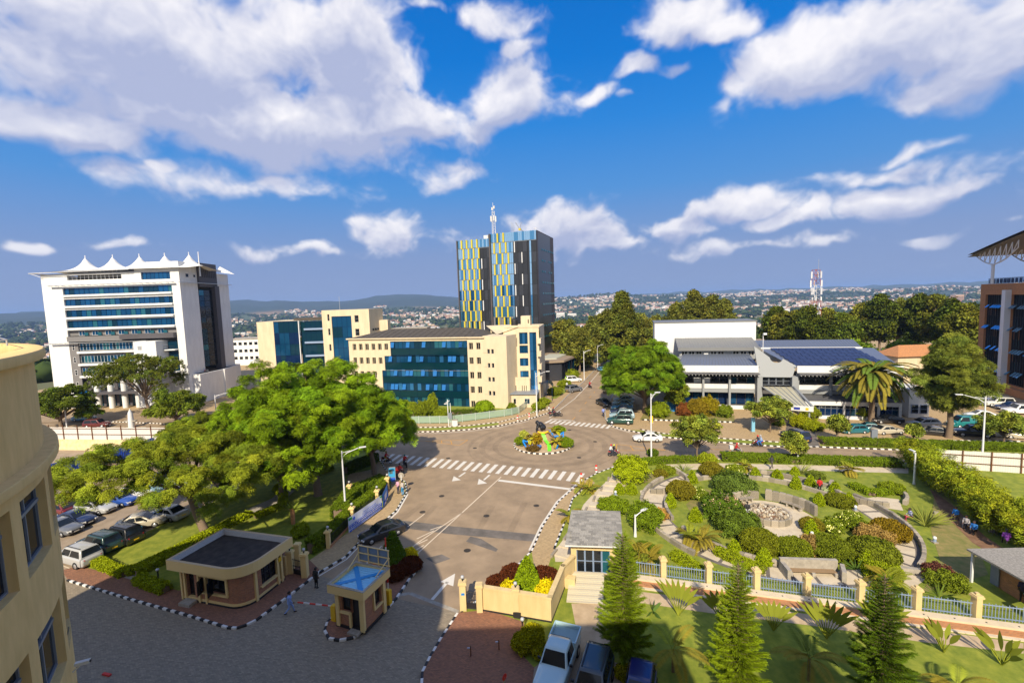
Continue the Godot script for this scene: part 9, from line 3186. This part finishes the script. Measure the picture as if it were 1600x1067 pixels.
func street_things() -> void:
	lamp_post("tall white street lamp with curled bracket on the park lawn",V(-19.27,0,-49.17),7.06,2.2,0.35)
	lamp_post("slim white street lamp at the bend opposite the white saloon",V(18.95,0,-61.9),9.63,0.9,0.0)
	lamp_post("white street lamp behind the white hoarding at the far right",V(60.71,0,-57.48),8.72,2.6,2.7)
	lamp_post("white street lamp at the street corner by the motorbikes",V(4.51,0,-89.57),8.69,2.4,0.1)
	lamp_post("white street lamp on the pavement before the black annex",V(20.26,0,-128.33),8.27,1.6,0.1)
	lamp_post("white street lamp farther up the far street",V(27.78,0,-147.62),7.8,1.6,0.1)
	lamp_post("white street lamp behind the pale hoarding, below the hotel",V(-92.08,0,-91.85),6.41,2.2,0.2)
	lamp_post("white street lamp between the white annex and the big trees",V(-65.03,0,-97.66),4.82,2.0,0.5)
	lamp_post("thin grey street lamp beside the thin young tree",V(38.03,0,-59.61),2.74,0.5,1.5)
	lamp_post("thin grey lamp post at the road end of the bamboo row",V(46.65,0,-51.59),3.78,0.5,1.5)
	lamp_post("bent grey garden lamp right behind the gate house",V(11.25,0,-41.94),2.18,1.3,0.6)
	var gl := thing("garden_globe_lamp","globe lamp on a dark post beside the guard house hedge","garden lamp",V(-30.64,0,-36.74) + V(0,0.12,0))
	bx(gl,"post",mats.dark_metal,V(0,0.5,0),V(0.08,1.0,0.08))
	globe(gl,V(0,1.0,0))
	var gl2 := thing("garden_globe_lamp","globe lamp behind the golden ball shrubs","garden lamp",V(0.07,0,-29.25) + V(0,0.12,0))
	bx(gl2,"post",mats.dark_metal,V(0,0.5,0),V(0.08,1.0,0.08))
	globe(gl2,V(0,1.0,0))
	for q in [[V(11.46,0,-51.15),"blue-grey garden light on the lawn beside the white walk"],[V(27.42,0,-40.67),"blue-white garden light above the alcove bushes"],[V(35.19,0,-45.56),"blue-white garden light by the right arc of the ring"],[V(37.48,0,-39.14),"blue-white garden light outside the ring wall, near the pavilion"]]:
		var o := thing("garden_light",q[1],"garden light",q[0] + V(0,0.12,0),0.0,"blue garden lights")
		bx(o,"foot",mats.concrete,V(0,0.06,0),V(0.4,0.12,0.4))
		var g := Geo.new()
		g.lathe([U(0.13,0.1),U(0.13,0.42)],8)
		obj("shaft",g,mats.fence_blue,o)
		var t := Geo.new()
		t.lathe([U(0.15,0.42),U(0.13,0.56),U(0.01,0.62)],8)
		obj("cap",t,mats.white_paint,o)
	var bs := [[V(-23.13,0,-70.19),"far left of the zebra crossing, farther one"],[V(-21.07,0,-66.5),"far left of the zebra crossing, nearer one"],[V(8.22,0,-55.97),"at the right end of the zebra crossing"],[V(10.62,0,-58.58),"on the kerb bend opposite the roundabout"],[V(0.6,0,-86.14),"before the green fence, left one"],[V(2.89,0,-87.77),"before the green fence, right one"]]
	for q in bs:
		var o := thing("bollard","red and white banded bollard " + q[1],"bollard",q[0] + V(0,0.1,0),0.0,"banded bollards")
		for i in 4:
			var g := Geo.new()
			g.lathe([U(0.13,i * 0.25),U(0.13,i * 0.25 + 0.25),U(0.01,i * 0.25 + 0.26)],10)
			obj("band",g,mats.red_paint if i % 2 else mats.white_paint,o)
	var cn := thing("traffic_cone","orange traffic cone behind the gate booth","traffic cone",V(-12.84,0,-38.83) + V(0,0.13,0))
	plain("cone_orange",lin(0.8,0.12,0.01),0.5)
	var cg := Geo.new()
	cg.box(V(0,0.02,0),V(0.4,0.04,0.4))
	cg.lathe([U(0.15,0.04),U(0.03,0.75),U(0.005,0.76)],12)
	obj("body",cg,mats.cone_orange,cn)
	var cb := Geo.new()
	cb.lathe([U(0.12,0.3),U(0.085,0.48)],12)
	obj("white_band",cb,mats.white_paint,cn)
	var sg := thing("road_sign","round road sign seen from behind at the pavement corner","road sign",V(-14.17,0,-54.25) + V(0,0.12,0))
	bx(sg,"post",mats.pole_white,V(0,1.1,0),V(0.07,2.2,0.07))
	var dg := Geo.new()
	dg.x = Transform3D(Basis(Vector3.RIGHT,PI / 2),V(0,2.1,0))
	dg.lathe([U(0.01,0),U(0.36,0),U(0.36,0.03),U(0.01,0.03)],18)
	obj("plate",dg,mats.concrete,sg)
	var kk := thing("advert_kiosk","blue advertising panel on the pavement corner behind the waiting motorbikes","advertising panel",V(-16.06,0,-56.97) + V(0,0.12,0),0.2)
	bx(kk,"frame",mats.grey_metal,V(0,1.1,0),V(0.95,2.2,0.18))
	plain("poster_blue",lin(0.04,0.32,0.62),0.4)
	bx(kk,"poster",mats.poster_blue,V(0,1.5,0.1),V(0.8,1.2,0.02))
	bx(kk,"poster_patch",mats.glass_sky,V(-0.08,1.6,0.115),V(0.4,0.5,0.02))
	bx(kk,"poster_patch",mats.banner_blue,V(0,0.55,0.1),V(0.8,0.5,0.02))
	var cc := thing("camera_post","white post with cameras and a grey box before the green fence","post",V(-12.35,0,-83.21) + V(0,0.12,0))
	bx(cc,"post",mats.pole_white,V(0,2.6,0),V(0.12,5.2,0.12))
	bx(cc,"post",mats.pole_white,V(0.4,2.2,-0.5),V(0.09,4.4,0.09))
	for k in 3:
		bx(cc,"camera",mats.white_paint,V(-0.4 + k * 0.3,4.4 + k * 0.25,0),V(0.5,0.14,0.16),k * 0.6)
	bx(cc,"control_box",mats.grey_metal,V(0.35,2.1,0),V(0.7,1.1,0.3))
	var cx := thing("utility_cabinet","white utility cabinet in the kerb grass before the green fence","cabinet",V(-11.19,0,-83.51) + V(0,0.12,0))
	bx(cx,"case",mats.white_paint,V(0,0.6,0),V(1.0,1.2,0.5))
	bx(cx,"lid",mats.concrete,V(0,1.24,0),V(1.1,0.1,0.6))
	for q in [[V(39.56,0,-73.88),"teal sign pillar below the round tree before the hall","sky_sheet",2.4,0.5],[V(54.51,0,-67.4),"grey sign pillar on the kerb before the parked cars","grey_metal",1.7,0.9],[V(24.93,0,-81.27),"yellow and green bins under the huge domed tree","yellow_paint",1.3,0.5]]:
		var o := thing("sign_pillar",q[1],"sign",q[0] + V(0,0.12,0))
		bx(o,"panel",mats[q[2]],V(0,q[3] / 2,0),V(q[4],q[3],0.3))
		bx(o,"foot",mats.concrete,V(0,0.05,0),V(q[4] + 0.3,0.1,0.6))
	var tp := Geo.new()
	for i in 6:
		tp.tri(V(-1.8 + i * 0.6,0,sin(i) * 0.4),V(-1.2 + i * 0.6,0,cos(i) * 0.4),V(-1.4 + i * 0.5,2.4 - 0.2 * (i % 3),-0.3))
		tp.quad(V(-1.6 + i * 0.5,0,-0.2),V(-1.0 + i * 0.5,0.0,0.1),V(-0.9 + i * 0.4,2.2,-0.3),V(-1.4 + i * 0.4,2.4,-0.4))
	var tarp := obj("blue_tarpaulin",tp,mats.blue_paint)
	tarp.position = V(30.93,0,-89.13)
	tag(tarp,"crumpled blue tarpaulin beside the trunk of the huge domed tree","tarpaulin")
	var ob := thing("white_obelisk","small pale monument with pointed tip behind the feathery trees","monument",V(-78.19,0,-91.14))
	var og := Geo.new()
	og.tube([V(0,0,0),V(0,3.0,0),V(0,3.9,0)],[0.55,0.42,0.02],8)
	obj("shaft",og,mats.white_wall,ob)
	bx(ob,"collar",mats.concrete,V(0,1.4,0),V(2.2,0.2,0.6))
	for q in [[V(-3.35,0,-27.72),"short maroon post with a tap on the brick forecourt"],[V(-1.53,0,-28.18),"thin grey post with a pipe on the brick forecourt, right of the maroon one"]]:
		var o := thing("service_post",q[1],"post",q[0] + V(0,0.13,0))
		bx(o,"post",mats.bronze,V(0,0.35,0),V(0.07,0.7,0.07))
		bx(o,"tap",mats.steel,V(-0.12,0.55,0),V(0.22,0.06,0.06))
	var ss := thing("stop_disc","small red disc sign at the bottom edge beside the pale pickup","road sign",V(-1.1,0,-24.87) + V(0,0.1,0))
	bx(ss,"post",mats.steel,V(0,0.5,0),V(0.04,1.0,0.04))
	var sd := Geo.new()
	sd.x = Transform3D(Basis(Vector3.UP,0.9) * Basis(Vector3.RIGHT,PI / 2),V(0,1.0,0))
	sd.lathe([U(0.01,0),U(0.2,0),U(0.2,0.02),U(0.01,0.02)],14)
	obj("disc",sd,mats.red_paint,ss)
	var rm := bx(self,"red_wheel_stop",mats.red_paint,V(-26.72,0,-27.29) + V(0,0.06,0),V(0.62,0.1,0.16),-0.25)
	tag(rm,"red painted block lying on the dark forecourt paving","wheel stop")
	var m := thing("telecom_mast","red and white lattice telecom mast with white antennas behind the hall","mast",V(100.3,0,-150))
	for band in 6:
		var g := Geo.new()
		for s in 3:
			var y0 := band * 5.0 + s * 1.7
			var w0 := lerpf(1.6,0.8,y0 / 30.0)
			var w1 := lerpf(1.6,0.8,(y0 + 1.7) / 30.0)
			for k in 4:
				var a := V([-1,1,1,-1][k],0,[-1,-1,1,1][k])
				var b := V([-1,1,1,-1][(k + 1) % 4],0,[-1,-1,1,1][(k + 1) % 4])
				g.bar(a * w0 + V(0,y0,0),a * w1 + V(0,y0 + 1.7,0),0.08,4)
				g.bar(a * w0 + V(0,y0,0),b * w1 + V(0,y0 + 1.7,0),0.045,4)
				g.bar(a * w1 + V(0,y0 + 1.7,0),b * w1 + V(0,y0 + 1.7,0),0.045,4)
		obj("lattice_band",g,plain("mast_red",lin(0.34,0.09,0.07),0.7) if band % 2 else mats.pole_white,m)
	for i in 22:
		var a := i * 2.4
		var y: float = [15.5,18.0,20.0,22.5,25.0,27.8][i % 6]
		bx(m,"antenna",mats.pole_white,V(cos(a) * 1.5,y + 0.6,sin(a) * 1.9),V(0.4,2.2 if i % 6 > 2 else 1.2,0.3),-a)
	var sp := Geo.new()
	sp.bar(V(0.8,30,0),V(0.8,33.5,0),0.06,4)
	obj("spike",sp,mats.steel,m)
func house_mesh(kind: int) -> Array:
	var w := Geo.new()
	w.box(V(0,0,0),V(1,1,1))
	var r := Geo.new()
	if kind == 0:
		r.quad(V(-0.56,0.5,0.56),V(0.56,0.5,0.56),V(0.5,0.85,0),V(-0.5,0.85,0))
		r.quad(V(0.56,0.5,-0.56),V(-0.56,0.5,-0.56),V(-0.5,0.85,0),V(0.5,0.85,0))
		r.tri(V(0.56,0.5,0.56),V(0.56,0.5,-0.56),V(0.5,0.85,0))
		r.tri(V(-0.56,0.5,-0.56),V(-0.56,0.5,0.56),V(-0.5,0.85,0))
	else:
		r.box(V(0,0.53,0),V(1.05,0.06,1.05))
	return [w.commit(),r.commit()]

func city() -> void:
	var town := FastNoiseLite.new()
	town.seed = 12
	town.frequency = 0.0016
	town.fractal_octaves = 4
	for i in 4:
		plain("house_wall_%d" % i,[lin(0.62,0.56,0.46),lin(0.55,0.42,0.30),lin(0.72,0.70,0.66),lin(0.42,0.27,0.18)][i],0.9)
		plain("house_roof_%d" % i,[lin(0.30,0.12,0.07),lin(0.42,0.26,0.17),lin(0.50,0.52,0.56),lin(0.20,0.15,0.13)][i],0.8)
	var pitched := house_mesh(0)
	var flat := house_mesh(1)
	var big := [[-590,-2100,60,14,"long pale block in the valley between the hotel and the offices"],[250,-2300,40,26,"tall pale tower block on the hillside right of the street trees"],[335,-2500,46,16,"cream block on the hillside above the far street"],[880,-2350,46,30,"white tower block on the hill left of the telecom mast"],[1010,-2350,70,22,"stepped white block on the hill beside the telecom mast"],[1120,-1900,90,18,"long white terrace right of the telecom mast"],[1330,-2000,90,16,"row of white blocks farther right of the telecom mast"],[1450,-1700,70,18,"long white block over the tree belt at right"],[1900,-2050,46,40,"pale blue-grey twin block, left one, near the brick office"],[2010,-2050,60,38,"pale blue-grey twin block, right one, near the brick office"],[560,-2700,80,14,"pale hall on the hillside above the white hall"],[1500,-2700,80,24,"large pink-brown block on the far ridge"],[-330,-2500,70,10,"pale blue roofed shed in the valley above the dark hipped roof"],[760,-2000,90,10,"long brick-red shed on the slope left of the mast"]]
	for q in big:
		var o := thing("distant_block",q[4],"building",V(q[0],land(q[0],q[1]) - 3,q[1]),rnd(-0.3,0.3))
		bx(o,"wall",mats["house_wall_%d" % (3 if "brick" in q[4] or "brown" in q[4] else 2)],V(0,q[3] / 2.0 + 2,0),V(q[2],q[3] + 4,18))
		bx(o,"roof",mats.house_roof_2,V(0,q[3] + 4.4,0),V(q[2] + 1,1.0,19))
		for f in int(q[3] / 5):
			bx(o,"window_band",mats.glass_deep,V(0,3.5 + f * 4.6,9.05),V(q[2] * 0.9,1.6,0.2))
	var spots := []
	var tries := 0
	while spots.size() < 9500 and tries < 200000:
		tries += 1
		var a := deg_to_rad(rnd(-56,56))
		var d := 560.0 + 5600.0 * pow(rng.randf(),0.75)
		var p := V(sin(a) * d,0,-cos(a) * d)
		var t := town.get_noise_2d(p.x,p.z) + 0.10 + 0.12 * sin(d / 430.0 + a * 3.0)
		if rng.randf() > clampf(t * 3.2,0.012,0.9):
			continue
		if rad_to_deg(a) < -5.0 and d > 3900.0 + 500.0 * sin(a * 40.0):
			continue
		p.y = land(p.x,p.z)
		spots.append(p)
	spots.sort_custom(func(a,b): return a.length_squared() < b.length_squared())
	var labels := ["small far house with cream walls and %s roof on the slopes","small far house with brown walls and %s roof on the slopes","small far house with white walls and %s roof on the slopes","small far house with dark walls and %s roof on the slopes"]
	var names := ["red-brown","tan","pale metal","dark brown"]
	var walls := MultiMesh.new()
	var roofs := MultiMesh.new()
	for m in [walls,roofs]:
		m.transform_format = MultiMesh.TRANSFORM_3D
		m.use_colors = true
		m.instance_count = spots.size() - 280
	walls.mesh = pitched[0]
	roofs.mesh = pitched[1]
	for i in spots.size():
		var p: Vector3 = spots[i]
		var s := V(rnd(8,17),rnd(3.5,8.0),rnd(8,13)) * (1.0 if p.length() < 2500 else 1.35)
		var xf := Transform3D(Basis(Vector3.UP,rnd(-0.8,0.8)) * Basis.from_scale(s),p + V(0,s.y * 0.42,0))
		var wi := rng.randi() % 4
		var ri := rng.randi() % 4
		if i < 280:
			var o := thing("far_house",labels[wi] % names[ri],"house",Vector3.ZERO,0.0,"houses on the far slopes")
			o.transform = Transform3D(Basis(Vector3.UP,0.0),p)
			obj("wall",pitched[0] if i % 4 else flat[0],mats["house_wall_%d" % wi],o).transform = Transform3D(xf.basis,V(0,s.y * 0.42,0))
			obj("roof",pitched[1] if i % 4 else flat[1],mats["house_roof_%d" % ri],o).transform = Transform3D(xf.basis,V(0,s.y * 0.42,0))
		else:
			walls.set_instance_transform(i - 280,xf)
			walls.set_instance_color(i - 280,[Color(0.62,0.56,0.46),Color(0.58,0.45,0.33),Color(0.75,0.73,0.69),Color(0.45,0.30,0.2)][wi])
			roofs.set_instance_transform(i - 280,xf)
			roofs.set_instance_color(i - 280,[Color(0.32,0.13,0.08),Color(0.45,0.29,0.19),Color(0.55,0.57,0.6),Color(0.24,0.18,0.15)][ri])
	var town_o := thing("far_town","mass of small houses spread over the far hills","town")
	town_o.set_meta("kind","stuff")
	for q in [["walls",walls],["roofs",roofs]]:
		var mi := MultiMeshInstance3D.new()
		mi.name = q[0]
		mi.multimesh = q[1]
		mi.material_override = skin_mat()
		mi.set_meta("kind","stuff")
		town_o.add_child(mi,true)
	var g := Geo.new()
	for i in 10:
		g.col = Color.WHITE.darkened(rnd(0,0.35))
		leaf(g,rand_dir() * 0.3,rand_dir(),(Vector3.UP + rand_dir()).normalized(),rnd(0.7,1.0),rnd(0.5,0.8))
	for i in 5:
		g.col = Color.WHITE.darkened(rnd(0.05,0.3))
		g.lathe([U(0.01,-0.5),U(0.42,-0.1),U(0.36,0.3),U(0.01,0.55)],6,rand_dir() * V(0.35,0.15,0.35))
	shared["leaf_wood"] = g.commit()
	var xfs := []
	var tint := PackedColorArray()
	tries = 0
	while xfs.size() < 15000 and tries < 300000:
		tries += 1
		var a := deg_to_rad(rnd(-57,57))
		var d := 300.0 + 5200.0 * pow(rng.randf(),1.15)
		var p := V(sin(a) * d,0,-cos(a) * d)
		var t := town.get_noise_2d(p.x,p.z) + 0.10 + 0.12 * sin(d / 430.0 + a * 3.0)
		if rad_to_deg(a) < -5.0 and d > 4000.0 or rng.randf() < clampf(0.35 + t * 2.2,0.1,0.93) and d > 420.0:
			continue
		p.y = land(p.x,p.z)
		var s := rnd(7,13) * (1.0 if d < 1500 else 1.6)
		xfs.append(Transform3D(Basis(Vector3.UP,rnd(0,6)).scaled(V(s,s * rnd(0.7,1.1),s)),p + V(0,s * 0.25,0)))
		var k := rnd(0.7,1.3)
		tint.append(Color(0.05 * k,0.078 * k,0.022 * k))
	var wd := thing("far_woods","dark woods spread between the houses of the far hills","woods")
	wd.set_meta("kind","stuff")
	scatter(wd,"canopy","wood",leafy("leaf",Color.WHITE),xfs,tint)
